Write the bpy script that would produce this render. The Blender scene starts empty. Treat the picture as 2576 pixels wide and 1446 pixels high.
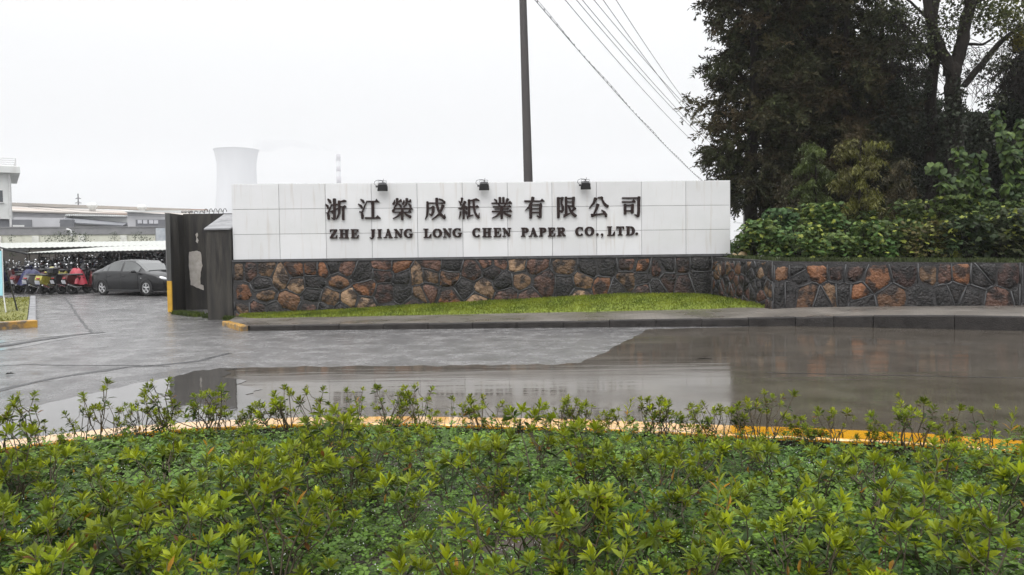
import bpy, bmesh, math, random
import numpy as np
from mathutils import Vector, Matrix
R = math.radians
scene = bpy.context.scene
COL = scene.collection

# ---------------------------------------------------------------- camera
CAM_H = 1.55
FPX = 2010.0            # focal length in pixels of a 2575 x 1446 frame
PITCH, ROLL = R(2.22), R(0.70)
cam = bpy.data.cameras.new('camera')
cam.sensor_width = 36.0
cam.lens = 36.0 * FPX / 2575.0
cam.clip_start, cam.clip_end = 0.05, 4000.0
cam_ob = bpy.data.objects.new('camera', cam)
COL.objects.link(cam_ob)
_f = Vector((0, math.cos(PITCH), -math.sin(PITCH)))
_r0 = Vector((1, 0, 0)); _u0 = Vector((0, math.sin(PITCH), math.cos(PITCH)))
_r = _r0 * math.cos(ROLL) - _u0 * math.sin(ROLL)
_u = _u0 * math.cos(ROLL) + _r0 * math.sin(ROLL)
_m = Matrix((_r, _u, -_f)).transposed().to_4x4()
_m.translation = (0, 0, CAM_H)
cam_ob.matrix_world = _m
scene.camera = cam_ob

# ---------------------------------------------------------------- sky, sun, exposure
SUN_EL, SUN_AZ = R(58), R(200)
world = bpy.data.worlds.new('World'); scene.world = world
world.use_nodes = True
nt = world.node_tree; nt.nodes.clear()
w_out = nt.nodes.new('ShaderNodeOutputWorld')
sky = nt.nodes.new('ShaderNodeTexSky'); sky.sky_type = 'NISHITA'; sky.sun_disc = False
sky.sun_elevation = SUN_EL; sky.sun_rotation = SUN_AZ
sky.dust_density = 6.0; sky.air_density = 1.5; sky.ozone_density = 1.0
hs = nt.nodes.new('ShaderNodeHueSaturation'); hs.inputs['Saturation'].default_value = 0.12
bg1 = nt.nodes.new('ShaderNodeBackground'); bg1.inputs['Strength'].default_value = 0.05
nt.links.new(sky.outputs[0], hs.inputs['Color']); nt.links.new(hs.outputs[0], bg1.inputs['Color'])
# the cloud deck: brighter overhead than at the horizon, as an overcast sky is
tc = nt.nodes.new('ShaderNodeTexCoord'); sx = nt.nodes.new('ShaderNodeSeparateXYZ')
nt.links.new(tc.outputs['Generated'], sx.inputs[0])
sq = nt.nodes.new('ShaderNodeMath'); sq.operation = 'MULTIPLY'; nt.links.new(sx.outputs['Z'], sq.inputs[0]); nt.links.new(sx.outputs['Z'], sq.inputs[1])
mr = nt.nodes.new('ShaderNodeMapRange')
mr.inputs['From Min'].default_value = 0.0; mr.inputs['From Max'].default_value = 1.0
mr.inputs['To Min'].default_value = 0.64; mr.inputs['To Max'].default_value = 3.1
nt.links.new(sq.outputs[0], mr.inputs['Value'])
bg2 = nt.nodes.new('ShaderNodeBackground'); bg2.inputs['Color'].default_value = (0.985, 0.99, 1.0, 1)
nt.links.new(mr.outputs[0], bg2.inputs['Strength'])
add = nt.nodes.new('ShaderNodeAddShader')
nt.links.new(bg1.outputs[0], add.inputs[0]); nt.links.new(bg2.outputs[0], add.inputs[1])
nt.links.new(add.outputs[0], w_out.inputs['Surface'])

sun = bpy.data.lights.new('sun', 'SUN'); sun.energy = 0.9; sun.angle = R(30); sun.color = (1.0, 0.98, 0.95)
sun_ob = bpy.data.objects.new('sun', sun); COL.objects.link(sun_ob)
sun_ob.rotation_euler = (math.pi/2 - SUN_EL, 0, math.pi - SUN_AZ)
scene.view_settings.view_transform = 'Standard'
scene.view_settings.look = 'None'
scene.view_settings.gamma = 1.0
scene.view_settings.exposure = 0.0
scene.view_settings.use_curve_mapping = False
scene.cycles.volume_bounces = 1
scene.cycles.max_bounces = 8
scene.cycles.transparent_max_bounces = 16
scene.cycles.use_denoising = True

# ---------------------------------------------------------------- places in the picture (2575 x 1446 frame)
CO = Vector((0, 0, CAM_H))
def ray(px, py):
    return _r * ((px - 1287.5) / FPX) + _u * ((723.0 - py) / FPX) + _f
def at_y(px, py, Y):
    d = ray(px, py); return CO + d * (Y / d.y)
def at_z(px, py, z=0.0):
    d = ray(px, py); return CO + d * ((z - CAM_H) / d.z)
def proj(p):
    v = Vector(p) - CO; z = v.dot(_f)
    return (1287.5 + FPX * v.dot(_r) / z, 723.0 - FPX * v.dot(_u) / z)

# ---------------------------------------------------------------- mesh builders
class MB:
    """Collects shapes, then links them as one mesh object."""
    def __init__(self): self.v = []; self.f = []; self.c = []; self.col = None
    def _add(self, vs, fs):
        o = len(self.v)
        self.v += [tuple(p) for p in vs]; self.f += [tuple(i + o for i in f) for f in fs]
        self.c += [self.col if self.col is not None else (1, 1, 1)] * len(vs)
    def box(self, c, s, rz=0.0, bev=0.0, M=None):
        hx, hy, hz = s[0]/2, s[1]/2, s[2]/2
        b = min(bev, hx*.9, hy*.9, hz*.9)
        if b <= 0:
            vs = [(x, y, z) for x in (-hx, hx) for y in (-hy, hy) for z in (-hz, hz)]
            fs = [(0,1,3,2),(4,6,7,5),(0,4,5,1),(2,3,7,6),(0,2,6,4),(1,5,7,3)]
        else:
            vs = []; idx = {}
            for sx in (-1, 1):
                for sy in (-1, 1):
                    for sz in (-1, 1):
                        for ax in range(3):
                            p = [sx*(hx-b), sy*(hy-b), sz*(hz-b)]
                            p[ax] += (sx, sy, sz)[ax]*b
                            idx[(sx, sy, sz, ax)] = len(vs); vs.append(tuple(p))
            fs = []
            I = idx
            for s_ in (-1, 1):
                q = [I[(s_,-1,-1,0)], I[(s_,1,-1,0)], I[(s_,1,1,0)], I[(s_,-1,1,0)]]; fs.append(q if s_ > 0 else q[::-1])
                q = [I[(-1,s_,-1,1)], I[(-1,s_,1,1)], I[(1,s_,1,1)], I[(1,s_,-1,1)]]; fs.append(q if s_ > 0 else q[::-1])
                q = [I[(-1,-1,s_,2)], I[(1,-1,s_,2)], I[(1,1,s_,2)], I[(-1,1,s_,2)]]; fs.append(q if s_ > 0 else q[::-1])
            for a in (-1, 1):
                for c_ in (-1, 1):
                    q = [I[(-1,a,c_,1)], I[(1,a,c_,1)], I[(1,a,c_,2)], I[(-1,a,c_,2)]]; fs.append(q if a*c_ > 0 else q[::-1])
                    q = [I[(a,-1,c_,0)], I[(a,-1,c_,2)], I[(a,1,c_,2)], I[(a,1,c_,0)]]; fs.append(q[::-1] if a*c_ > 0 else q)
                    q = [I[(a,c_,-1,0)], I[(a,c_,1,0)], I[(a,c_,1,1)], I[(a,c_,-1,1)]]; fs.append(q[::-1] if a*c_ < 0 else q)
                    for d in (-1, 1):
                        q = [I[(a,c_,d,0)], I[(a,c_,d,1)], I[(a,c_,d,2)]]; fs.append(q if a*c_*d > 0 else q[::-1])
        m = Matrix.Translation(c) @ Matrix.Rotation(rz, 4, 'Z')
        if M is not None: m = M @ m
        self._add([m @ Vector(p) for p in vs], fs); return self
    def tube(self, pts, rad, n=8, cap=True, M=None):
        pts = [Vector(p) for p in pts]
        if not hasattr(rad, '__len__'): rad = [rad]*len(pts)
        vs = []; fs = []; prev = None
        for i, p in enumerate(pts):
            t = (pts[min(i+1, len(pts)-1)] - pts[max(i-1, 0)])
            t = t.normalized() if t.length > 1e-9 else Vector((0, 0, 1))
            a = prev - t*prev.dot(t) if prev is not None else t.orthogonal()
            if a.length < 1e-6: a = t.orthogonal()
            a.normalize(); prev = a; b = t.cross(a)
            for k in range(n):
                w = 2*math.pi*k/n
                vs.append(p + (a*math.cos(w) + b*math.sin(w))*rad[i])
        for i in range(len(pts)-1):
            for k in range(n):
                k2 = (k+1) % n
                fs.append((i*n+k, i*n+k2, (i+1)*n+k2, (i+1)*n+k))
        if cap:
            fs.append(tuple(range(n))[::-1]); fs.append(tuple((len(pts)-1)*n+k for k in range(n)))
        if M is not None: vs = [M @ v for v in vs]
        self._add(vs, fs); return self
    def prism(self, poly, M, depth, off=0.0):
        """polygon in local xy (counter-clockwise), extruded along local +z"""
        n = len(poly)
        ar = sum(poly[i][0]*poly[(i+1) % n][1] - poly[(i+1) % n][0]*poly[i][1] for i in range(n))
        if ar < 0: poly = poly[::-1]
        vs = [M @ Vector((x, y, off)) for x, y in poly] + [M @ Vector((x, y, off+depth)) for x, y in poly]
        fs = [tuple(range(n))[::-1], tuple(range(n, 2*n))]
        fs += [(i, (i+1) % n, n+(i+1) % n, n+i) for i in range(n)]
        self._add(vs, fs); return self
    def lathe(self, prof, n=24, M=None, cap=True):
        vs = []; fs = []
        for r, z in prof:
            for k in range(n):
                w = 2*math.pi*k/n; vs.append(Vector((r*math.cos(w), r*math.sin(w), z)))
        for i in range(len(prof)-1):
            for k in range(n):
                k2 = (k+1) % n; fs.append((i*n+k, i*n+k2, (i+1)*n+k2, (i+1)*n+k))
        if cap:
            fs.append(tuple(range(n))[::-1]); fs.append(tuple((len(prof)-1)*n+k for k in range(n)))
        if M is not None: vs = [M @ v for v in vs]
        self._add(vs, fs); return self
    def torus(self, c, axis, RR, r, n=20, m=8, M=None):
        axis = Vector(axis).normalized(); a = axis.orthogonal().normalized(); b = axis.cross(a)
        vs = []; fs = []
        for i in range(n):
            w = 2*math.pi*i/n; d = a*math.cos(w)+b*math.sin(w)
            for k in range(m):
                q = 2*math.pi*k/m
                vs.append(Vector(c) + d*(RR + r*math.cos(q)) + axis*(r*math.sin(q)))
        for i in range(n):
            for k in range(m):
                fs.append((i*m+k, ((i+1) % n)*m+k, ((i+1) % n)*m+(k+1) % m, i*m+(k+1) % m))
        if M is not None: vs = [M @ v for v in vs]
        self._add(vs, fs); return self
    def ball(self, c, s, n=12, m=8, M=None):
        if not hasattr(s, '__len__'): s = (s, s, s)
        vs = []; fs = []
        for i in range(m+1):
            t = math.pi*i/m
            for k in range(n):
                w = 2*math.pi*k/n
                vs.append(Vector((c[0]+s[0]*math.sin(t)*math.cos(w), c[1]+s[1]*math.sin(t)*math.sin(w), c[2]+s[2]*math.cos(t))))
        for i in range(m):
            for k in range(n):
                k2 = (k+1) % n
                fs.append((i*n+k, (i+1)*n+k, (i+1)*n+k2, i*n+k2))
        if M is not None: vs = [M @ v for v in vs]
        self._add(vs, fs); return self
    def face(self, pts):
        self._add(pts, [tuple(range(len(pts)))]); return self
    def build(self, name, mat, parent=None, smooth=False, loc=None, colors=False):
        me = bpy.data.meshes.new(name)
        me.from_pydata(self.v, [], self.f)
        if len(self.f) < 60000:
            bm = bmesh.new(); bm.from_mesh(me)
            if all(len(e.link_faces) == 2 for e in bm.edges):
                bmesh.ops.recalc_face_normals(bm, faces=bm.faces[:]); bm.to_mesh(me)
            bm.free()
        if colors:
            ca = me.color_attributes.new('Col', 'FLOAT_COLOR', 'POINT')
            a = np.ones((len(self.v), 4), dtype=np.float32); a[:, :3] = np.array(self.c, dtype=np.float32)
            ca.data.foreach_set('color', a.ravel())
        me.materials.append(mat)
        if smooth:
            me.shade_smooth() if hasattr(me, 'shade_smooth') else me.polygons.foreach_set('use_smooth', [True]*len(me.polygons))
        me.update()
        o = bpy.data.objects.new(name, me); COL.objects.link(o)
        if parent is not None: o.parent = parent
        if loc is not None: o.location = loc
        return o

def smooth_by_angle(o, deg=35):
    me = o.data
    bm = bmesh.new(); bm.from_mesh(me)
    for f in bm.faces: f.smooth = True
    lim = math.cos(R(deg))
    for e in bm.edges:
        if len(e.link_faces) == 2:
            e.smooth = e.link_faces[0].normal.dot(e.link_faces[1].normal) > lim
    bm.to_mesh(me); bm.free(); return o

def np_mesh(name, V, F, C, mat, parent=None, smooth=False):
    """V (n,3), F (m,k) indices, C (n,3) colours"""
    me = bpy.data.meshes.new(name)
    n, m, k = len(V), len(F), F.shape[1]
    me.vertices.add(n); me.vertices.foreach_set('co', np.ascontiguousarray(V, dtype=np.float32).ravel())
    me.loops.add(m*k); me.loops.foreach_set('vertex_index', np.ascontiguousarray(F, dtype=np.int32).ravel())
    me.polygons.add(m)
    me.polygons.foreach_set('loop_start', np.arange(0, m*k, k, dtype=np.int32))
    me.update(calc_edges=True)
    ca = me.color_attributes.new('Col', 'FLOAT_COLOR', 'POINT')
    a = np.ones((n, 4), dtype=np.float32); a[:, :3] = C
    ca.data.foreach_set('color', a.ravel())
    me.polygons.foreach_set('use_smooth', np.full(m, smooth, dtype=bool))
    me.materials.append(mat); me.validate()
    o = bpy.data.objects.new(name, me); COL.objects.link(o)
    if parent is not None: o.parent = parent
    return o

def empty(name, loc=(0, 0, 0), rz=0.0):
    o = bpy.data.objects.new(name, None); COL.objects.link(o)
    o.location = loc; o.rotation_euler = (0, 0, rz); o.empty_display_size = 0.2; return o
def tag(o, label=None, cat=None, group=None, kind=None):
    if label: o['label'] = label
    if cat: o['category'] = cat
    if group: o['group'] = group
    if kind: o['kind'] = kind
    return o
KIDS = {}
def kids(o):
    if o.name not in KIDS: KIDS[o.name] = [c for c in o.children]
    return KIDS[o.name]
def copy_tree(o, parent=None):
    c = o.copy(); COL.objects.link(c)
    if parent is not None: c.parent = parent
    for ch in kids(o): copy_tree(ch, c)
    return c

# ---------------------------------------------------------------- materials
def pmat(name, c1, c2=None, scale=5.0, rough=0.6, rough2=None, bump=0.0, bscale=None, metallic=0.0, spec=0.5,
         attr=False, stretch=(1, 1, 1), detail=6.0, c3=None, s3=1.0, t3=(0.55, 0.7), coat=0.0, trans=0.0, lo=0.35, hi=0.65, stretch3=(1, 1, 1), sub=0.0, coord='Object', bdist=0.02, var=0.0, nrough=0.6, ior=None):
    m = bpy.data.materials.new(name); m.use_nodes = True
    N, L = m.node_tree.nodes, m.node_tree.links
    b = N['Principled BSDF']
    tc = N.new('ShaderNodeTexCoord'); mp = N.new('ShaderNodeMapping'); mp.inputs['Scale'].default_value = stretch
    L.new(tc.outputs[coord], mp.inputs['Vector'])
    nz = N.new('ShaderNodeTexNoise'); nz.inputs['Scale'].default_value = scale; nz.inputs['Detail'].default_value = detail
    nz.inputs['Roughness'].default_value = nrough
    if ior: b.inputs['IOR'].default_value = ior
    L.new(mp.outputs[0], nz.inputs['Vector'])
    rp = N.new('ShaderNodeMapRange'); rp.inputs['From Min'].default_value = lo; rp.inputs['From Max'].default_value = hi
    L.new(nz.outputs['Fac'], rp.inputs['Value'])
    mx = N.new('ShaderNodeMix'); mx.data_type = 'RGBA'
    c2 = c2 if c2 is not None else tuple(x*0.8 for x in c1)
    mx.inputs[6].default_value = (*c1, 1); mx.inputs[7].default_value = (*c2, 1)
    L.new(rp.outputs[0], mx.inputs['Factor'])
    col = mx.outputs[2]
    if c3 is not None:
        mp3 = N.new('ShaderNodeMapping'); mp3.inputs['Scale'].default_value = stretch3
        L.new(tc.outputs[coord], mp3.inputs['Vector'])
        n3 = N.new('ShaderNodeTexNoise'); n3.inputs['Scale'].default_value = s3; n3.inputs['Detail'].default_value = 5
        L.new(mp3.outputs[0], n3.inputs['Vector'])
        r3 = N.new('ShaderNodeMapRange'); r3.inputs['From Min'].default_value = t3[0]; r3.inputs['From Max'].default_value = t3[1]
        L.new(n3.outputs['Fac'], r3.inputs['Value'])
        m3 = N.new('ShaderNodeMix'); m3.data_type = 'RGBA'
        L.new(r3.outputs[0], m3.inputs['Factor']); L.new(col, m3.inputs[6]); m3.inputs[7].default_value = (*c3, 1)
        col = m3.outputs[2]
    if attr:
        at = N.new('ShaderNodeVertexColor'); at.layer_name = 'Col'
        ma = N.new('ShaderNodeMix'); ma.data_type = 'RGBA'; ma.blend_type = 'MULTIPLY'; ma.inputs['Factor'].default_value = 1.0
        L.new(col, ma.inputs[6]); L.new(at.outputs['Color'], ma.inputs[7]); col = ma.outputs[2]
    if var > 0:
        oi = N.new('ShaderNodeObjectInfo'); hv = N.new('ShaderNodeHueSaturation')
        mv = N.new('ShaderNodeMapRange'); mv.inputs['To Min'].default_value = 1-var; mv.inputs['To Max'].default_value = 1+var
        L.new(oi.outputs['Random'], mv.inputs['Value']); L.new(mv.outputs[0], hv.inputs['Value'])
        mh = N.new('ShaderNodeMapRange'); mh.inputs['To Min'].default_value = 0.5-var*0.06; mh.inputs['To Max'].default_value = 0.5+var*0.06
        fr = N.new('ShaderNodeMath'); fr.operation = 'FRACT'; ml = N.new('ShaderNodeMath'); ml.operation = 'MULTIPLY'; ml.inputs[1].default_value = 7.31
        L.new(oi.outputs['Random'], ml.inputs[0]); L.new(ml.outputs[0], fr.inputs[0]); L.new(fr.outputs[0], mh.inputs['Value']); L.new(mh.outputs[0], hv.inputs['Hue'])
        L.new(col, hv.inputs['Color']); col = hv.outputs[0]
    L.new(col, b.inputs['Base Color'])
    b.inputs['Roughness'].default_value = rough
    if rough2 is not None:
        rr = N.new('ShaderNodeMapRange'); rr.inputs['From Min'].default_value = lo; rr.inputs['From Max'].default_value = hi
        rr.inputs['To Min'].default_value = rough; rr.inputs['To Max'].default_value = rough2
        L.new(nz.outputs['Fac'], rr.inputs['Value']); L.new(rr.outputs[0], b.inputs['Roughness'])
    b.inputs['Metallic'].default_value = metallic
    b.inputs['Specular IOR Level'].default_value = spec
    b.inputs['Coat Weight'].default_value = coat; b.inputs['Coat Roughness'].default_value = 0.05
    if trans > 0: b.inputs['Transmission Weight'].default_value = trans
    if bump > 0:
        nb = N.new('ShaderNodeTexNoise'); nb.inputs['Scale'].default_value = bscale or scale*3; nb.inputs['Detail'].default_value = 6
        L.new(mp.outputs[0], nb.inputs['Vector'])
        bp = N.new('ShaderNodeBump'); bp.inputs['Strength'].default_value = bump; bp.inputs['Distance'].default_value = bdist
        L.new(nb.outputs['Fac'], bp.inputs['Height']); L.new(bp.outputs[0], b.inputs['Normal'])
    return m

def leafmat(name, tint=(1, 1, 1), rough=0.42, trans=0.25, spec=0.3, var=0.0):
    """leaf colours come from the mesh; a little light passes through"""
    m = bpy.data.materials.new(name); m.use_nodes = True
    N, L = m.node_tree.nodes, m.node_tree.links
    b = N['Principled BSDF']; out = N['Material Output']
    at = N.new('ShaderNodeVertexColor'); at.layer_name = 'Col'
    tc = N.new('ShaderNodeTexCoord'); nz = N.new('ShaderNodeTexNoise'); nz.inputs['Scale'].default_value = 3.0; nz.inputs['Detail'].default_value = 4
    L.new(tc.outputs['Object'], nz.inputs['Vector'])
    mr = N.new('ShaderNodeMapRange'); mr.inputs['From Min'].default_value = .3; mr.inputs['From Max'].default_value = .7
    mr.inputs['To Min'].default_value = .75; mr.inputs['To Max'].default_value = 1.25
    L.new(nz.outputs['Fac'], mr.inputs['Value'])
    hv = N.new('ShaderNodeHueSaturation'); L.new(at.outputs['Color'], hv.inputs['Color']); L.new(mr.outputs[0], hv.inputs['Value'])
    col = hv.outputs[0]
    if var > 0:
        oi = N.new('ShaderNodeObjectInfo'); h2 = N.new('ShaderNodeHueSaturation')
        mv = N.new('ShaderNodeMapRange'); mv.inputs['To Min'].default_value = 1-var; mv.inputs['To Max'].default_value = 1+var
        L.new(oi.outputs['Random'], mv.inputs['Value']); L.new(mv.outputs[0], h2.inputs['Value']); L.new(col, h2.inputs['Color']); col = h2.outputs[0]
    L.new(col, b.inputs['Base Color'])
    b.inputs['Roughness'].default_value = rough; b.inputs['Specular IOR Level'].default_value = spec
    if trans > 0:
        tr = N.new('ShaderNodeBsdfTranslucent'); L.new(col, tr.inputs['Color'])
        ms = N.new('ShaderNodeMixShader'); ms.inputs[0].default_value = trans
        L.new(b.outputs[0], ms.inputs[1]); L.new(tr.outputs[0], ms.inputs[2]); L.new(ms.outputs[0], out.inputs['Surface'])
    return m
# ================================================================ materials of the setting
M_ASPHALT = pmat('wet_asphalt', (0.075, 0.073, 0.073), (0.16, 0.155, 0.154), scale=1.6, rough=0.10, rough2=0.34, bump=1.0, bscale=30, detail=11, bdist=0.022, c3=(0.06, 0.058, 0.058), s3=0.35, t3=(0.5, 0.72), spec=1.0, nrough=0.83, lo=0.38, hi=0.62)
M_SOIL = pmat('wet_soil', (0.035, 0.026, 0.02), (0.075, 0.058, 0.047), scale=6, rough=0.35, rough2=0.8, bump=0.9, bscale=25, bdist=0.03)
M_SIGN = pmat('white_panel', (0.67, 0.67, 0.68), (0.625, 0.63, 0.63), scale=1.1, rough=0.32, rough2=0.5, c3=(0.50, 0.455, 0.41), s3=2.2, t3=(0.56, 0.86), stretch3=(4.2, 1, 0.32), var=0.06)
M_SEAM = pmat('panel_backing', (0.14, 0.14, 0.14), rough=0.8)
M_LETTER = pmat('letter_paint', (0.018, 0.011, 0.011), (0.03, 0.018, 0.016), scale=9, rough=0.6, bump=0.2, spec=0.2)
M_MORTAR = pmat('dark_mortar', (0.016, 0.015, 0.0155), (0.042, 0.040, 0.041), scale=5, rough=0.55, rough2=0.85, bump=0.8, bscale=22, bdist=0.03)
M_JOINT = pmat('pointing', (0.03, 0.03, 0.031), (0.085, 0.085, 0.088), scale=2.5, rough=0.7, bump=0.4)
M_STONE = pmat('field_stone', (1.0, 0.98, 0.96), (0.55, 0.52, 0.52), scale=9, rough=0.38, rough2=0.7, bump=1.0, bscale=20, bdist=0.05, attr=True, c3=(0.10, 0.09, 0.09), s3=3.6, t3=(0.46, 0.57), lo=0.3, hi=0.7)
M_COPING = pmat('slate_coping', (0.05, 0.05, 0.053), (0.09, 0.09, 0.095), scale=4, rough=0.35, rough2=0.6, bump=0.4)
M_KERB = pmat('wet_concrete_kerb', (0.016, 0.014, 0.0135), (0.038, 0.034, 0.032), scale=5, spec=0.25, rough=0.45, rough2=0.7, bump=0.7, bscale=40)
M_PAVE = None
M_YELLOW = pmat('yellow_kerb_paint', (0.80, 0.40, 0.018), (0.70, 0.33, 0.014), scale=3, rough=0.07, rough2=0.16, spec=0.9, coat=1.0, bump=0.04, bscale=30, c3=(0.16, 0.10, 0.04), s3=9, t3=(0.66, 0.74), bdist=0.006)
M_YKERB2 = pmat('worn_yellow_paint', (0.50, 0.28, 0.035), (0.34, 0.18, 0.03), scale=5, rough=0.2, rough2=0.5, bump=0.5, bscale=30, c3=(0.12, 0.09, 0.06), s3=4, t3=(0.5, 0.62))
M_DARKCONC = pmat('weathered_concrete', (0.012, 0.0105, 0.009), (0.05, 0.045, 0.038), scale=2.2, rough=0.6, rough2=0.85, bump=0.5, bscale=18, stretch=(2.2, 2.2, 0.22), c3=(0.010, 0.009, 0.009), s3=2.6, t3=(0.5, 0.68), stretch3=(2.5, 2.5, 0.3))
M_PLASTER = pmat('peeled_plaster', (0.48, 0.45, 0.42), (0.36, 0.33, 0.29), scale=7, rough=0.8, bump=0.6, bscale=20)
M_METAL_D = pmat('dark_metal', (0.025, 0.025, 0.027), (0.04, 0.04, 0.042), scale=8, rough=0.4, metallic=0.0)
M_GALV = pmat('galvanised', (0.35, 0.36, 0.37), (0.25, 0.25, 0.26), scale=9, rough=0.4, metallic=0.6)

def paving_mat():
    m = bpy.data.materials.new('paving_blocks'); m.use_nodes = True
    N, L = m.node_tree.nodes, m.node_tree.links; b = N['Principled BSDF']
    tc = N.new('ShaderNodeTexCoord'); mp = N.new('ShaderNodeMapping'); mp.inputs['Rotation'].default_value = (0, 0, R(8))
    L.new(tc.outputs['Object'], mp.inputs['Vector'])
    br = N.new('ShaderNodeTexBrick'); br.inputs['Scale'].default_value = 1.0
    br.inputs['Brick Width'].default_value = 0.2; br.inputs['Row Height'].default_value = 0.1; br.inputs['Mortar Size'].default_value = 0.006
    br.inputs['Color1'].default_value = (0.17, 0.15, 0.13, 1); br.inputs['Color2'].default_value = (0.12, 0.108, 0.095, 1); br.inputs['Mortar'].default_value = (0.05, 0.045, 0.04, 1)
    L.new(mp.outputs[0], br.inputs['Vector'])
    nz = N.new('ShaderNodeTexNoise'); nz.inputs['Scale'].default_value = 0.8; nz.inputs['Detail'].default_value = 6; L.new(tc.outputs['Object'], nz.inputs['Vector'])
    mx = N.new('ShaderNodeMix'); mx.data_type = 'RGBA'; mx.blend_type = 'MULTIPLY'; mx.inputs['Factor'].default_value = 0.7
    L.new(br.outputs['Color'], mx.inputs[6])
    rp = N.new('ShaderNodeMapRange'); rp.inputs['From Min'].default_value = .3; rp.inputs['From Max'].default_value = .7; rp.inputs['To Min'].default_value = .6; rp.inputs['To Max'].default_value = 1.2
    L.new(nz.outputs['Fac'], rp.inputs['Value']); L.new(rp.outputs[0], mx.inputs[7]); L.new(mx.outputs[2], b.inputs['Base Color'])
    rr = N.new('ShaderNodeMapRange'); rr.inputs['From Min'].default_value = .35; rr.inputs['From Max'].default_value = .65; rr.inputs['To Min'].default_value = .22; rr.inputs['To Max'].default_value = .5
    L.new(nz.outputs['Fac'], rr.inputs['Value']); L.new(rr.outputs[0], b.inputs['Roughness'])
    bp = N.new('ShaderNodeBump'); bp.inputs['Strength'].default_value = .5; bp.inputs['Distance'].default_value = .01
    L.new(br.outputs['Fac'], bp.inputs['Height']); bp.invert = True; L.new(bp.outputs[0], b.inputs['Normal'])
    return m
M_PAVE = paving_mat()

def water_mat():
    """concrete under a thin film of rain water: mirror-like where the film is whole, duller where it breaks up"""
    m = bpy.data.materials.new('rain_film'); m.use_nodes = True
    N, L = m.node_tree.nodes, m.node_tree.links; b = N['Principled BSDF']
    tc = N.new('ShaderNodeTexCoord'); mp = N.new('ShaderNodeMapping'); mp.inputs['Scale'].default_value = (0.20, 1.0, 1.0); L.new(tc.outputs['Object'], mp.inputs['Vector'])
    n1 = N.new('ShaderNodeTexNoise'); n1.inputs['Scale'].default_value = 0.9; n1.inputs['Detail'].default_value = 6; L.new(mp.outputs[0], n1.inputs['Vector'])
    r1 = N.new('ShaderNodeMapRange'); r1.inputs['From Min'].default_value = .45; r1.inputs['From Max'].default_value = .66; r1.inputs['To Min'].default_value = 0.045; r1.inputs['To Max'].default_value = 0.17
    L.new(n1.outputs['Fac'], r1.inputs['Value']); L.new(r1.outputs[0], b.inputs['Roughness'])
    n2 = N.new('ShaderNodeTexNoise'); n2.inputs['Scale'].default_value = 1.6; n2.inputs['Detail'].default_value = 8; L.new(tc.outputs['Object'], n2.inputs['Vector'])
    r2 = N.new('ShaderNodeMapRange'); r2.inputs['From Min'].default_value = .3; r2.inputs['From Max'].default_value = .7
    L.new(n2.outputs['Fac'], r2.inputs['Value'])
    mx = N.new('ShaderNodeMix'); mx.data_type = 'RGBA'; mx.inputs[6].default_value = (0.058, 0.049, 0.039, 1); mx.inputs[7].default_value = (0.10, 0.087, 0.071, 1)
    L.new(r2.outputs[0], mx.inputs['Factor']); L.new(mx.outputs[2], b.inputs['Base Color'])
    n3 = N.new('ShaderNodeTexNoise'); n3.inputs['Scale'].default_value = 3.2; n3.inputs['Detail'].default_value = 6; L.new(mp.outputs[0], n3.inputs['Vector'])
    bp = N.new('ShaderNodeBump'); bp.inputs['Strength'].default_value = .28; bp.inputs['Distance'].default_value = .012
    L.new(n3.outputs['Fac'], bp.inputs['Height']); L.new(bp.outputs[0], b.inputs['Normal'])
    b.inputs['IOR'].default_value = 1.45
    return m
M_WATER = water_mat()
M_PUDDLE = pmat('standing_water', (0.085, 0.08, 0.075), (0.07, 0.066, 0.062), scale=1.5, rough=0.012, rough2=0.03, spec=0.5, ior=1.9, bump=0.03, bscale=5)

# ================================================================ ground: one sheet, rising gently into the factory yard
U = Vector((0.886, -0.464, 0)); NN = Vector((0.464, 0.886, 0)); EAVE0 = Vector((-23.3, 38.5, 0))   # axes of the parking canopy
def gz(x, y):
    z = 0.015*min(max(0.0, y-22.0), 200.0)
    if x < -4:
        s = (x-EAVE0.x)*NN.x + (y-EAVE0.y)*NN.y
        z += 0.06*min(max(0.0, s), 12.0)
    return z
def axis_vals(lo, hi, near_lo, near_hi, step):
    a = list(np.arange(near_lo, near_hi+1e-6, step)); x, s = near_hi, step
    while x < hi: s *= 1.5; x = min(hi, x+s); a.append(x)
    x, s = near_lo, step
    while x > lo: s *= 1.5; x = max(lo, x-s); a.insert(0, x)
    return a
gx = axis_vals(-1600, 1600, -44, 24, 1.0); gy = axis_vals(-60, 1900, -6, 62, 1.0)
g = MB()
g._add([(x, y, gz(x, y)) for y in gy for x in gx], [(j*len(gx)+i, j*len(gx)+i+1, (j+1)*len(gx)+i+1, (j+1)*len(gx)+i) for j in range(len(gy)-1) for i in range(len(gx)-1)])
tag(g.build('ground', M_ASPHALT, smooth=True), kind='structure')

def sheet(name, pts, z, mat, kind='structure'):
    m = MB(); m.face([(p[0], p[1], z + (gz(p[0], p[1]) if len(p) < 3 else 0)) for p in pts]); o = m.build(name, mat)
    bm = bmesh.new(); bm.from_mesh(o.data)
    for f in bm.faces:
        if f.normal.z < 0: f.normal_flip()
    bmesh.ops.triangulate(bm, faces=bm.faces[:]); bm.to_mesh(o.data); bm.free()
    return tag(o, kind=kind)
def zz(px, py, z=0.0):
    p = at_z(px, py, z); return (p.x, p.y)

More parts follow.
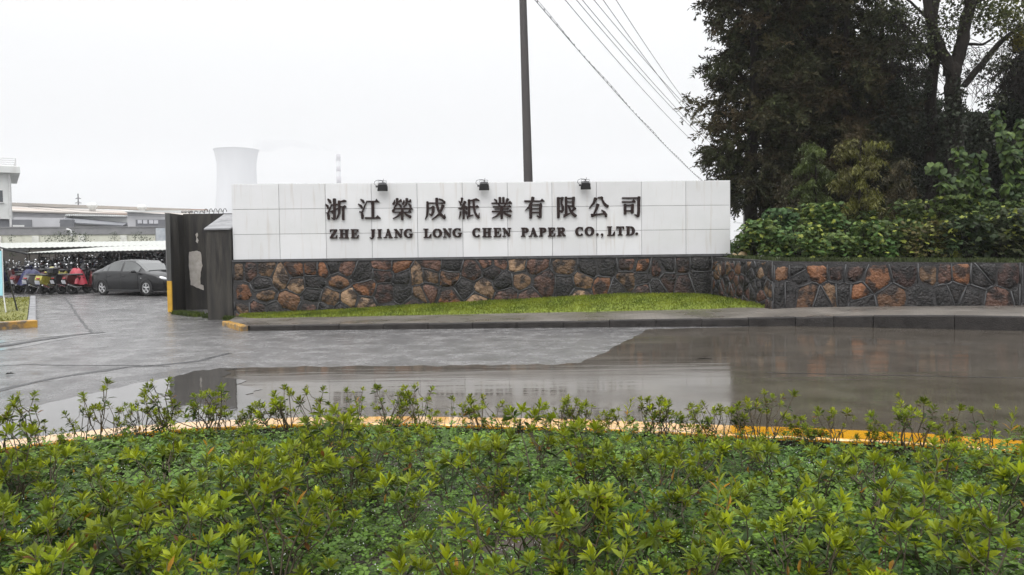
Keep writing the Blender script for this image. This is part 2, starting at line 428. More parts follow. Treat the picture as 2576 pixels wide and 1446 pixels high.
# concrete lane under rain water, its joint running away to the kerb
random.seed(4)
edge = [(-140, 1086), (0, 1043), (150, 1009), (300, 975), (438, 947), (500, 934), (560, 926), (700, 924), (900, 922), (1100, 920), (1300, 918), (1452, 915), (1480, 905), (1530, 880), (1580, 855), (1632, 828)]
ep = []
for i in range(len(edge)-1):
    for k in range(6):
        t = k/6; x = edge[i][0]*(1-t)+edge[i+1][0]*t; y = edge[i][1]*(1-t)+edge[i+1][1]*t
        ep.append(zz(x + (3.5*math.sin(y*.45+i) if x > 1452 else 0), y + random.uniform(-1.3, 1.3) + 1.6*math.sin(x*.021+1)*math.sin(x*.067)))
ep.append(zz(*edge[-1]))
lane = ep + [(5.98, 16.95), (8.8, 15.9), (12.2, 14.2), (15, 12), (15, 3), (7.4, 3.2), (5, 5.2), (3.6, 6.0), (0, 6.98), (-2.2, 6.95), (-3.9, 6.15), (-6, 4.7)]
sheet('lane', [(x, y, 0) for x, y in lane], 0.004, M_WATER)

_rp = random.Random(12); _pe = [(566, 933), (585, 941), (560, 950), (620, 958), (598, 968), (655, 980), (622, 994), (668, 1008), (640, 1024), (690, 1046), (672, 1062), (700, 1078)]
pud = ep[:40] + [zz(_pe[i][0]*(1-u)+_pe[i+1][0]*u+_rp.uniform(-7, 7), _pe[i][1]*(1-u)+_pe[i+1][1]*u) for i in range(len(_pe)-1) for u in (0, .34, .67)] + [ (-2.2, 6.93), (-3.9, 6.13), (-6, 4.68)]
sheet('puddle', [(x, y, 0) for x, y in pud], 0.008, M_PUDDLE)
# tar-filled joints and the drain across the gateway
M_TAR = pmat('tar_joint', (0.02, 0.02, 0.021), (0.035, 0.034, 0.035), scale=4, rough=0.3, rough2=0.6)
M_DRAINLID = pmat('wet_drain_lid', (0.16, 0.16, 0.16), (0.22, 0.22, 0.22), scale=2, rough=0.1, rough2=0.25)
def ribbon(name, px, w, mat, jit=0.03, z=0.004, seed=1):
    rnd = random.Random(seed); P = [Vector(zz(*p)).to_3d() for p in px]; Q = []
    for i in range(len(P)-1):
        n = max(2, int((P[i+1]-P[i]).length/0.25))
        for k in range(n): Q.append(P[i].lerp(P[i+1], k/n))
    Q.append(P[-1]); L_, R_ = [], []
    for i, q in enumerate(Q):
        t = (Q[min(i+1, len(Q)-1)]-Q[max(i-1, 0)]).normalized(); n = Vector((-t.y, t.x, 0)); o = n*rnd.uniform(-jit, jit)
        ww = w*rnd.uniform(.6, 1.3); L_.append(q+o+n*ww/2); R_.append(q+o-n*ww/2)
    m = MB()
    for i in range(len(Q)-1): m.face([(p.x, p.y, gz(p.x, p.y)+z) for p in (R_[i], R_[i+1], L_[i+1], L_[i])])
    return tag(m.build(name, mat), kind='structure')
ribbon('road_joint', [(-60, 998), (0, 982), (80, 962), (205, 940), (325, 923), (420, 917), (500, 907), (575, 888)], 0.13, M_TAR, seed=1)
ribbon('road_joint', [(-60, 923), (60, 917), (160, 919), (300, 919), (430, 921)], 0.05, M_TAR, seed=2)
ribbon('road_joint', [(230, 837), (205, 806), (180, 775), (163, 758)], 0.07, M_TAR, seed=3)
ribbon('road_joint', [(1100, 838), (1250, 834), (1420, 829)], 0.03, M_TAR, seed=4)
ribbon('lane_joint', [(1930, 938), (2100, 942), (2350, 947), (2620, 953)], 0.025, M_TAR, jit=.008, z=0.007, seed=9)
ribbon('drain_channel', [(-80, 868), (0, 859), (120, 846), (222, 836)], 0.42, M_DRAINLID, jit=0.01, seed=5)
ribbon('drain_channel', [(-80, 889), (0, 880), (120, 858), (200, 845), (298, 836)], 0.26, M_DRAINLID, jit=0.01, seed=6)
ribbon('drain_slot', [(-80, 880), (0, 871), (120, 852), (225, 839), (262, 836)], 0.24, M_TAR, jit=0.02, z=0.008, seed=7)

# ================================================================ far kerb, pavement and grass bank in front of the wall
FK = [(-5.73, 17.385, .11), (-2.8, 17.33, .12), (0.1, 17.27, .13), (3.09, 17.15, .155), (5.98, 16.84, .20), (7.4, 16.35, .245), (8.73, 15.74, .275), (9.8, 15.26, .275), (12, 14.0, .275), (14.5, 12.2, .275)]
def resample(P, step):
    out = []; P = [Vector(p) for p in P]
    for i in range(len(P)-1):
        n = max(1, int(round((P[i+1]-P[i]).length/step)))
        for k in range(n): out.append(P[i].lerp(P[i+1], k/n))
    out.append(P[-1]); return out
kp = resample(FK, 0.98); KW = 0.15
rnd = random.Random(3); m = MB()
for i in range(len(kp)-1):
    a, b = kp[i], kp[i+1]; t = (b-a).to_2d().normalized(); n = Vector((-t.y, t.x)); gpx = 0.006
    a2, b2 = a.to_2d()+t*gpx, b.to_2d()-t*gpx; j = rnd.uniform(-.012, .012); jz = rnd.uniform(-.008, .008)
    lo = -0.05; r_ = 0.025
    for za, zb in ((a.z, b.z),):
        P0, P1 = a2+n*j, b2+n*j
        prof = [(0, lo), (0, -r_), (r_*.3, -r_*.3), (r_, 0), (KW, 0), (KW, lo)]
        ring = []
        for P, ztop in ((P0, za+jz), (P1, zb+jz)):
            for k, (d, h) in enumerate(prof):
                z = h if h == lo else ztop+h
                ring.append((P.x+n.x*d, P.y+n.y*d, z))
        k = len(prof)
        m._add(ring, [(q, k+q, k+(q+1) % k, (q+1) % k) for q in range(k)] + [tuple(range(k)), tuple(range(2*k-1, k-1, -1))])
tag(m.build('kerb', M_KERB), kind='structure')
# yellow end of the pavement
yl = [Vector((-6.72, 19.0, .10)), Vector((-5.75, 17.40, .115))]
m = MB()
for i in range(3):
    a = yl[0].lerp(yl[1], i/3); b = yl[0].lerp(yl[1], (i+1)/3); c = (a+b)/2
    m.box((c.x-.09, c.y-.05, c.z/2-.02), ((b-a).length-.012, .17, c.z+.05), rz=math.atan2(yl[1].y-yl[0].y, yl[1].x-yl[0].x), bev=.012)
tag(m.build('yellow_kerb', M_YKERB2), kind='structure')

# sign and wall axes
SL = Vector((-7.225, 20.8, 0)); SR = Vector((5.865, 21.5, 0)); US = (SR-SL).normalized(); NS = Vector((US.y, -US.x, 0)); SLEN = (SR-SL).length
SZ0, SZ1 = 1.556, 3.503
W0 = SL + NS*0.13 - US*0.0; W1 = Vector((5.36, 21.35, 0)); W2 = Vector((6.08, 18.6, 0)); W3 = Vector((11.5, 18.05, 0)); W4 = Vector((16.5, 16.2, 0))
W1 = W0 + US*(W1-W0).dot(US)
# back edge of the pavement, top of the grass bank at the wall
BK = [(-7.15, 20.55, .105)] + [tuple(at_z(px, py, z)) for px, py, z in ((633, 800, .11), (791, 797, .12), (1069, 792, .135), (1300, 787, .15), (1650, 780, .18), (1850, 775, .22))] + [(6.3, 18.5, .30), (8.5, 18.25, .31), (11.5, 17.95, .31), (16.5, 16.0, .31)]
def at_x(P, x):
    for i in range(len(P)-1):
        if P[i][0] <= x <= P[i+1][0]:
            t = (x-P[i][0])/(P[i+1][0]-P[i][0]); return tuple(P[i][k]*(1-t)+P[i+1][k]*t for k in range(3))
    return tuple(P[0]) if x < P[0][0] else tuple(P[-1])
m = MB()
fk2 = []
for i, p in enumerate(kp):
    t = (kp[min(i+1, len(kp)-1)]-kp[max(i-1, 0)]).normalized(); fk2.append(Vector((p.x-t.y*KW*.9, p.y+t.x*KW*.9, p.z-.006)))
for i in range(len(fk2)-1):
    x0, x1 = fk2[i].x, fk2[i+1].x
    b0, b1 = Vector(at_x(BK, x0)), Vector(at_x(BK, x1))
    if i == 0: b0 = Vector(BK[0])
    b0 = b0 + Vector((0, .25, -.004)); b1 = b1+Vector((0, .25, -.004))
    m.face([fk2[i], fk2[i+1], b1, b0])
m.face([(-5.73, 17.5, .104), (-7.15, 20.8, .101), (-6.78, 19.0, .096), (-5.86, 17.46, .10)])
tag(m.build('pavement', M_PAVE), kind='structure')

# grass bank
GT = [(-6.95, 20.72, .12)] + [tuple(at_y(px, py, yy)) for px, py, yy in ((679, 789, 20.70), (840, 782, 20.80), (1006, 771, 20.87), (1200, 760, 20.98), (1386, 750, 21.09), (1562, 740, 21.18), (1738, 740, 21.28))] + [(W1.x, W1.y-.02, .43), (5.75, 20.0, .38), (W2.x, W2.y, .31)]
M_TURF = pmat('turf', (0.16, 0.20, 0.012), (0.12, 0.16, 0.012), scale=6, rough=0.6, bump=0.6, bscale=60)
def bank(nx=60, ny=7):
    V = []
    for i in range(nx+1):
        x = -7.0 + (6.2+7.0)*i/nx
        f = Vector(at_x(BK, x))
        if x <= W1.x: b = Vector(at_x(GT[:9], x))
        else: b = Vector(at_x(GT[8:], x))
        if b.y < f.y: b.y = f.y+.02
        for j in range(ny+1):
            t = j/ny; p = f.lerp(b + Vector((0, .1, 0)), t); p.z = f.z + (b.z-f.z)*(1-(1-t)**1.6) + (.02 if 0 < t else -.02)
            V.append(p)
    m = MB(); m._add(V, [(i*(ny+1)+j, (i+1)*(ny+1)+j, (i+1)*(ny+1)+j+1, i*(ny+1)+j+1) for i in range(nx) for j in range(ny)])
    return m.build('grass_bank', M_TURF, smooth=True), V, nx, ny
gb, GBV, gnx, gny = bank(); tag(gb, kind='structure')
M_BLADE = leafmat('grass_blade', rough=0.45, trans=0.35)
def blades(name, P, h, seed, c1=(0.25, 0.28, 0.028), c2=(0.12, 0.155, 0.018), w=0.007):
    r = np.random.default_rng(seed); n = len(P); P = np.asarray(P)
    hh = h*r.uniform(.5, 1.3, n); a = r.uniform(0, 2*np.pi, n); ln = hh*r.uniform(.1, .7, n); la = r.uniform(0, 2*np.pi, n)
    dx = np.stack([np.cos(a), np.sin(a), np.zeros(n)], 1)*(w*r.uniform(.7, 1.4, n))[:, None]
    tip = P + np.stack([ln*np.cos(la), ln*np.sin(la), hh], 1); mid = P + np.stack([ln*.35*np.cos(la), ln*.35*np.sin(la), hh*.6], 1)
    V = np.stack([P-dx, P+dx, mid+dx*.8, tip, mid-dx*.8], 1).reshape(-1, 3)
    F = (np.arange(n)*5)[:, None] + np.array([0, 1, 2, 3, 4])[None]
    t = np.clip(r.random(n)*.6+.45+.45*np.sin(P[:, 0]*1.7+P[:, 1]*2.9)*np.sin(P[:, 0]*4.3-P[:, 1]*3.1), 0, 1.25)[:, None]; C = (np.array(c1)*(1-t)+np.array(c2)*t)*r.uniform(.75, 1.25, (n, 1)); C = np.repeat(C, 5, 0)
    o = np_mesh(name, V, F, C, M_BLADE); return tag(o, kind='stuff')
def scatter_grid(V, nx, ny, n, seed):
    r = np.random.default_rng(seed); A = np.array([list(v) for v in V]).reshape(nx+1, ny+1, 3)
    i = r.integers(0, nx, n); j = r.integers(0, ny, n); u = r.random(n)[:, None]; v = r.random(n)[:, None]
    return A[i, j]*(1-u)*(1-v)+A[i+1, j]*u*(1-v)+A[i, j+1]*(1-u)*v+A[i+1, j+1]*u*v
o = blades('grass', scatter_grid(GBV, gnx, gny, 30000, 5), 0.042, 6); tag(o, 'short wet lawn grass on the bank below the stone wall', 'grass')

# ================================================================ the sign on its stone wall
sign = empty('sign_board', tuple(SL) , math.atan2(US.y, US.x))
tag(sign, 'long white panelled company sign with dark brown raised lettering on the stone wall', 'sign')
def to_local(o, v): return o.matrix_world.inverted() @ v
sb = MB(); TH = 0.34
sb.box((SLEN/2, TH/2+.012, (SZ0-.05+SZ1)/2), (SLEN-.006, TH-.02, SZ1-SZ0+.044))
sb.build('backing', M_SEAM, sign)
xs = [583, 701, 817.5, 933, 1048, 1161.5, 1274.5, 1386.5, 1498, 1611, 1722.5, 1835]
def sign_s(px, py):
    d = ray(px, py); t = (SL-CO).dot(NS)/d.dot(NS); p = CO+d*t; return (p-SL).dot(US), p.z
cols = [0.0] + [sign_s(x + 2.0, 560)[0] for x in xs[1:-1]] + [SLEN]
rows = [SZ0, SZ0+.652, SZ0+1.300, SZ1]
rnd = random.Random(8)
for i in range(11):
    for j in range(3):
        gx_ = .0045; x0, x1, z0, z1 = cols[i]+(gx_ if i else 0), cols[i+1]-(gx_ if i < 10 else 0), rows[j]+(gx_ if j else 0), rows[j+1]-(gx_ if j < 2 else 0)
        p = MB(); dy = rnd.uniform(0, .003)
        p.box(((x0+x1)/2, -.004+dy, (z0+z1)/2), (x1-x0, .03, z1-z0), bev=.002)
        p.build('panel', M_SIGN, sign)
# side and top cladding
p = MB(); p.box((-.006, TH/2+.012, (SZ0+SZ1)/2), (.02, TH-.005, SZ1-SZ0)); p.build('end_panel', M_SIGN, sign)
p = MB(); p.box((SLEN+.006, TH/2+.012, (SZ0+SZ1)/2), (.02, TH-.005, SZ1-SZ0)); p.build('end_panel', M_SIGN, sign)
p = MB(); p.box((SLEN/2, TH/2+.012, SZ1+.006), (SLEN+.03, TH+.03, .016)); p.build('top_panel', M_SIGN, sign)

# ---- lettering: each stroke is a list of (x, y, width)
CH = {}
CH[1290] = [[
 [(230,170,60),(300,240,120),(340,335,90)], [(140,372,22),(205,450,105),(245,545,80)],
 [(150,735,30),(235,745,80),(262,860,115),(268,1000,100)], [(250,740,75),(320,560,60),(385,400,45)],
 [(370,420,60),(640,390,70)], [(502,165,130),(505,500,112),(505,900,112),(490,1020,90)], [(480,1000,80),(380,930,30)],
 [(335,690,40),(420,680,80),(530,610,70),(660,555,50)], [(400,700,60),(440,770,50)],
 [(690,245,90),(700,500,100),(700,750,95),(645,900,72),(570,1010,30)], [(700,290,60),(820,270,75),(910,250,105),(985,250,50)],
 [(750,490,60),(870,490,60),(930,475,110),(985,490,40)], [(865,500,95),(868,1020,100)]],
 [[(1580,180,50),(1670,245,110),(1710,325,90)], [(1480,375,40),(1590,450,100),(1640,530,85)], [(1530,695,50),(1630,715,80),(1655,850,120),(1660,980,95)],
 [(1660,690,75),(1740,480,60),(1820,300,30)], [(1820,268,55),(2200,275,60),(2350,290,40)], ['P',(2150,270),(2235,160),(2355,305)], [(2085,270,120),(2085,940,120)],
 [(1770,950,75),(2390,955,55)], ['P',(2180,940),(2285,830),(2405,965)]]]
CH[1550] = [[
 [(300,200,25),(290,300,80),(245,390,105)], [(405,150,115),(400,300,95),(380,400,80),(275,540,50)], [(560,180,50),(560,240,120),(450,300,50)],
 [(460,370,60),(550,450,100),(575,510,60)], [(685,215,40),(680,300,80),(635,395,95)], [(805,150,115),(790,300,95),(770,400,80),(660,510,45)],
 [(950,190,50),(950,260,110),(850,295,50)], [(870,370,50),(945,430,100),(955,530,80)], [(270,565,60),(1000,565,55)], ['P',(900,600),(965,480),(1070,600)],
 [(290,590,60),(235,650,110),(225,700,70)], [(980,570,70),(890,650,50)], [(240,708,45),(980,712,48)], ['P',(840,700),(910,610),(1000,715)],
 [(615,580,100),(612,800,112),(612,1020,95)], [(540,760,110),(430,880,72),(230,980,28)], [(690,730,60),(800,830,85),(960,915,130)]],
 [[(1660,335,55),(2380,340,50)], [(1650,280,90),(1660,500,110),(1650,750,100),(1620,880,75),(1560,1010,38)], [(1720,545,45),(1800,530,60),(1890,490,110)],
 [(1890,480,120),(1880,700,120),(1810,865,80)], [(1820,850,90),(1730,780,40)], [(2030,140,120),(2035,400,112),(2100,620,110),(2200,810,120),(2370,960,130)],
 [(2370,950,90),(2360,790,20)], [(2295,430,145),(2220,620,105),(2110,810,90),(1980,920,72),(1830,1010,35)], [(2120,165,50),(2250,210,75),(2370,310,80)]]]
CH[1820] = [[
 [(290,130,105),(280,230,70),(250,320,85)], [(160,250,30),(220,340,70),(250,425,85)], [(415,275,125),(370,380,90),(300,510,85)], [(140,535,35),(240,570,105),(390,510,95)],
 [(390,450,60),(470,520,125),(490,600,65)], [(352,560,105),(357,980,95)], [(230,690,80),(225,800,82),(160,980,28)], [(400,650,65),(465,720,115),(485,800,65)],
 [(530,225,50),(700,225,60),(870,185,110),(1000,230,45)], [(575,200,105),(580,500,100),(580,880,105)], [(520,985,55),(520,900,110),(640,855,70),(755,825,30)],
 [(600,492,60),(980,498,50)], ['P',(840,490),(910,410),(1000,505)], [(765,230,105),(778,500,100),(820,720,98),(900,870,105),(990,950,100)], [(975,940,70),(1000,740,32)]],
 [[(1620,170,40),(1690,230,90),(1720,330,70)], [(1845,105,112),(1850,330,95)], [(1990,105,105),(1995,300,95)], [(2175,165,125),(2110,310,80)],
 [(1515,345,60),(2340,340,50)], ['P',(2160,335),(2265,240),(2355,345)], [(1790,370,60),(1850,480,95)], [(2090,370,80),(2020,480,80)],
 [(1565,490,60),(2310,492,45)], ['P',(2160,485),(2235,395),(2330,495)], [(1640,580,52),(2220,575,50)], [(1525,680,60),(2340,678,52)], ['P',(2190,670),(2275,580),(2360,680)],
 [(1920,470,135),(1920,800,112),(1922,980,90)], [(1850,730,110),(1730,860,80),(1520,960,28)], [(2000,710,70),(2120,810,85),(2290,880,130)]]]
CH[2080] = [[
 [(180,262,78),(900,255,58),(1000,258,45)], ['P',(810,250),(900,150),(1010,255)], [(530,105,145),(500,220,112),(430,400,112),(340,530,80),(210,640,28)],
 [(435,450,122),(435,960,115)], [(480,412,52),(850,400,70)], [(850,340,70),(845,420,130),(835,600,112),(830,930,110)], [(810,940,85),(690,845,28)],
 [(490,568,48),(790,568,48)], [(490,722,58),(790,718,58)]],
 [[(1570,110,122),(1575,940,115)], [(1600,135,58),(1750,130,80)], [(1750,105,110),(1710,250,92),(1700,370,82),(1750,470,102),(1755,620,112),(1700,720,92)],
 [(1640,650,60),(1720,700,100)], [(1885,90,100),(1893,500,112),(1895,850,112)], [(1900,142,52),(2200,135,60)], [(2200,95,115),(2190,300,112),(2190,500,92)],
 [(1940,290,46),(2150,290,46)], [(1940,448,52),(2200,460,60)], [(1800,920,50),(1830,850,135),(1950,800,80),(2060,755,42)], [(2010,470,60),(2060,630,92),(2150,760,112),(2290,880,130)],
 [(2265,540,125),(2150,650,82),(2080,720,60)]]]
CH[2340] = [[
 [(430,135,145),(360,320,102),(175,550,45)], [(520,122,58),(690,105,100)], [(690,100,90),(695,190,75),(760,330,95),(850,430,115),(930,480,125)],
 [(520,390,145),(460,580,102),(365,770,72)], [(265,850,155),(400,820,90),(780,775,60)], [(675,622,45),(780,700,92),(850,820,115),(850,905,90)]],
 [[(1525,130,62),(2200,125,58)], [(2215,80,120),(2200,250,115),(2200,700,115),(2180,850,120),(2150,910,75)], [(2150,870,80),(2030,805,28)],
 [(1520,290,62),(2050,292,55)], ['P',(1880,285),(1995,170),(2085,295)], [(1635,390,112),(1640,790,105)], [(1640,430,62),(1930,430,66)], [(1945,395,115),(1935,750,112)],
 [(1660,655,55),(1920,655,55)]]]
SM = Matrix.Identity(4)
for r_, v in enumerate((Vector((1, 0, 0)), Vector((0, 0, 1)), Vector((0, -1, 0)))):
    for k in range(3): SM[k][r_] = v[k]
LFRONT = 0.018     # sign face in front of the local y = 0 plane
def stroke_poly(P):
    n = len(P); L_, R_ = [], []
    for i in range(n):
        a = P[max(i-1, 0)]; b = P[min(i+1, n-1)]; t = Vector((b[0]-a[0], b[1]-a[1])).normalized(); q = Vector((-t.y, t.x)); w = P[i][2]/2
        L_.append((P[i][0]+q.x*w, P[i][1]+q.y*w)); R_.append((P[i][0]-q.x*w, P[i][1]-q.y*w))
    def cap(i, sgn):
        a, b = (P[1], P[0]) if i == 0 else (P[-2], P[-1]); t = Vector((b[0]-a[0], b[1]-a[1])).normalized(); w = P[i][2]/2
        q = Vector((-t.y, t.x)); return [(P[i][0]+t.x*w*.35+q.x*w*s, P[i][1]+t.y*w*.35+q.y*w*s) for s in sgn]
    return L_ + cap(n-1, (.6, -.6)) + R_[::-1] + cap(0, (.6, -.6))
def add_letter(strokes, conv):
    m = MB(); k = 0
    for s in strokes:
        poly = [tuple(p) for p in s[1:]] if s[0] == 'P' else stroke_poly(s)
        poly = [sign_s(*conv(x, y)) for x, y in poly]
        m.prism(poly, SM, 0.045+.0012*k, LFRONT-.004); k += 1
    m.build('letter', M_LETTER, sign)
for x0, pair in CH.items():
    for ch in pair: add_letter(ch, lambda x, y, x0=x0: ((x0+x/10.304)/1.5907, (780+y/10.304)/1.5907))
# roman capitals on a unit square: (x, y up, width) with widths in fractions of the height
T, H_, S_ = .30, .13, .12
def arc(cx, cy, rx, ry, a0, a1, n, wf):
    return [(cx+rx*math.cos(R(a0+(a1-a0)*i/n)), cy+ry*math.sin(R(a0+(a1-a0)*i/n)), wf(abs(math.cos(R(a0+(a1-a0)*i/n))))) for i in range(n+1)]
wr = lambda c: .12+.20*c
def ser(x, y, w): return [(x-w/2, y, S_), (x+w/2, y, S_)]
GL = {
 'Z': [[(.08,.94,H_),(.95,.94,H_)], [(.82,.92,.30),(.18,.08,.30)], [(.05,.06,H_),(.96,.06,H_)], ['P',(.03,1),(.03,.66),(.1,.66),(.25,.9)], ['P',(.97,0),(.97,.38),(.9,.38),(.72,.1)]],
 'H': [[(.24,.05,T),(.24,.95,T)], [(.76,.05,T),(.76,.95,T)], [(.24,.52,.14),(.76,.52,.14)], ser(.24,.05,.46), ser(.76,.05,.46), ser(.24,.95,.46), ser(.76,.95,.46)],
 'E': [[(.30,.05,T),(.30,.95,T)], [(.05,.95,S_),(.9,.95,S_)], [(.05,.05,S_),(.92,.05,S_)], [(.3,.52,.13),(.66,.52,.13)], ['P',(.95,1),(.93,.66),(.86,.66),(.68,.92)], ['P',(.99,.4),(.95,0),(.68,.06),(.9,.4)], ['P',(.72,.76),(.72,.3),(.66,.3),(.55,.52),(.66,.76)]],
 'J': [[(.62,.95,T),(.62,.3,T),(.5,.08,.18),(.25,.06,.14)], [(.32,.95,S_),(.95,.95,S_)], [(.2,.12,.2),(.22,.14,.22)]],
 'I': [[(.5,.05,T),(.5,.95,T)], ser(.5,.05,.92), ser(.5,.95,.92)],
 'A': [[(.22,.04,.12),(.5,.92,.14)], [(.80,.05,.30),(.49,.95,.26)], [(.3,.32,.11),(.72,.32,.11)], ser(.18,.05,.36), ser(.8,.05,.42)],
 'N': [[(.2,.05,.13),(.2,.95,.13)], [(.83,.1,.13),(.83,.95,.13)], [(.17,.93,.30),(.82,.08,.30)], ser(.2,.05,.38), ser(.83,.95,.38), [(.0,.95,S_),(.25,.95,S_)]],
 'G': [arc(.52,.5,.40,.43,50,300,14,wr), [(.80,.10,.26),(.80,.44,.26)], [(.55,.44,S_),(1.0,.44,S_)], ['P',(.86,1.0),(.86,.66),(.78,.66),(.64,.88)]],
 'C': [arc(.53,.5,.40,.43,48,318,14,wr), ['P',(.92,1.0),(.92,.62),(.84,.62),(.68,.88)]],
 'L': [[(.32,.05,T),(.32,.95,T)], ser(.3,.95,.58), [(.03,.05,S_),(.93,.05,S_)], ['P',(1,.46),(.95,0),(.6,.06),(.9,.46)]],
 'O': [arc(.5,.5,.37,.43,0,180,12,wr), arc(.5,.5,.37,.43,180,360,12,wr)],
 'P': [[(.30,.05,T),(.30,.95,T)], ser(.28,.05,.56), [(.03,.95,S_),(.5,.95,S_)], arc(.5,.71,.34,.22,90,-90,8,wr), [(.3,.49,S_),(.5,.49,S_)]],
 'R': [[(.28,.05,T),(.28,.95,T)], ser(.26,.05,.5), [(.03,.95,S_),(.48,.95,S_)], arc(.48,.73,.30,.21,90,-90,8,wr), [(.3,.51,S_),(.5,.51,S_)], [(.48,.52,.24),(.86,.06,.28)], [(.8,.05,S_),(1.0,.05,S_)]],
 'T': [[(.5,.05,T),(.5,.95,T)], ser(.5,.05,.56), [(.04,.94,H_),(.96,.94,H_)], ['P',(.02,1),(.02,.64),(.1,.64),(.22,.92)], ['P',(.98,1),(.98,.64),(.9,.64),(.78,.92)]],
 'D': [[(.26,.05,T),(.26,.95,T)], [(.03,.95,S_),(.5,.95,S_)], [(.03,.05,S_),(.5,.05,S_)], arc(.48,.5,.38,.44,90,-90,12,wr)],
 '.': [arc(.5,.5,.25,.25,0,180,6,lambda c: .5), arc(.5,.5,.25,.25,180,360,6,lambda c: .5)],
 ',': [arc(.5,.72,.17,.13,0,180,6,lambda c: .3), arc(.5,.72,.17,.13,180,360,6,lambda c: .3), [(.82,.7,.22),(.7,.35,.18),(.25,.05,.06)]],
}
LT = [(1310,900,5.724,'Z',55,235,100,310),(1310,900,5.724,'H',275,495,100,308),(1310,900,5.724,'E',530,725,98,305),(1310,900,5.724,'J',960,1100,100,325),(1310,900,5.724,'I',1145,1250,98,305),
 (1310,900,5.724,'A',1290,1490,90,300),(1310,900,5.724,'N',1530,1725,95,295),(1310,900,5.724,'G',1755,1960,88,300),(1310,900,5.724,'L',2200,2385,85,295),(1310,900,5.724,'O',2410,2622,85,290),
 (1760,900,5.724,'N',70,265,78,290),(1760,900,5.724,'G',290,505,72,285),(1760,900,5.724,'C',745,930,68,285),(1760,900,5.724,'H',970,1180,70,280),(1760,900,5.724,'E',1220,1405,68,278),
 (1760,900,5.724,'N',1430,1620,68,270),(1760,900,5.724,'P',1855,2025,62,270),(1760,900,5.724,'A',2030,2230,62,268),(1760,900,5.724,'P',2265,2430,62,265),(1760,900,5.724,'E',2465,2641,60,265),
 (2200,890,6.962,'R',185,430,140,385),(2200,890,6.962,'C',705,930,125,380),(2200,890,6.962,'O',965,1220,118,375),(2200,890,6.962,'.',1275,1350,295,375),(2200,890,6.962,',',1405,1480,300,430),
 (2200,890,6.962,'L',1585,1805,110,370),(2200,890,6.962,'T',1835,2060,110,360),(2200,890,6.962,'D',2105,2350,108,360),(2200,890,6.962,'.',2370,2445,275,355)]
for x0, y0, sc, ch, l, r_, t_, b_ in LT:
    hh = b_-t_; st = []
    for s in GL[ch]:
        if s[0] == 'P': st.append(['P'] + [(l+u*(r_-l), b_-v*hh) for u, v in s[1:]])
        else: st.append([(l+u*(r_-l), b_-v*hh, w*hh*(1 if ch != '.' else .95)) for u, v, w in s])
    add_letter(st, lambda x, y, x0=x0, y0=y0, sc=sc: ((x0+x/sc)/1.5907, (y0+y/sc)/1.5907))

# ---- three floodlights hung over the top edge
M_LAMP = pmat('lamp_housing', (0.022, 0.022, 0.025), (0.035, 0.035, 0.038), scale=12, rough=0.35)
M_LGLASS = pmat('lamp_glass', (0.05, 0.05, 0.055), rough=0.08)
def floodlight(px, py, label, turn):
    s, z = sign_s(px, py); t = empty('floodlight', tuple(SL + US*s + NS*0.2 + Vector((0, 0, SZ1))), math.atan2(US.y, US.x)+turn)
    tag(t, label, 'floodlight', 'floodlights along the top of the sign')
    b = MB(); M_ = Matrix.Translation((0, 0, -.12)) @ Matrix.Rotation(R(30), 4, 'X')
    prof = [(-.11, .10), (.11, .10), (.165, -.10), (-.165, -.10)]
    vs = []
    for (x, y) in ((-.12, -.07), (.12, -.07), (.12, .07), (-.12, .07)): vs.append(M_ @ Vector((x, y, .10)))
    for (x, y) in ((-.165, -.10), (.165, -.10), (.165, .10), (-.165, .10)): vs.append(M_ @ Vector((x, y, -.07)))
    for (x, y) in ((-.165, -.10), (.165, -.10), (.165, .10), (-.165, .10)): vs.append(M_ @ Vector((x, y, -.12)))
    fs = [(3, 2, 1, 0), (8, 9, 10, 11)]
    for q in (0, 4): fs += [(q+i, q+(i+1) % 4, q+4+(i+1) % 4, q+4+i) for i in range(4)]
    b._add(vs, fs)
    for k in range(5): b.box((-.08+.04*k, 0, .115), (.008, .13, .03), M=M_)
    b.box((.13, -.0, .0), (.05, .10, .12), M=M_)
    b.tube([M_ @ Vector((-.14, 0, .0)), M_ @ Vector((-.22, 0, .0))], .035, 8)
    b.build('housing', M_LAMP, t)
    g_ = MB(); g_.box((0, 0, -.1225), (.28, .16, .006), M=M_); g_.build('glass', M_LGLASS, t)
    k = MB(); k.tube([(-.14, 0, -.10), (-.14, .02, .06), (.12, .02, .06), (.12, 0, -.10)], .008, 6); k.tube([(0, .02, .06), (0, .12, .05), (0, .28, .012)], .018, 6); k.tube([(.02, .06, .05), (.03, .07, .13)], .007, 5)
    k.box((0, .30, .022), (.10, .12, .018)); k.build('bracket', M_METAL_D, t)
    t.scale = (.8, .8, .8)
    c = MB(); c.tube([(-.2, -.03, -.10), (-.27, 0, -.04), (-.25, .05, .05), (-.15, .12, .095), (-.03, .2, .09), (.0, .26, .03)], .008, 6); c.build('cable', M_LAMP, t)
floodlight(964, 470, 'small black floodlight hung above the gap between the first and third large characters', 0.02)
floodlight(1217, 468, 'small black floodlight hung above the middle of the white sign', -0.06)
floodlight(1470, 466, 'small black floodlight hung above the right part of the sign lettering', -0.12)

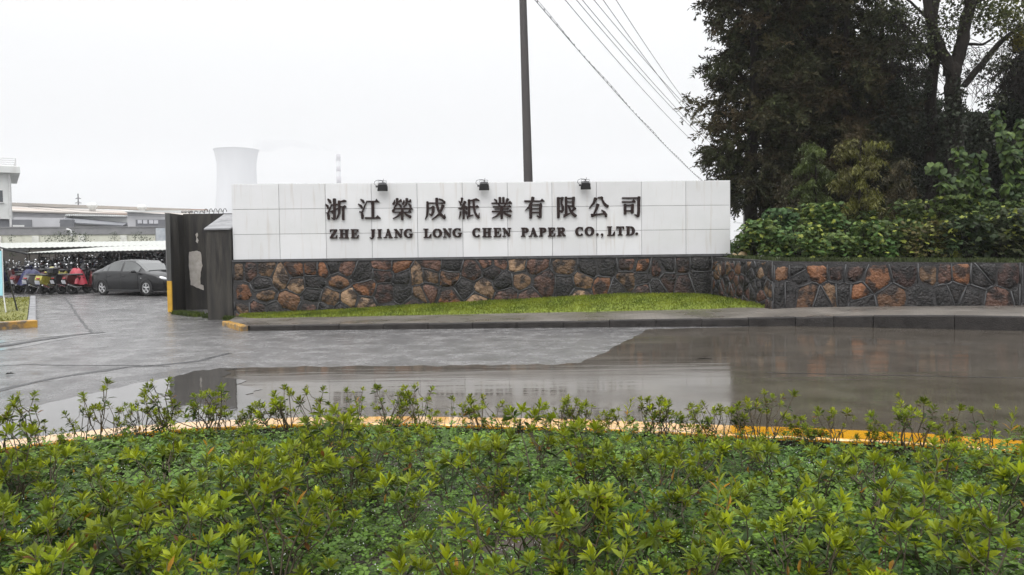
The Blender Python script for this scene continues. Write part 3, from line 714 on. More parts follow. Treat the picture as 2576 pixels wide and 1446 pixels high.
# ---- the stone wall
SC = {'O': (0.25, 0.105, 0.043), 'B': (0.19, 0.095, 0.045), 'T': (0.24, 0.145, 0.078), 'L': (0.38, 0.25, 0.15), 'P': (0.215, 0.11, 0.076), 'R': (0.068, 0.031, 0.023), 'K': (0.030, 0.027, 0.027), 'N': (0.125, 0.062, 0.042)}
S3 = [(115,900,'T'),(230,900,'N'),(350,895,'T'),(500,960,'L'),(628,890,'O'),(780,880,'O'),(862,880,'O'),(1070,870,'P'),(960,845,'K'),(155,1095,'O'),(330,1010,'K'),(640,1025,'L'),(780,1000,'K'),(1010,990,'B'),(1220,930,'K'),(1250,1050,'O'),(1410,930,'R'),(1415,850,'P'),(1550,855,'O'),(355,1115,'T'),(575,1165,'B'),(770,1110,'K'),(940,1145,'T'),(1105,1150,'L'),(1240,1190,'L'),(1420,1090,'R'),(1590,1090,'K'),(1590,960,'K'),(1710,950,'L'),(1740,1095,'T'),(145,1260,'T'),(300,1250,'P'),(430,1270,'K'),(750,1240,'N'),(900,1260,'K'),(1040,1255,'K'),(1680,1200,'B')]
S5 = [(255,265,'T'),(280,170,'N'),(420,270,'B'),(230,390,'N'),(620,230,'N'),(430,180,'K'),(430,460,'O'),(560,370,'K'),(715,370,'L'),(760,150,'P'),(840,150,'P'),(880,310,'K'),(800,225,'R'),(1010,150,'L'),(1040,310,'T'),(1150,165,'P'),(1240,330,'N'),(920,450,'N'),(665,480,'L'),(1100,460,'N'),(1425,190,'T'),(1570,310,'T'),(1420,340,'K'),(1620,200,'K'),(1760,180,'K'),(1740,360,'O'),(1550,440,'L'),(1960,300,'T'),(1965,165,'P'),(2080,195,'O'),(2205,220,'N'),(2080,290,'K'),(2100,390,'P'),(1850,400,'K'),(2200,370,'K'),(2300,300,'R'),(2430,170,'N'),(2440,330,'R'),(2300,180,'K'),(2560,290,'K'),(2560,160,'K')]
S6 = [(800,190,'B'),(905,190,'K'),(1030,195,'O'),(1200,190,'N'),(1320,205,'N'),(1490,240,'O'),(1680,210,'R'),(1885,215,'T'),(2090,200,'O'),(2290,210,'K'),(2480,200,'R'),(2650,210,'K'),(810,350,'K'),(990,360,'B'),(1150,390,'T'),(1230,390,'K'),(1370,400,'O'),(1590,385,'B'),(1830,380,'K'),(2010,370,'K'),(2200,390,'K'),(2400,400,'N'),(2580,390,'K'),(2750,300,'K')]
def cells(seeds, rect):
    out = []
    for i, (x, y, c) in enumerate(seeds):
        P = [(rect[0], rect[1]), (rect[2], rect[1]), (rect[2], rect[3]), (rect[0], rect[3])]
        for j, (a, b, _) in enumerate(seeds):
            if i == j or not P: continue
            mx, my, dx, dy = (x+a)/2, (y+b)/2, a-x, b-y; Q = []
            for k in range(len(P)):
                p, q = P[k], P[(k+1) % len(P)]
                dp = (p[0]-mx)*dx+(p[1]-my)*dy; dq = (q[0]-mx)*dx+(q[1]-my)*dy
                if dp <= 0: Q.append(p)
                if dp*dq < 0: t = dp/(dp-dq); Q.append((p[0]+(q[0]-p[0])*t, p[1]+(q[1]-p[1])*t))
            P = Q
        out.append(P)
    return out
def stone_face(A, B, seeds, z0, ztop, rndm, root, scale=1.0):
    """stones, pointing and mortar on the vertical face from A to B (front is on the right-hand side of A->B seen from above)"""
    ax = (B-A).to_3d(); ax.z = 0; Ln = ax.length; ax.normalize(); n = Vector((ax.y, -ax.x, 0))
    Pt = lambda s, z, d: (A.x+ax.x*s+n.x*d, A.y+ax.y*s+n.y*d, z)
    st, jt = MB(), MB()
    seen = set()
    for (x, y, c), P in zip(seeds, cells(seeds, (0.02, z0, Ln-.02, ztop))):
        if len(P) < 3: continue
        cx = sum(p[0] for p in P)/len(P); cy = sum(p[1] for p in P)/len(P)
        # pointing ridges along the cell edges
        for k in range(len(P)):
            p, q = P[k], P[(k+1) % len(P)]
            key = tuple(sorted([(round(p[0], 2), round(p[1], 2)), (round(q[0], 2), round(q[1], 2))]))
            if key in seen or math.dist(p, q) < .03: continue
            seen.add(key)
            if p[1] > ztop-.01 and q[1] > ztop-.01: continue
            if rndm.random() < .22: continue
            mid = ((p[0]+q[0])/2+rndm.uniform(-.02, .02), (p[1]+q[1])/2+rndm.uniform(-.02, .02))
            r_ = rndm.uniform(.008, .017)
            jt.tube([Pt(*p, .004), Pt(*mid, .012), Pt(*q, .004)], [r_, r_*1.15, r_], 6)
        # the stone: cell pulled in, rounded, domed
        ins = (rndm.uniform(.010, .026) if rndm.random() < .65 else rndm.uniform(.026, .06))*scale
        Q = []
        for p in P:
            d = math.dist(p, (cx, cy)); f = max(.35, 1-ins*1.35/d) if d > 0 else 1; Q.append((cx+(p[0]-cx)*f, cy+(p[1]-cy)*f))
        for _ in range(rndm.choice((1, 1, 1, 2))):
            Q = [w for k in range(len(Q)) for w in ((Q[k][0]*.84+Q[(k+1) % len(Q)][0]*.16, Q[k][1]*.84+Q[(k+1) % len(Q)][1]*.16), ((Q[k][0]+Q[(k+1) % len(Q)][0])/2+rndm.uniform(-.012, .012), (Q[k][1]+Q[(k+1) % len(Q)][1])/2+rndm.uniform(-.012, .012)), (Q[k][0]*.16+Q[(k+1) % len(Q)][0]*.84, Q[k][1]*.16+Q[(k+1) % len(Q)][1]*.84))] if len(Q) < 40 else Q
        Q = [(a+rndm.uniform(-.014, .014), b+rndm.uniform(-.014, .014)) for a, b in Q]
        k = len(Q); col = Vector(SC[c])*rndm.uniform(.55, 1.05); base = len(st.v)
        dome = rndm.uniform(.012, .034)
        vs, cs = [], []
        for f, d in ((1.0, -.005), (.93, dome*.6), (.6, dome), (.25, dome*1.15)):
            for a, b in Q:
                vs.append(Pt(cx+(a-cx)*f, cy+(b-cy)*f, d+rndm.uniform(-.006, .006)*(d > 0)))
                cs.append(tuple(col*rndm.uniform(.82, 1.18)))
        vs.append(Pt(cx, cy, dome*1.1)); cs.append(tuple(col))
        fs = [(r*k+i, r*k+(i+1) % k, (r+1)*k+(i+1) % k, (r+1)*k+i) for r in range(3) for i in range(k)] + [(3*k+i, 3*k+(i+1) % k, 4*k) for i in range(k)]
        ar = sum(Q[i][0]*Q[(i+1) % k][1]-Q[(i+1) % k][0]*Q[i][1] for i in range(k))
        if ar < 0: fs = [f[::-1] for f in fs]
        st._add(vs, fs); st.c[base:] = cs
    o = st.build('stones', M_STONE, root, smooth=True, colors=True); o['label'] = 'rough orange, tan and dark stones set in the mortar'
    jt.build('pointing', M_JOINT, root, smooth=True)
rnd = random.Random(21)
wall = empty('stone_wall', (0, 0, 0))
tag(wall, 'low rubble stone wall of orange, tan and dark stones under the white sign', 'wall')
def wall_core(A, B, th, z0, zA, zB, root, name='wall_core', mat=M_MORTAR, ext=0.0):
    ax = (B-A).normalized(); n = Vector((ax.y, -ax.x, 0)); B = B+ax*ext; m = MB()
    P = [A, B, B-n*th, A-n*th]
    m._add([(p.x, p.y, z0) for p in P]+[(p.x, p.y, z) for p, z in zip(P, (zA, zB, zB, zA))], [(3, 2, 1, 0), (4, 5, 6, 7), (0, 1, 5, 4), (1, 2, 6, 5), (2, 3, 7, 6), (3, 0, 4, 7)])
    return m.build(name, mat, root)
def face_seeds(lst, x0, sc, A, B, jit=0):
    ax = (B-A).normalized(); n = Vector((ax.y, -ax.x, 0)); out = []
    for zx, zy, c in lst:
        px, py = (x0[0]+zx*sc)/1.5907, (x0[1]+zy*sc)/1.5907; d = ray(px, py); t = (A-CO).dot(n)/d.dot(n); p = CO+d*t
        out.append(((p-A).dot(ax), p.z, c))
    return out
seeds = face_seeds(S3, (900, 680), .4494, W0, W1) + face_seeds(S5, (1600, 980), .4658, W0, W1)
for i in range(9): seeds.append((i*1.0+rnd.uniform(0, .6), rnd.uniform(-.05, .12), rnd.choice('TKBN')))
wall_core(W0, W1, .6, -.1, 1.50, 1.50, wall, ext=.53)
stone_face(W0, W1, seeds, 0.0, 1.50, rnd, wall)
m = MB(); a = W0+NS*.03; b = W0+NS*.03+US*(SLEN+.04)
wall_core(a, b, .62, 1.494, 1.552, 1.549, wall, 'coping', M_COPING)
seg = empty('stone_wall', (0, 0, 0)); tag(seg, 'short return of stone wall turning towards the road beside the sign end', 'wall')
L_ = (W2-W1).length; sd = []
s = .07
while s < L_-.05:
    z = rnd.uniform(.1, .3)
    while z < 1.42:
        sd.append((s+rnd.uniform(-.04, .04), z, rnd.choice('BNKRKTKRNKL'))); z += rnd.uniform(.38, .62)
    s += rnd.uniform(.10, .17)
wall_core(W1, W2, .4, -.1, 1.465, 1.365, seg)
stone_face(W1, W2, sd, 0.0, 1.36, rnd, seg, .8)
wr_ = empty('stone_wall', (0, 0, 0)); tag(wr_, 'stone retaining wall of the raised planting bed along the pavement', 'wall')
seeds = [(s_+rnd.uniform(-.07, .07), z_+rnd.uniform(-.06, .06), c_) for s_, z_, c_ in face_seeds(S6, (2700, 980), .5419, W2, W3)] + [(rnd.uniform(.2, 5.2), rnd.uniform(.3, 1.2), rnd.choice('KNK')) for _ in range(7)]
wall_core(W2, W3, .4, -.1, 1.365, 1.27, wr_, ext=.01)
stone_face(W2, W3, seeds, 0.1, 1.275, rnd, wr_)
wall_core(W3, W4, .4, -.1, 1.27, 1.2, wr_)
sd = [(rnd.uniform(.1, 5.2), rnd.uniform(.2, 1.1), rnd.choice('KTBN')) for _ in range(26)]
stone_face(W3, W4, sd, 0.1, 1.2, rnd, wr_)
# ================================================================ weathered concrete gate wall on the left of the sign
gate = empty('gate_wall', (0, 0, 0)); tag(gate, 'dark weathered concrete gate wall with pale peeling plaster and wire hooks', 'gate wall')
M_PIERGREY = pmat('pale_wet_slab', (0.22, 0.22, 0.23), (0.15, 0.15, 0.155), scale=3, rough=0.3, rough2=0.5, bump=0.3)
M_YSTRIPE = pmat('yellow_gate_paint', (0.62, 0.36, 0.03), (0.5, 0.28, 0.03), scale=4, rough=0.5, bump=0.3, c3=(0.2, 0.14, 0.07), s3=8, t3=(0.62, 0.72))
M_SLABGREY = pmat('grey_slab_edge', (0.075, 0.075, 0.073), (0.05, 0.05, 0.047), scale=3, rough=0.6, stretch=(2, 2, .4), bump=.3)
ga = at_y(419.5, 640, 23.6); gb_ = at_y(429.5, 640, 23.6)
xa0, xa1 = ga.x, gb_.x
m = MB(); m.box(((xa0+xa1)/2, 24.12, 1.47), (xa1-xa0, 1.0, 2.96), bev=.01); m.build('side_slab', M_DARKCONC, gate)
m = MB(); m.box(((xa0+xa1)/2, 23.60, 1.95), (xa1-xa0+.004, .045, 2.0)); m.build('slab_edge', M_SLABGREY, gate)
m = MB(); m.box(((xa0+xa1)/2, 23.595, .49), (xa1-xa0+.02, .06, .92), bev=.006); m.build('yellow_band', M_YSTRIPE, gate)
m = MB(); m.box((xa0-.016, 24.10, 1.96), (.022, 1.0, 2.0)); m.build('lit_side_strip', M_PIERGREY, gate)  # pale strip paints the slab's left side as lit
pr0, pr1 = at_y(520, 690, 20.72).x, SL.x-.03
m = MB(); bx0, bx1 = xa1-.01, pr1+.1
m.box(((bx0+bx1)/2, 24.72, 1.48), (bx1-bx0, .3, 3.0), bev=.012); m.build('back_panel', M_DARKCONC, gate)
# the pier, its top sloping up towards the back
Y0, Y1 = 20.72, 24.55
def pier(mb, x0, x1, zf, zb, ym):
    vs = [(x0, Y0, -.1), (x1, Y0, -.1), (x1, Y1, -.1), (x0, Y1, -.1), (x0, Y0, zf), (x1, Y0, zf), (x1, ym, zb), (x0-.22, ym, zb), (x1, Y1, zb), (x0-.22, Y1, zb)]
    mb._add(vs, [(3, 2, 1, 0), (0, 1, 5, 4), (1, 2, 8, 6, 5), (2, 3, 9, 8), (3, 0, 4, 7, 9), (4, 5, 6, 7), (7, 6, 8, 9)])
m = MB(); pier(m, pr0, pr1, 2.33, 2.80, 22.7); m.build('pier', M_DARKCONC, gate)
m = MB(); z0c, z1c = 2.337, 2.807
m._add([(pr0-.03, Y0-.04, z0c-.008), (pr1-.004, Y0-.04, z0c-.008), (pr1-.004, 22.72, z1c), (pr0-.235, 22.72, z1c), (pr0-.03, Y0-.04, z0c+.03), (pr1-.004, Y0-.04, z0c+.03), (pr1-.004, 22.72, z1c+.04), (pr0-.235, 22.72, z1c+.04)],
       [(3, 2, 1, 0), (4, 5, 6, 7), (0, 1, 5, 4), (1, 2, 6, 5), (2, 3, 7, 6), (3, 0, 4, 7)])
m.build('sloping_cap', M_PIERGREY, gate)
# bare plaster where the render has come off
pp = [(476, 633), (484, 632), (496, 631), (505, 634), (507, 652), (509, 668), (505, 684), (504, 700), (505, 715), (512, 718), (512, 729), (500, 725), (488, 719), (480, 716), (478, 690), (475, 668)]
def rough_patch(name, pts, Y, d, mat):
    rr = random.Random(5); P = []
    for i in range(len(pts)):
        a, b = pts[i], pts[(i+1) % len(pts)]
        for k in range(3):
            t = k/3; q = at_y(a[0]*(1-t)+b[0]*t+rr.uniform(-.7, .7), a[1]*(1-t)+b[1]*t+rr.uniform(-.7, .7), Y); P.append((q.x, q.z))
    M_ = Matrix(((1, 0, 0, 0), (0, 0, -1, Y), (0, 1, 0, 0), (0, 0, 0, 1)))
    mm = MB(); mm.prism(P, M_, d, 0); return mm.build(name, mat, gate)
rough_patch('plaster_patch', pp, 24.565, .012, M_PLASTER)
rough_patch('plaster_patch', [(492, 588), (496, 585), (498, 592), (496, 598), (499, 606), (497, 611), (493, 607), (494, 597)], 24.565, .01, M_PLASTER)
for k, px in enumerate((481, 493, 507, 518, 530.5, 542, 554, 565.5)):
    p = at_y(px, 537, 24.7); h = .085 if k > 2 else .05; w = .055
    t = MB(); t.tube([(p.x-w, p.y, 2.97), (p.x-w*.9, p.y, 2.98+h), (p.x-w*.3, p.y, 2.98+h*1.75), (p.x+w*.4, p.y, 2.98+h*1.75), (p.x+w, p.y, 2.98+h), (p.x+w, p.y, 2.985+h*.55)], .011, 6)
    t.build('wire_hook', M_METAL_D, gate)
# rough grass along its foot
r = np.random.default_rng(12); n = 5200
u_ = r.random(n); v_ = r.random(n)**1.4
P = np.stack([-9.9+u_*3.05, 23.45-u_*2.95-.45+v_*.55*(.6+.8*r.random(n)), np.zeros(n)], 1)
P2 = P[np.sin(P[:, 0]*9)+np.sin(P[:, 0]*4.1+1) > -1.3*r.random(len(P))-.2]
o = blades('grass', P2, .11, 13, (0.10, 0.13, 0.02), (0.06, 0.085, 0.02), .009); tag(o, 'rough grass tufts along the foot of the dark gate wall', 'grass')

# ================================================================ raised planting bed
m = MB()
bed = [(W1.x+.2, W1.y+.2, 1.40), (W1.x+.35, W1.y-.1, 1.40), (W2.x+.3, W2.y+.25, 1.31), (W3.x, W3.y+.3, 1.22), (W4.x, W4.y+.3, 1.2), (34, 14, 1.2), (34, 60, 1.25), (4.2, 60, 1.25), (4.2, 22.0, 1.40)]
m.face([Vector(p) for p in bed]); o = m.build('planting_soil', M_SOIL)
bm = bmesh.new(); bm.from_mesh(o.data); bmesh.ops.triangulate(bm, faces=bm.faces[:])
for f in bm.faces:
    if f.normal.z < 0: f.normal_flip()
bm.to_mesh(o.data); bm.free(); tag(o, kind='structure')

# ---------------------------------------------------------------- foliage tools
def frames(D, roll):
    D = D/np.maximum(np.linalg.norm(D, axis=1, keepdims=True), 1e-9)
    up = np.where(np.abs(D[:, 2:3]) > .95, np.array([[1., 0, 0]]), np.array([[0, 0, 1.]]))
    Y = np.cross(up, D); Y /= np.maximum(np.linalg.norm(Y, axis=1, keepdims=True), 1e-9); Z = np.cross(D, Y)
    c, s = np.cos(roll)[:, None], np.sin(roll)[:, None]
    return D, Y*c+Z*s, Z*c-Y*s
def inst(shape, faces, P, D, roll, L, W):
    """copies of one leaf outline: shape (k,3) with x along the leaf, y across, z up"""
    X, Y, Z = frames(D, roll); S = np.asarray(shape, float); k = len(S); n = len(P)
    V = P[:, None, :] + S[None, :, 0:1]*(L[:, None, None])*X[:, None, :] + S[None, :, 1:2]*(W[:, None, None])*Y[:, None, :] + S[None, :, 2:3]*(L[:, None, None])*Z[:, None, :]
    F = (np.arange(n)*k)[:, None, None] + np.asarray(faces)[None]
    return V.reshape(-1, 3), F.reshape(-1, F.shape[-1])
DIAMOND = ([(0, 0, 0), (.45, .5, .03), (1, 0, -.05), (.45, -.5, .03)], [(0, 3, 2, 1)])
LANCE = ([(0, 0, 0), (.25, .32, .05), (.25, 0, 0.01), (.25, -.32, .05), (.62, .46, .05), (.62, 0, 0), (.62, -.46, .05), (1, 0, -.07)],
         [(0, 2, 1, 1), (0, 3, 2, 2), (2, 5, 4, 1), (3, 6, 5, 2), (5, 7, 4, 4), (6, 7, 5, 5)])
LOBED = ([(0, 0, 0), (-.12, .30, .0), (.10, .52, -.05), (.34, .36, 0.02), (.66, .44, -.06), (.66, .17, .02), (1.0, 0, -.12), (.66, -.17, .02), (.66, -.44, -.06), (.34, -.36, .02), (.10, -.52, -.05), (-.12, -.30, 0)], [tuple(range(12))[::-1]])
HEART = ([(0, 0, 0), (-.14, .22, -.02), (.02, .48, -.05), (.32, .52, -.04), (.68, .30, -.07), (1, 0, -.2), (.68, -.30, -.07), (.32, -.52, -.04), (.02, -.48, -.05), (-.14, -.22, -.02)], [tuple(range(10))[::-1]])
def tri_fix(F):
    """quads with a doubled corner become triangles; returns all as triangles"""
    out = []
    a = F[:, [0, 1, 2]]; out.append(a)
    if F.shape[1] == 4:
        b = F[F[:, 2] != F[:, 3]]; out.append(b[:, [0, 2, 3]])
    return np.concatenate(out)
def leaves_mesh(name, shape, P, D, roll, L, W, C, mat, parent, cvar=.25, seed=0, smooth=False):
    r = np.random.default_rng(seed); V, F = inst(shape[0], shape[1], P, D, roll, L, W)
    if len(shape[1]) > 1: F = tri_fix(F)
    k = len(shape[0]); Cc = C*r.uniform(1-cvar, 1+cvar, (len(C), 1)); Cc = np.repeat(Cc, k, 0)
    return np_mesh(name, V, F, Cc, mat, parent, smooth)
M_BARK = pmat('dark_bark', (0.011, 0.009, 0.0075), (0.026, 0.021, 0.017), scale=6, rough=0.85, spec=0.2, bump=0.9, bscale=16, stretch=(2, 2, .35), bdist=.04)
M_NEEDLE = leafmat('conifer_spray', rough=0.6, trans=0.12, spec=0.12)
M_BROAD = leafmat('broad_leaf', rough=0.45, trans=0.22, spec=0.18)
M_THIN = leafmat('thin_leaf', rough=0.45, trans=0.3)

def conifer(x, y, z0, H, rad, base, nb, seed, label, cA, cB, group=None, lean=(0, 0), dens=1.0, leaf=(.145, .045), name='conifer', low=0.0, trunkr=.16):
    r = np.random.default_rng(seed); t = empty(name, (x, y, z0)); tag(t, label, 'tree', group)
    tr = MB(); hs_ = np.linspace(0, H, 12)
    tr.tube([(lean[0]*h/H+.04*math.sin(h*1.3+seed), lean[1]*h/H+.04*math.cos(h*1.1), h) for h in hs_], [trunkr*(1-.86*h/H)+.02 for h in hs_], 9)
    TP, TD, TL, TT = [], [], [], []
    for b in range(nb):
        f = (b+r.random())/nb; h = base + (H-base)*f; az = b*2.4 + r.uniform(-.5, .5)
        ln = rad*(1-f**3.6*.78)*r.uniform(.55, 1.12)*(1 if f > .06 else .8)
        el = r.uniform(.0, .45) - .25*(1-f)
        px, py = lean[0]*h/H, lean[1]*h/H; pts = [Vector((px, py, h))]; d = Vector((math.cos(az)*math.cos(el), math.sin(az)*math.cos(el), math.sin(el)))
        ns = 6; droop = r.uniform(.02, .11)
        for s in range(ns):
            pts.append(pts[-1] + d*(ln/ns)); d = (d + Vector((r.uniform(-.12, .12), r.uniform(-.12, .12), -droop*(1.3 if s < 4 else -1.0)))).normalized()
        tr.tube(pts, [max(.006, .035*(ln/rad)*(1-s/ns)) for s in range(ns+1)], 4, cap=False)
        tone_b = r.random(); lum_b = r.uniform(.6, 1.5)
        ntw = max(5, int(19*dens*ln/rad*1.4))
        for k in range(ntw):
            q = r.uniform(.12, 1.0)**.8; i = min(ns-1, int(q*ns)); u = q*ns-i
            p = pts[i].lerp(pts[i+1], u); dd = (pts[i+1]-pts[i]).normalized(); side = Vector((-dd.y, dd.x, 0))*(1 if k % 2 else -1)
            v = dd*r.uniform(.2, .9) + side*r.uniform(.2, 1.0) + Vector((0, 0, r.uniform(-.95, .65)))
            TP.append(p); TD.append(v.normalized()); TL.append(r.uniform(.24, .72)*(.6+.5*ln/rad)); TT.append((tone_b, lum_b*r.uniform(.8, 1.2)))
    tr.build('trunk', M_BARK, t, smooth=True)
    TP = np.array([list(p) for p in TP]); TD = np.array([list(p) for p in TD]); TL = np.array(TL)
    K = int(21*dens)+1; n = len(TP)
    q = np.tile(np.linspace(.05, 1, K), n); ip = np.repeat(np.arange(n), K)
    P = TP[ip] + TD[ip]*(TL[ip]*q)[:, None] + np.stack([r.normal(0, .02, n*K), r.normal(0, .02, n*K), -.12*(q**2)*TL[ip]], 1)
    rv = r.normal(0, .75, (n*K, 3)); rv[:, 2] -= .25
    D = TD[ip] + rv
    L = leaf[0]*r.uniform(.6, 1.35, n*K); W = leaf[1]*r.uniform(.7, 1.5, n*K)
    TT = np.array(TT); tw = np.clip(TT[:, 0]+r.normal(0, .2, n), 0, 1)[ip][:, None]; C = (np.array(cA)*(1-tw) + np.array(cB)*tw)*TT[:, 1][ip][:, None]
    leaves_mesh('crown', DIAMOND, P, D, r.uniform(-1.5, 1.5, n*K), L, W, C, M_NEEDLE, t, .3, seed)
    return t

CA, CB = (0.046, 0.033, 0.017), (0.036, 0.042, 0.017)
DK, DG = (0.028, 0.028, 0.018), (0.03, 0.042, 0.022)
def gx_(px, Y): return at_y(px, 600, Y).x
CG = 'conifers behind the white sign'
conifer(gx_(1885, 27.5), 27.5, 1.3, 13.5, 2.08, 1.9, 160, 1, 'tall dark brownish conifer with feathery sprays reaching out beside the overhead wires', CA, CB, CG, lean=(.35, 0), dens=1.25, trunkr=.22)
conifer(gx_(2010, 29.5), 29.5, 1.3, 14.5, 2.5, 1.2, 135, 2, 'tall dark conifer second from the wires, its crown merging with its neighbours', CA, CB, CG, dens=1.2, trunkr=.2)
conifer(gx_(2125, 28.0), 28.0, 1.3, 13.0, 2.2, 1.6, 125, 3, 'rusty brown tinged conifer rising behind the two slender saplings', (0.046, 0.034, 0.018), CB, CG, dens=1.15)
conifer(gx_(2215, 31.0), 31.0, 1.3, 9.6, 2.3, 1.2, 110, 4, 'lower dark green conifer beside the thin poplar trunk', DK, DG, CG, dens=1.15)
conifer(gx_(2010, 33.5), 33.5, 1.3, 15, 2.3, 1.2, 105, 5, 'dark conifer half hidden behind the front row of conifers', DK, DG, CG, dens=1.1)
conifer(gx_(2060, 37.0), 37.0, 1.3, 13, 2.8, .6, 105, 7, 'deep green conifer standing far back in the clump of trees', DK, DG, CG, dens=1.15, leaf=(.17, .06))
conifer(gx_(2330, 35.0), 35.0, 1.3, 6.6, 2.5, .4, 90, 9, 'squat dark evergreen behind the forked trunk', DK, DG, CG, dens=1.3, leaf=(.16, .06))
conifer(gx_(2475, 34.0), 34.0, 1.3, 6.0, 2.2, .3, 90, 10, 'squat dark evergreen showing below the bare twigs at the right', DK, DG, CG, dens=1.3, leaf=(.16, .06))
conifer(gx_(2590, 27.5), 27.5, 1.2, 8.2, 1.3, .3, 110, 11, 'narrow nearly black conifer at the right edge', (0.016, 0.018, 0.013), (0.022, 0.028, 0.018), CG, dens=1.3)
conifer(gx_(2200, 40.0), 40.0, 1.3, 9.5, 3.0, .3, 100, 12, 'broad dark evergreen deep in the clump, filling the gap between trunks', DK, DG, CG, dens=1.2, leaf=(.2, .08))
conifer(gx_(2420, 43.0), 43.0, 1.3, 7.8, 3.2, .3, 90, 13, 'broad dark evergreen far behind the large-leaved shrub', DK, DG, CG, dens=1.2, leaf=(.2, .08))
conifer(gx_(2560, 40.0), 40.0, 1.3, 5.6, 2.8, .2, 80, 14, 'low dark evergreen behind the narrow conifer', DK, DG, CG, dens=1.2, leaf=(.2, .08))

# ---- the forked poplar and its thin neighbour
def broad_tree(name, x, y, z0, limbs, label, leafspec, seed, group=None, twigs=None):
    """limbs: list of (points, radii); leafspec: list of (centre, radius xyz, count, size, colA, colB)"""
    r = np.random.default_rng(seed); t = empty(name, (x, y, z0)); tag(t, label, 'tree', group)
    tr = MB()
    for pts, rad in limbs:
        Q = []; RR_ = []
        for i in range(len(pts)-1):
            for k in range(4):
                u = k/4; p = Vector(pts[i]).lerp(Vector(pts[i+1]), u); Q.append(p + Vector((r.normal(0, .012), r.normal(0, .012), 0))*(3 if rad[0] > .1 else 1)); RR_.append(rad[i]*(1-u)+rad[i+1]*u)
        Q.append(Vector(pts[-1])); RR_.append(rad[-1])
        tr.tube(Q, RR_, 9)
    if twigs:
        for (c, ext, n, ln) in twigs:
            for k in range(n):
                p = Vector((c[0]+r.uniform(-ext[0], ext[0]), c[1]+r.uniform(-ext[1], ext[1]), c[2]+r.uniform(-ext[2], ext[2]))); d = Vector((r.normal(0, .6), r.normal(0, .6), r.normal(-.35, .6))).normalized(); q = [p]
                for s in range(4): q.append(q[-1]+d*ln/4*r.uniform(.6, 1.3)); d = (d+Vector((r.normal(0, .25), r.normal(0, .25), -.18))).normalized()
                tr.tube(q, [.009, .008, .007, .006, .005], 4, cap=False)
    tr.build('trunk', M_BARK, t, smooth=True)
    P, D, L, C = [], [], [], []
    for c, rad, n, size, ca, cb in leafspec:
        v = r.normal(0, 1, (n, 3)); v /= np.linalg.norm(v, axis=1, keepdims=True); v *= (r.random((n, 1))**.45)
        p = np.array(c) + v*np.array(rad); P.append(p); d = r.normal(0, 1, (n, 3)); d[:, 2] -= .8; D.append(d); L.append(size*r.uniform(.7, 1.3, n))
        q = r.random((n, 1)); C.append(np.array(ca)*(1-q)+np.array(cb)*q)
    P, D, L, C = np.concatenate(P), np.concatenate(D), np.concatenate(L), np.concatenate(C)
    leaves_mesh('crown', HEART, P, D, r.uniform(-1.2, 1.2, len(P)), L, L*.85, C, M_THIN, t, .25, seed)
    return t
YT = 25.5
def tp(px, py, Y, o): q = at_y(px, py, Y); return (q.x-o[0], q.y-o[1], q.z-o[2])
o = (gx_(2408, YT), YT, 1.25)
T_ = lambda px, py, dy=0: tp(px, py, YT+dy, o)
GDK, GYL = (0.035, 0.042, 0.018), (0.06, 0.075, 0.02)
broad_tree('poplar', *o, [
  ([(0.05, 0, -.1), T_(2412, 560), T_(2404, 450), T_(2398, 330), T_(2396, 220), T_(2393, 165)], [.30, .27, .25, .245, .24, .20]),
  ([T_(2392, 190), T_(2362, 110), T_(2338, 40), T_(2322, -40), T_(2310, -130)], [.19, .15, .13, .12, .10]),
  ([T_(2400, 185), T_(2420, 100), T_(2436, 20), T_(2458, -60), T_(2470, -150)], [.22, .19, .17, .15, .12]),
  ([T_(2425, 215), T_(2448, 185), T_(2480, 150), T_(2510, 110, .3), T_(2560, 70, .5), T_(2610, 40, .6)], [.10, .11, .10, .085, .065, .05]),
  ([T_(2430, 110), T_(2470, 112, -.2), T_(2500, 95, -.4)], [.05, .04, .025]),
  ([T_(2398, 190), T_(2372, 165, -.2), T_(2350, 140, -.3)], [.04, .03, .02]),
  ([T_(2440, 15), T_(2500, -20, -.3), T_(2560, -60, -.5)], [.07, .05, .03])],
  'large forked poplar trunk with sparse autumn leaves and hanging bare twigs',
  [(T_(2530, 30), (.95, 1.0, .85), 1200, .085, (0.10, 0.105, 0.02), GYL), (T_(2440, 30), (.9, .9, .8), 650, .08, GDK, GYL), (T_(2350, 90), (.7, .8, .9), 500, .08, GDK, GYL), (T_(2490, 170), (.85, .8, .55), 330, .075, GDK, (0.05, 0.05, 0.03)),
   (T_(2565, 100), (.35, .4, .35), 260, .09, (0.2, 0.17, 0.02), (0.12, 0.12, 0.02)), (T_(2400, -60), (1.6, 1.2, .8), 900, .085, GDK, GYL), (T_(2500, 250), (.5, .6, .35), 130, .08, GDK, GDK), (T_(2402, 300, -.2), (.34, .4, 1.5), 1100, .085, DK, DG), (T_(2410, 480, -.2), (.45, .5, 1.0), 900, .085, DK, DG), (T_(2460, 330, .5), (.7, .5, .7), 1100, .085, DK, DG), (T_(2540, 370, .6), (.8, .5, .6), 900, .085, DK, DG)], 31,
  twigs=[(T_(2500, 170), (1.0, .5, .8), 150, .9), (T_(2545, 130), (.4, .4, .9), 90, 1.1), (T_(2360, 120), (.8, .6, 1.2), 130, .9), (T_(2280, 100), (.7, .5, 1.0), 70, .9)])
YT2 = 27.2; o2 = (gx_(2352, YT2), YT2, 1.25)
T2 = lambda px, py, dy=0: tp(px, py, YT2+dy, o2)
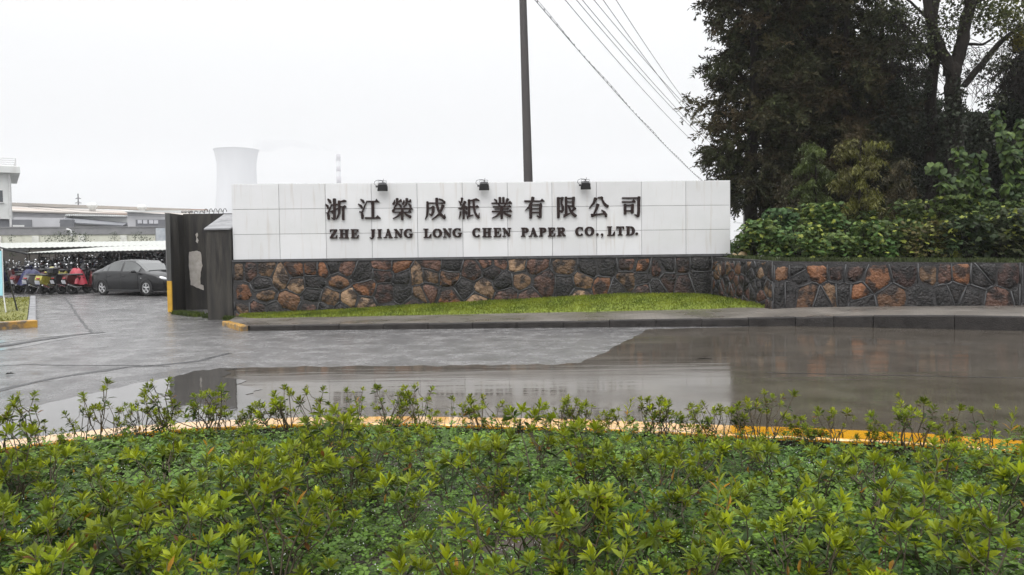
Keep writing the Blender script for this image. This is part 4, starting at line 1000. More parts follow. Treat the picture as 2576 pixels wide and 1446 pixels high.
broad_tree('poplar', *o2, [
  ([(0, 0, -.1), T2(2345, 500), T2(2340, 380), T2(2340, 260), T2(2345, 120), T2(2348, 0), T2(2350, -150)], [.22, .20, .19, .185, .18, .17, .13]),
  ([T2(2343, 150), T2(2300, 90), T2(2250, 40), T2(2200, 10)], [.06, .05, .04, .025]), ([T2(2344, 240), T2(2290, 190), T2(2255, 175)], [.04, .03, .02]), ([T2(2344, 60), T2(2290, 5), T2(2240, -30)], [.05, .04, .03])],
  'slimmer straight poplar trunk beside the forked one, with thin speckled leaves',
  [(T2(2285, 90), (.75, .8, 1.0), 900, .075, GDK, GYL), (T2(2230, 40), (.8, .8, .7), 650, .08, GDK, GYL), (T2(2300, 210), (.6, .8, .7), 700, .08, GDK, DG), (T2(2350, 330), (.7, .8, .9), 1500, .085, DK, DG), (T2(2250, 300), (.8, .8, .7), 900, .085, DK, DG), (T2(2360, 450), (.7, .6, .8), 1200, .085, DK, DG)], 32,
  twigs=[(T2(2290, 100), (.8, .5, 1.1), 120, .8)])

# ---- two pale rocks lying where the sign meets the planting bed
M_ROCK = pmat('pale_rock', (0.42, 0.31, 0.17), (0.28, 0.2, 0.11), scale=9, rough=.6, bump=.6, bscale=14)
for px, w, lab in ((1849, .15, 'pale tan rock touching the right end of the white sign'), (1867, .19, 'larger pale tan rock beside the shrubs near the sign end')):
    q = at_y(px, 640, 21.05); rr = random.Random(int(px)); m = MB(); m.ball((0, 0, 0), (w, w*.7, w*.62), 14, 9); m.v = [(x*(1+.16*math.sin(y*40+z*31)), y*(1+.1*math.sin(x*37)), z*(1+.2*math.sin(x*29+y*17))) for x, y, z in m.v]
    o = m.build('rock', M_ROCK, smooth=True); o.location = (q.x, 21.05, 1.40+w*.4); o.rotation_euler = (0, 0, px); tag(o, lab, 'rock')
# ---- the two saplings in front
def sapling(px, Y, z0, H, rad, seed, label, cA, cB, nl, drop=.9):
    r = np.random.default_rng(seed); x = gx_(px, Y); t = empty('sapling', (x, Y, z0)); tag(t, label, 'sapling', 'saplings in the raised bed')
    tr = MB(); tr.tube([(0, 0, -.05), (.03, 0, H*.3), (-.02, .02, H*.65), (.02, 0, H)], [.05, .045, .03, .012], 7)
    P, D, Cc = [], [], []
    nb = 46
    for b in range(nb):
        f = (b+r.random())/nb; h = H*(.12+.86*f); az = r.uniform(0, 6.283); ln = rad*(math.sin(math.pi*min(1, .12+f*.74))**.55)*r.uniform(.5, 1.1)
        p = Vector((0, 0, h)); d = Vector((math.cos(az), math.sin(az), r.uniform(.3, .9))).normalized(); q = [p]
        for s in range(5): q.append(q[-1]+d*ln/4.3); d = (d+Vector((r.normal(0, .12), r.normal(0, .12), -.30))).normalized()
        tr.tube(q, [.012, .010, .008, .006, .005, .004], 4, cap=False)
        tone = r.random()
        for k in range(nl//nb):
            u = r.uniform(.2, 1)*5; i = min(4, int(u)); pp_ = q[i].lerp(q[i+1], u-i); P.append(pp_ + Vector((r.normal(0, .05), r.normal(0, .05), r.normal(0, .05))))
            D.append((r.normal(0, .6), r.normal(0, .6), -drop+r.normal(0, .4))); w = min(1, max(0, tone*.7+r.random()*.4)); Cc.append([cA[c]*(1-w)+cB[c]*w for c in range(3)])
    tr.build('trunk', M_BARK, t, smooth=True)
    P = np.array([list(p) for p in P]); n = len(P)
    leaves_mesh('crown', DIAMOND, P, np.array(D), r.uniform(-1, 1, n), r.uniform(.09, .17, n), r.uniform(.025, .045, n), np.array(Cc), M_THIN, t, .25, seed)
sapling(2052, 23.2, 1.33, 3.35, .80, 41, 'young drooping sapling with olive green narrow leaves', (0.10, 0.135, 0.024), (0.05, 0.068, 0.02), 6600)
sapling(2162, 22.0, 1.33, 3.30, .88, 42, 'young sapling with yellowish leaves turning brown at one side', (0.14, 0.145, 0.025), (0.075, 0.068, 0.02), 6200)
sapling(2262, 23.5, 1.33, 2.9, .62, 43, 'thin rusty brown sapling beside the yellowish one', (0.075, 0.055, 0.022), (0.045, 0.045, 0.02), 3000)
sapling(1990, 24.2, 1.33, 2.6, .55, 44, 'small brownish sapling under the tall conifers', (0.06, 0.045, 0.022), (0.045, 0.05, 0.02), 2000)

# ---- broad-leaved shrubs along the wall
def shrub(x, y, z0, rx, ry, H, seed, label, cA, cB, n, size, shape=LOBED, droop=.35, name='broadleaf_shrub', group='broadleaf shrubs in the raised bed', mat=None, hi=None):
    r = np.random.default_rng(seed); t = empty(name, (x, y, z0)); tag(t, label, 'shrub', group)
    st = MB()
    for k in range(9):
        az = r.uniform(0, 6.283); e = r.uniform(.2, .8); st.tube([(r.normal(0, .06), r.normal(0, .06), -.03), (math.cos(az)*rx*e*.5, math.sin(az)*ry*e*.5, H*.5), (math.cos(az)*rx*e, math.sin(az)*ry*e, H*.92)], [.014, .010, .006], 5)
    st.build('stem', M_BARK, t)
    # leaves gather in clumps spread over the outside of the bush
    nc = 26; cz = r.random(nc)**.8; az = r.uniform(0, 6.283, nc); rr = np.sqrt(r.random(nc))*(1-.45*cz**3)
    C0 = np.stack([np.cos(az)*rr*rx, np.sin(az)*rr*ry, .12*H+cz*.86*H], 1); tone = r.random(nc)
    i = r.integers(0, nc, n); P = C0[i] + r.normal(0, 1, (n, 3))*np.array([rx*.20, ry*.20, H*.13]); P[:, 2] = np.clip(P[:, 2], .03, H*1.05)
    D = P*np.array([1/rx, 1/ry, 0.1]) + r.normal(0, .45, (n, 3)); D[:, 2] = -droop + r.normal(0, .35, n)
    D[:, 1] -= .35
    w = np.clip(tone[i]*.65+r.random(n)*.45, 0, 1)[:, None]; C = np.array(cA)*(1-w)+np.array(cB)*w
    if hi is not None:
        pick = r.random(n) < hi[1]; C[pick] = np.array(hi[0])
    L = size*r.uniform(.55, 1.25, n)
    leaves_mesh('foliage', shape, P, D, r.normal(0, .5, n), L, L*1.05, C, mat or M_BROAD, t, .3, seed)
    return t
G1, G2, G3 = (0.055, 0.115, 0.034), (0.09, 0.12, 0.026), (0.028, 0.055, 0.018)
YEL = ((0.22, 0.25, 0.045), .08)
SH = [(1868, 21.7, .45, .5, .72, G1, G2, 'leafy shrub pressed against the right end of the white sign'),
      (1905, 20.9, .55, .5, 1.05, G1, G2, 'bright lobed shrub just beside the sign end with a few pale leaves'),
      (1962, 21.8, .5, .6, 1.38, G1, G3, 'bluish green lobed shrub second from the sign end'),
      (2010, 20.4, .6, .5, .9, G1, G2, 'lobed shrub hanging over the wall corner below the olive sapling'),
      (2065, 21.4, .5, .5, 1.5, G2, G1, 'yellow green lobed shrub at the foot of the olive sapling'),
      (2115, 20.0, .55, .45, .7, G1, G2, 'low pale lobed shrub close to the wall top between the two saplings'),
      (2180, 20.1, .62, .45, .95, (0.06, 0.135, 0.04), G2, 'fresh green lobed shrub in front of the yellowish sapling'),
      (2185, 21.9, .55, .6, 1.3, G3, G2, 'dull green shrub behind the yellowish sapling'),
      (2255, 20.4, .6, .5, 1.0, G2, G3, 'olive shrub with yellowing leaves right of the yellowish sapling'),
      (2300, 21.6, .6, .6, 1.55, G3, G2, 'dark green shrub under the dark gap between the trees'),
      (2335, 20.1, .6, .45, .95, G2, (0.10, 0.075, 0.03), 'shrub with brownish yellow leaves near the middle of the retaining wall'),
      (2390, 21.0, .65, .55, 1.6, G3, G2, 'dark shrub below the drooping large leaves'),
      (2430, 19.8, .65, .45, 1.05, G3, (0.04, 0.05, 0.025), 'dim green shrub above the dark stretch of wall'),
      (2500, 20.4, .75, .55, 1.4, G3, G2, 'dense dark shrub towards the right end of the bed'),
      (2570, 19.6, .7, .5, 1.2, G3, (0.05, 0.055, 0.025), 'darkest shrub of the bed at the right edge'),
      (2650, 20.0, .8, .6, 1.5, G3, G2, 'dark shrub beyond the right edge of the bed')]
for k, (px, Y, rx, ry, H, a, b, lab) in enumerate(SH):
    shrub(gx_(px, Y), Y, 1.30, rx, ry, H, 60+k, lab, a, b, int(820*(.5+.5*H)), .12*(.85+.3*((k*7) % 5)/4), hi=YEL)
# the tall shrub with large drooping leaves
def bigleaf(px, Y, H, seed, label, n, tips):
    r = np.random.default_rng(seed); x = gx_(px, Y); t = empty('large_leaf_shrub', (x, Y, 1.28)); tag(t, label, 'shrub', 'large-leaved shrubs at the right')
    st = MB(); P, D, C = [], [], []
    for (qx, qy, dy) in tips:
        e = at_y(qx, qy, Y+dy); e = Vector((e.x-x, e.y-Y, e.z-1.28)); q0 = Vector((r.normal(0, .1), r.normal(0, .1), 0)); mid = q0.lerp(e, .5) + Vector((-e.x*.15, 0, e.z*.16))
        pts = [q0.lerp(mid, u).lerp(mid.lerp(e, u), u) for u in np.linspace(0, 1, 9)]
        st.tube(pts, [.03-.0026*i for i in range(9)], 5)
        for k in range(n):
            u = r.uniform(.3, 1.0)*8; i = min(7, int(u)); p = pts[i].lerp(pts[i+1], u-i); side = r.choice([-1, 1])
            a = r.uniform(0, 6.283); off = Vector((math.cos(a), math.sin(a), r.uniform(-.2, .3)))*r.uniform(.03, .2); P.append(p+off)
            D.append((off.x*3+r.normal(0, .2), off.y*3-.25+r.normal(0, .2), r.uniform(-1.0, -.1))); w = r.random()
            C.append([(0.075, 0.115, 0.022)[c]*(1-w)+(0.026, 0.05, 0.02)[c]*w for c in range(3)])
    st.build('stem', M_BARK, t, smooth=True)
    P = np.array([list(p) for p in P]); n_ = len(P); L = r.uniform(.10, .21, n_)
    leaves_mesh('foliage', HEART, P, np.array(D), r.normal(0, .45, n_), L, L*.9, np.array(C), M_BROAD, t, .25, seed)
bigleaf(2480, 21.3, 3.4, 81, 'tall shrub with large drooping heart-shaped leaves in arching sprays', 100,
        [(2345, 410, -.2), (2370, 460, -.4), (2400, 370, 0), (2430, 440, -.3), (2400, 540, -.4), (2460, 380, -.2), (2480, 470, -.5), (2440, 590, -.5), (2500, 560, -.5), (2390, 500, -.3)])
bigleaf(2560, 21.0, 4.0, 82, 'tallest large-leaved shrub at the right edge with a pale green tip', 105,
        [(2498, 275, 0), (2520, 330, -.2), (2545, 380, -.3), (2575, 300, 0), (2600, 360, 0), (2530, 460, -.4), (2560, 520, -.5), (2600, 470, -.3), (2545, 600, -.5), (2600, 580, -.4)])
# low weeds along the top of the retaining wall
r = np.random.default_rng(90); n = 5200
u_ = r.random(n); Wt = np.array([[W1.x+.3, W1.y-.5, 1.41], [W2.x+.12, W2.y+.12, 1.34], [W3.x, W3.y+.12, 1.25], [W4.x, W4.y+.12, 1.2]])
sg = np.array([0, .22, .72, 1.0]); P = np.stack([np.interp(u_, sg, Wt[:, c]) for c in range(3)], 1); P[:, 1] += r.random(n)*.55; P[:, 0] += r.random(n)*.1
o = blades('grass', P, .12, 91, (0.075, 0.10, 0.03), (0.05, 0.065, 0.025), .012); tag(o, 'low weeds along the top of the planting bed wall', 'grass')
# dense undergrowth that closes the view under the trees
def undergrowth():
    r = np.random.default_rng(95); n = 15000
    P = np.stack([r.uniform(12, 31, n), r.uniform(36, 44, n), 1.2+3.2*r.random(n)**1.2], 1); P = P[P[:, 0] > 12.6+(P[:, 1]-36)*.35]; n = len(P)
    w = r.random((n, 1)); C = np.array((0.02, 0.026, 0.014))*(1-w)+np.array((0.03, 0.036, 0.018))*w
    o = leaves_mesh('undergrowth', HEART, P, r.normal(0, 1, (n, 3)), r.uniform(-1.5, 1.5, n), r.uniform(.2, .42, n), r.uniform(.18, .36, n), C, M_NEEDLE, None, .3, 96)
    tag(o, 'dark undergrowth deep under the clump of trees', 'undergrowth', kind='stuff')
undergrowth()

# ---- two thin fence posts seen through the gap beside the sign
M_POST = pmat('concrete_post', (0.30, 0.30, 0.29), (0.22, 0.22, 0.21), scale=6, rough=0.8)
for px, lab in ((1872, 'thin pale fence post seen through the gap nearest the sign end'), (1886, 'thin grey fence post seen through the gap beside the tree trunk')):
    p = at_y(px, 560, 44); t = empty('fence_post', (p.x, 44, 1.2)); tag(t, lab, 'post', 'fence posts behind the trees')
    m = MB(); m.box((0, 0, 1.6), (.13, .13, 3.3), bev=.02); m.tube([(0, 0, 3.2), (.06, -.02, 3.5)], .035, 6); m.build('shaft', M_POST, t)
    k = MB()
    for h in (.5, .95, 1.4, 1.85, 2.3): k.box((-.05, -.08, h), (.05, .05, .03))
    k.build('wire_clip', M_GALV, t)
for k in range(4):
    m = MB(); z = 1.9+.45*k; m.tube([(at_y(1845, 560, 43.9).x, 43.9, z), (at_y(1875, 560, 43.9).x, 43.9, z-.03), (at_y(1915, 560, 43.9).x, 43.9, z)], .012, 5)
    tag(m.build('fence_wire', M_GALV), ['lowest', 'second lowest', 'second highest', 'highest'][k] + ' thin strand of fence wire between the pale posts', 'wire', 'fence wires')

# ================================================================ utility pole and overhead wires
M_POLE = pmat('pole_concrete', (0.050, 0.045, 0.045), (0.075, 0.068, 0.066), scale=4, rough=0.55, rough2=0.8, bump=0.3, stretch=(1, 1, .25))
M_WIRE = pmat('wire', (0.06, 0.06, 0.065), rough=0.5)
M_INS = pmat('insulator', (0.3, 0.28, 0.27), rough=0.2)
YP = 26.0
p0 = at_y(1328.5, 460, YP); p1 = at_y(1315, 0, YP); dxdz = (p1.x-p0.x)/(p1.z-p0.z); ztop = 13.4
pole = empty('utility_pole', (p0.x-dxdz*p0.z, YP, 0)); tag(pole, 'tall dark slightly leaning utility pole behind the white sign', 'pole')
m = MB(); m.tube([(dxdz*z, 0, z) for z in (-.2, 3, 6, 9, 12, ztop)], [.165, .150, .136, .122, .108, .10], 16); m.build('shaft', M_POLE, pole, smooth=True)
arm_dir = Vector((.80, -.6, 0)).normalized()
for zc, nm in ((12.9, 'crossarm'), (11.9, 'crossarm')):
    m = MB(); c = Vector((dxdz*zc, -.12, zc)); m.box(c, (2.0, .08, .09), rz=math.atan2(arm_dir.y, arm_dir.x)); arm = m.build(nm, M_GALV, pole)
    for s in (-.9, .25, .9):
        q = MB(); pz = c+arm_dir*s; q.lathe([(.03, 0), (.06, .03), (.03, .06), (.055, .09), (.02, .13)], 10, Matrix.Translation(pz+Vector((0, 0, .045)))); q.build('insulator', M_INS, arm)
P0 = Vector(pole.location)
def near(zc, s): return P0 + Vector((dxdz*zc, -.12, zc+.17)) + arm_dir*s
def wire(name, A, B, sag, label, rad=.010, group='overhead power wires'):
    n = 40; pts = [Vector(A).lerp(Vector(B), i/n) - Vector((0, 0, 4*sag*(i/n)*(1-i/n))) for i in range(n+1)]
    # thicker far away is not needed: a real cable keeps its size
    m = MB(); m.tube(pts, rad, 5); return tag(m.build(name, M_WIRE, smooth=True), label, 'wire', group)
YF = 62.0
def through(A, px, py, Yq, t):
    """the far end of a straight line from A that passes the point seen at (px, py) at fraction t"""
    q = at_y(px, py, A.y+(Yq-A.y)*t); return Vector(A)+(q-Vector(A))/t
def far(px, py): return at_y(px, py, YF)
WL = [(12.9, -.9, (1442, 0), (1730, 340), 'lowest of the fan of power wires, nearest the pole'), (12.9, .25, (1470, 0), (1752, 330), 'second lowest power wire of the fan'),
      (12.9, .9, (1484, 0), (1768, 338), 'third power wire, close beside the second'), (11.9, -.9, (1513, 0), (1772, 310), 'fourth power wire, crossing the fifth before the trees'),
      (11.9, .25, (1533, 0), (1764, 322), 'fifth power wire, crossing the fourth before the trees'), (11.9, .9, (1564, 0), (1748, 282), 'steepest power wire, furthest from the pole')]
# each wire is strung between two places it is seen at: high and near, low and far; it runs on past both
for k, (zc, s, a, b, lab) in enumerate(WL):
    A = at_y(a[0], a[1], 31.0+.5*k); B = at_y(b[0], b[1], 56.0)
    d = B-A; A2 = A-d*.55; B2 = B+d*.12
    wire('power_wire', A2, B2, .42, lab, .014)
A = P0+Vector((dxdz*10.2, -.1, 10.2)); B = far(1775, 462)
n = 60; cm = MB(); d = B-A; B2 = A+d*1.05; rr = random.Random(2)
pts = [A.lerp(B2, i/n) - Vector((0, 0, 4*.35*(i/n)*(1-i/n))) for i in range(n+1)]
cm.tube(pts, .013, 5)
cm.tube([p + Vector((0, 0, .05+.05*math.sin(i*.5))) for i, p in enumerate(pts)], .008, 4)
for i in range(1, n): cm.box(pts[i]+Vector((0, 0, .03)), (.03, .03, .09))
tag(cm.build('telephone_cable', M_WIRE), 'lone twisted cable with clips sloping down from the pole to the trees', 'cable')
# the next pole of the line stands hidden among the trees
# ================================================================ foreground: yellow kerb, planting soil, clover, azaleas
KZ = 0.155
nearpx = [(0, 1129), (159, 1104), (317, 1088), (444, 1075), (700, 1061), (1022, 1058), (1330, 1070), (1637, 1082), (1731, 1090), (2038, 1100), (2311, 1112), (2566, 1121)]
ki = [Vector((-7.6, 2.6, KZ)), Vector((-5.9, 4.55, KZ))] + [at_z(px, py, KZ) for px, py in nearpx] + [Vector((5.5, 4.55, KZ)), Vector((7.4, 2.7, KZ))]
# smooth the run of the kerb
for _ in range(2):
    ki = [ki[0]] + [(ki[i-1]+ki[i]*2+ki[i+1])/4 for i in range(1, len(ki)-1)] + [ki[-1]]
kr = resample(ki, .25)
KWD = lambda x: .29 if x < -1.5 else .29+.07*min(1, (x+1.5)/3)
inner, outer = [], []
for i, p in enumerate(kr):
    t = (kr[min(i+1, len(kr)-1)]-kr[max(i-1, 0)]).normalized(); n = Vector((-t.y, t.x, 0)); inner.append(p); outer.append(p+n*KWD(p.x))
def kerb_run(name, mat, zlo, zhi, c, push, jzr):
    m = MB(); seglen = 4; rr = random.Random(6)
    for s in range(0, len(kr)-1, seglen):
        ids = list(range(s, min(s+seglen, len(kr)-1)+1)); jz = rr.uniform(-jzr, jzr); ring = []
        for q, i in enumerate(ids):
            a, b = inner[i].copy(), outer[i].copy(); d = (b-a).normalized(); a += d*push; b -= d*push
            if q == 0: sh = (inner[i+1]-inner[i]).normalized()*.004; a += sh; b += sh
            if q == len(ids)-1: sh = (inner[i]-inner[i-1]).normalized()*.004; a -= sh; b -= sh
            z = zhi+jz
            for P, zz_ in ((a, zlo), (a, z-c), (a+d*c*.4, z-c*.3), (a+d*c, z), (b-d*c, z), (b-d*c*.4, z-c*.3), (b, z-c), (b, zlo)): ring.append((P.x, P.y, zz_))
        k = 8; nn_ = len(ids)
        m._add(ring, [(j*k+q, (j+1)*k+q, (j+1)*k+(q+1) % k, j*k+(q+1) % k) for j in range(nn_-1) for q in range(k)] + [tuple(range(k))[::-1], tuple((nn_-1)*k+q for q in range(k))])
    return tag(m.build(name, mat), kind='structure')
kerb_run('yellow_kerb', M_YELLOW, KZ-.03, KZ, .014, 0.0, .003)
kerb_run('kerb', M_KERB, -.06, KZ-.033, .004, .006, .0)
def inner_y(x): return float(np.interp(x, [p.x for p in inner], [p.y for p in inner]))
def bed_z(x, y):
    e = max(0.0, inner_y(x)-y); return .035 + .10*min(1.0, e/2.2) + .018*math.sin(x*3.1+y*1.7) + .014*math.sin(x*7.3-y*5.1)
m = MB(); nx_, ny_ = 90, 44; V = []
for i in range(nx_+1):
    x = -7.3+14.5*i/nx_; y1 = inner_y(x)+.01
    for j in range(ny_+1):
        y = -1.2+(y1+1.2)*j/ny_; V.append((x, y, bed_z(x, y) + (.012*math.sin(x*23)*math.sin(y*19))))
m._add(V, [(i*(ny_+1)+j, (i+1)*(ny_+1)+j, (i+1)*(ny_+1)+j+1, i*(ny_+1)+j+1) for i in range(nx_) for j in range(ny_)])
tag(m.build('bed_soil', M_SOIL, smooth=True), kind='structure')

# patches: where clover thins out to bare soil
def patchy(x, y, a=0.0):
    return np.sin(x*1.9+a)*np.sin(y*2.3+1.1*a+.5)+.6*np.sin(x*4.3-y*3.1+2*a)+.35*np.sin(x*8.7+y*7.9+a)
rC = np.random.default_rng(71)
BAREPX = [(335, 1215, 55, 26), (215, 1165, 25, 9), (640, 1240, 45, 14), (1330, 1395, 110, 26), (1240, 1290, 60, 12), (290, 1330, 60, 15), (700, 1330, 40, 20), (60, 1400, 60, 25), (1075, 1280, 35, 12), (2100, 1430, 60, 16)]
BARE = []
for px, py, a, b in BAREPX:
    p = at_z(px, py, .1); d = a/FPX*p.y; BARE.append((p.x, p.y, d*1.1, max(.10, b/FPX*p.y*p.y/1.45)))
def in_bare(x, y, k=1.0):
    o = np.zeros(len(x), bool)
    for (cx, cy, a, b) in BARE: o |= ((x-cx)/(a*k))**2+((y-cy)/(b*k))**2 < 1
    return o
def in_bed(n, r, ymin=2.0, margin=.04):
    x = r.uniform(-6.6, 6.4, n); y = r.uniform(ymin, 7.0, n); iy = np.interp(x, [p.x for p in inner], [p.y for p in inner])
    k = (y < iy-margin) & (np.abs(x) < y*.68+2.4); return x[k], y[k]
# clover: three round leaflets on a stalk
TH3 = [0, 2*math.pi/3, 4*math.pi/3]
def clover(n, seed):
    r = np.random.default_rng(seed); x, y = in_bed(n, r)
    keep = (patchy(x, y) > -1.2*r.random(len(x))-.75) & ~(in_bare(x, y) & (r.random(len(x)) < .93)); x, y = x[keep], y[keep]; n = len(x)
    z = np.array([bed_z(a, b) for a, b in zip(x, y)]) + np.clip(r.gamma(2.4, .026, n), .012, .19)*(1+.25*patchy(x, y, 1.7))
    sc = .013*r.uniform(.7, 1.5, n)*(1+.25*np.sin(x*2.1+y*1.3)); rot = r.uniform(0, 6.283, n)
    tilt = np.stack([r.normal(0, .30, n), r.normal(-.1, .30, n), np.ones(n)], 1); tilt /= np.linalg.norm(tilt, axis=1, keepdims=True)
    base = np.stack([x, y, z], 1); Vs = []; shape = np.array([(0.1, 0, 0), (.75, .62, .10), (1.25, .60, .06), (1.45, 0, -.02), (1.25, -.60, .06), (.75, -.62, .10)])
    X0 = np.cross(np.array([[0, 1., 0]]), tilt); X0 /= np.linalg.norm(X0, axis=1, keepdims=True); Y0_ = np.cross(tilt, X0)
    for th in TH3:
        a = rot+th+r.normal(0, .12, n); ca, sa = np.cos(a)[:, None], np.sin(a)[:, None]; ex = X0*ca+Y0_*sa; ey = Y0_*ca-X0*sa
        fold = r.uniform(-.25, .35, n)[:, None]; ex = ex + tilt*fold
        Vs.append(base[:, None, :] + (shape[None, :, 0:1]*ex[:, None, :]+shape[None, :, 1:2]*ey[:, None, :]+shape[None, :, 2:3]*tilt[:, None, :])*sc[:, None, None])
    V = np.concatenate(Vs).reshape(-1, 3); m_ = 3*n; F = (np.arange(m_)*6)[:, None]+np.arange(6)[None]
    w = np.clip(.5+.4*patchy(x, y, .9)+r.normal(0, .25, n), 0, 1)[:, None]
    C = np.array((0.055, 0.118, 0.016))*(1-w)+np.array((0.105, 0.18, 0.018))*w; C *= r.uniform(.35, 1.5, (n, 1)); C = np.tile(np.repeat(C, 6, 0).reshape(n, 6, 3), (3, 1, 1)).reshape(-1, 3)  # wide random tone range; the darkest leaflets stand in for deep shadow
    return np_mesh('clover', V, F, C, M_CLOVER)
M_CLOVER = leafmat('clover_leaf', rough=0.4, trans=0.25, spec=0.25)
tag(clover(185000, 72), 'wet dark green clover covering the soil between the azaleas', 'clover', kind='stuff')
# fallen yellow and brown leaves are scattered on it
M_AZ = leafmat('azalea_leaf', rough=0.42, trans=0.40, spec=0.2, var=0.25)
M_DEAD = leafmat('dead_leaf', rough=0.4, trans=0.3)
M_STEM = pmat('azalea_stem', (0.055, 0.04, 0.026), (0.09, 0.07, 0.04), scale=30, rough=0.7)
M_STEMG = pmat('weed_stem', (0.16, 0.17, 0.06), (0.12, 0.12, 0.045), scale=30, rough=0.6)
AZ_TIP, AZ_MID, AZ_OLD_SHADE, AZ_SICK = (0.27, 0.31, 0.012), (0.13, 0.172, 0.013), (0.032, 0.06, 0.012), (0.34, 0.18, 0.02)  # old lower leaves are darkened further to paint deep shadow

def azalea(seed, H, spread, nst, leggy=False):
    """stems, each with whorls of leaves at its end and a few along it; returns (root, stems, leaves)"""
    r = np.random.default_rng(seed); root = empty('azalea', (0, 0, -9)); st = MB(); P, D, L, W, C = [], [], [], [], []
    def whorl(p, axis, n, ln, col, up):
        a0 = r.uniform(0, 6.283); ax = Vector(axis).normalized(); a = ax.orthogonal().normalized(); b = ax.cross(a)
        for k in range(n):
            t_ = a0+2.39996*k; e = up*r.uniform(.75, 1.3); rad = a*math.cos(t_)+b*math.sin(t_)
            d = rad*math.cos(e)+ax*math.sin(e); P.append(p+ax*(.016*k/n)+rad*.003); D.append(d); l = ln*r.uniform(.7, 1.2)*(1-.30*k/n); L.append(l); W.append(l*r.uniform(.30, .42))
            c = Vector(col)*r.uniform(.7, 1.25)
            if r.random() < .012: c = Vector((0.16, 0.07, 0.02))*r.uniform(.4, 1.2)
            C.append(c)
    for s in range(nst):
        az = r.uniform(0, 6.283); lean = spread*r.uniform(.25, 1.0); hh = H*r.uniform(.62, 1.08)
        pts = [Vector((r.normal(0, .012), r.normal(0, .012), -.03))]; q = Vector((math.cos(az)*lean, math.sin(az)*lean, hh))
        for u in (.25, .5, .75, 1.0):
            pts.append(Vector((q.x*(u**1.25)+r.normal(0, .012), q.y*(u**1.25)+r.normal(0, .012), hh*(u**.92))))
        st.tube(pts, [.0042, .0038, .0034, .0028, .002], 5, cap=False)
        ax = (pts[-1]-pts[-2]).normalized(); young = r.random()
        tip = Vector(AZ_TIP).lerp(Vector(AZ_MID), min(1, young*1.5)); ln = r.uniform(.038, .056) if leggy else r.uniform(.048, .078)
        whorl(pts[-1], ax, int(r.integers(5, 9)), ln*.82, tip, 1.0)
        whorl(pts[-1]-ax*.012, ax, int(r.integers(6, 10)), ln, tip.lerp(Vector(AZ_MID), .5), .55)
        if r.random() < .7: whorl(pts[-1].lerp(pts[-2], .35), ax, int(r.integers(3, 7)), ln*1.1, Vector(AZ_MID).lerp(Vector(AZ_OLD_SHADE), r.random()), .30)
        if r.random() < (.35 if leggy else .85): whorl(pts[-2], ax, int(r.integers(3, 6)), ln*1.1, Vector(AZ_OLD_SHADE), .2)
        if r.random() < (.04 if leggy else .4): whorl(pts[-3], ax, int(r.integers(2, 4)), ln, Vector(AZ_OLD_SHADE) if r.random() < .88 else Vector(AZ_SICK), .1)
        # side shoot
        if r.random() < .65:
            a2 = r.uniform(0, 6.283); b0 = pts[2].lerp(pts[3], r.random()); e = b0+Vector((math.cos(a2)*.09, math.sin(a2)*.09, r.uniform(.07, .15)))
            mid = b0.lerp(e, .5)+Vector((math.cos(a2)*.02, math.sin(a2)*.02, -.01)); st.tube([b0, mid, e], [.003, .0025, .0018], 4, cap=False); ax2 = (e-mid).normalized()
            t2 = Vector(AZ_TIP).lerp(Vector(AZ_MID), r.random()); whorl(e, ax2, int(r.integers(5, 8)), ln*.8, t2, .95); whorl(e-ax2*.012, ax2, int(r.integers(4, 7)), ln*.9, t2.lerp(Vector(AZ_MID), .6), .45)
    for k in range(int(r.integers(1, 4))):
        a2 = r.uniform(0, 6.283); b0 = Vector((r.normal(0, .015), r.normal(0, .015), H*r.uniform(.1, .45))); e = b0+Vector((math.cos(a2)*.10, math.sin(a2)*.10, r.uniform(.02, .16))); st.tube([b0, b0.lerp(e, .5)+Vector((0, 0, .015)), e], [.0024, .002, .0012], 4, cap=False)
        if r.random() < .6: P.append(e); D.append(Vector((r.normal(0, .5), r.normal(0, .5), -.8))); L.append(.05); W.append(.016); C.append(Vector(AZ_SICK)*r.uniform(.5, 1.1))
    st.build('stem', M_STEM, root, smooth=True)
    n = len(P)
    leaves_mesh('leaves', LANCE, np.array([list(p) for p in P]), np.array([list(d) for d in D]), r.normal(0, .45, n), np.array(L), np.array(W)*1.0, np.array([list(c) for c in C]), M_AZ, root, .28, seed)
    return root
def weed(seed, H, nleaf):
    """a single upright stalk with long narrow leaves along it"""
    r = np.random.default_rng(seed); root = empty('weed', (0, 0, -9)); st = MB(); P, D, L, W, C = [], [], [], [], []
    lean = r.uniform(-.10, .10, 2); pts = [Vector((lean[0]*u**1.6, lean[1]*u**1.6, H*u-.03*(1-u))) for u in np.linspace(0, 1, 7)]
    st.tube(pts, [.0045, .0042, .004, .0036, .003, .0024, .0015], 5, cap=False)
    for k in range(nleaf):
        u = .22+.78*(k/nleaf)**.85; i = min(5, int(u*6)); p = pts[i].lerp(pts[i+1], u*6-i); t_ = 2.39996*k; e = .25+.95*(u-.22)
        D.append(Vector((math.cos(t_)*math.cos(e), math.sin(t_)*math.cos(e), math.sin(e)))); P.append(p); l = (.105-.055*abs(u-.45)/.55)*r.uniform(.8, 1.2); L.append(l); W.append(l*.22); w = u
        C.append(Vector(AZ_MID).lerp(Vector(AZ_TIP), w*r.uniform(.2, .9)) if r.random() < .95 else Vector(AZ_SICK))
    st.build('stem', M_STEMG, root, smooth=True); n = len(P)
    leaves_mesh('leaves', LANCE, np.array([list(p) for p in P]), np.array([list(d) for d in D]), r.normal(0, .2, n), np.array(L), np.array(W), np.array([list(c) for c in C]), M_AZ, root, .28, seed)
    return root
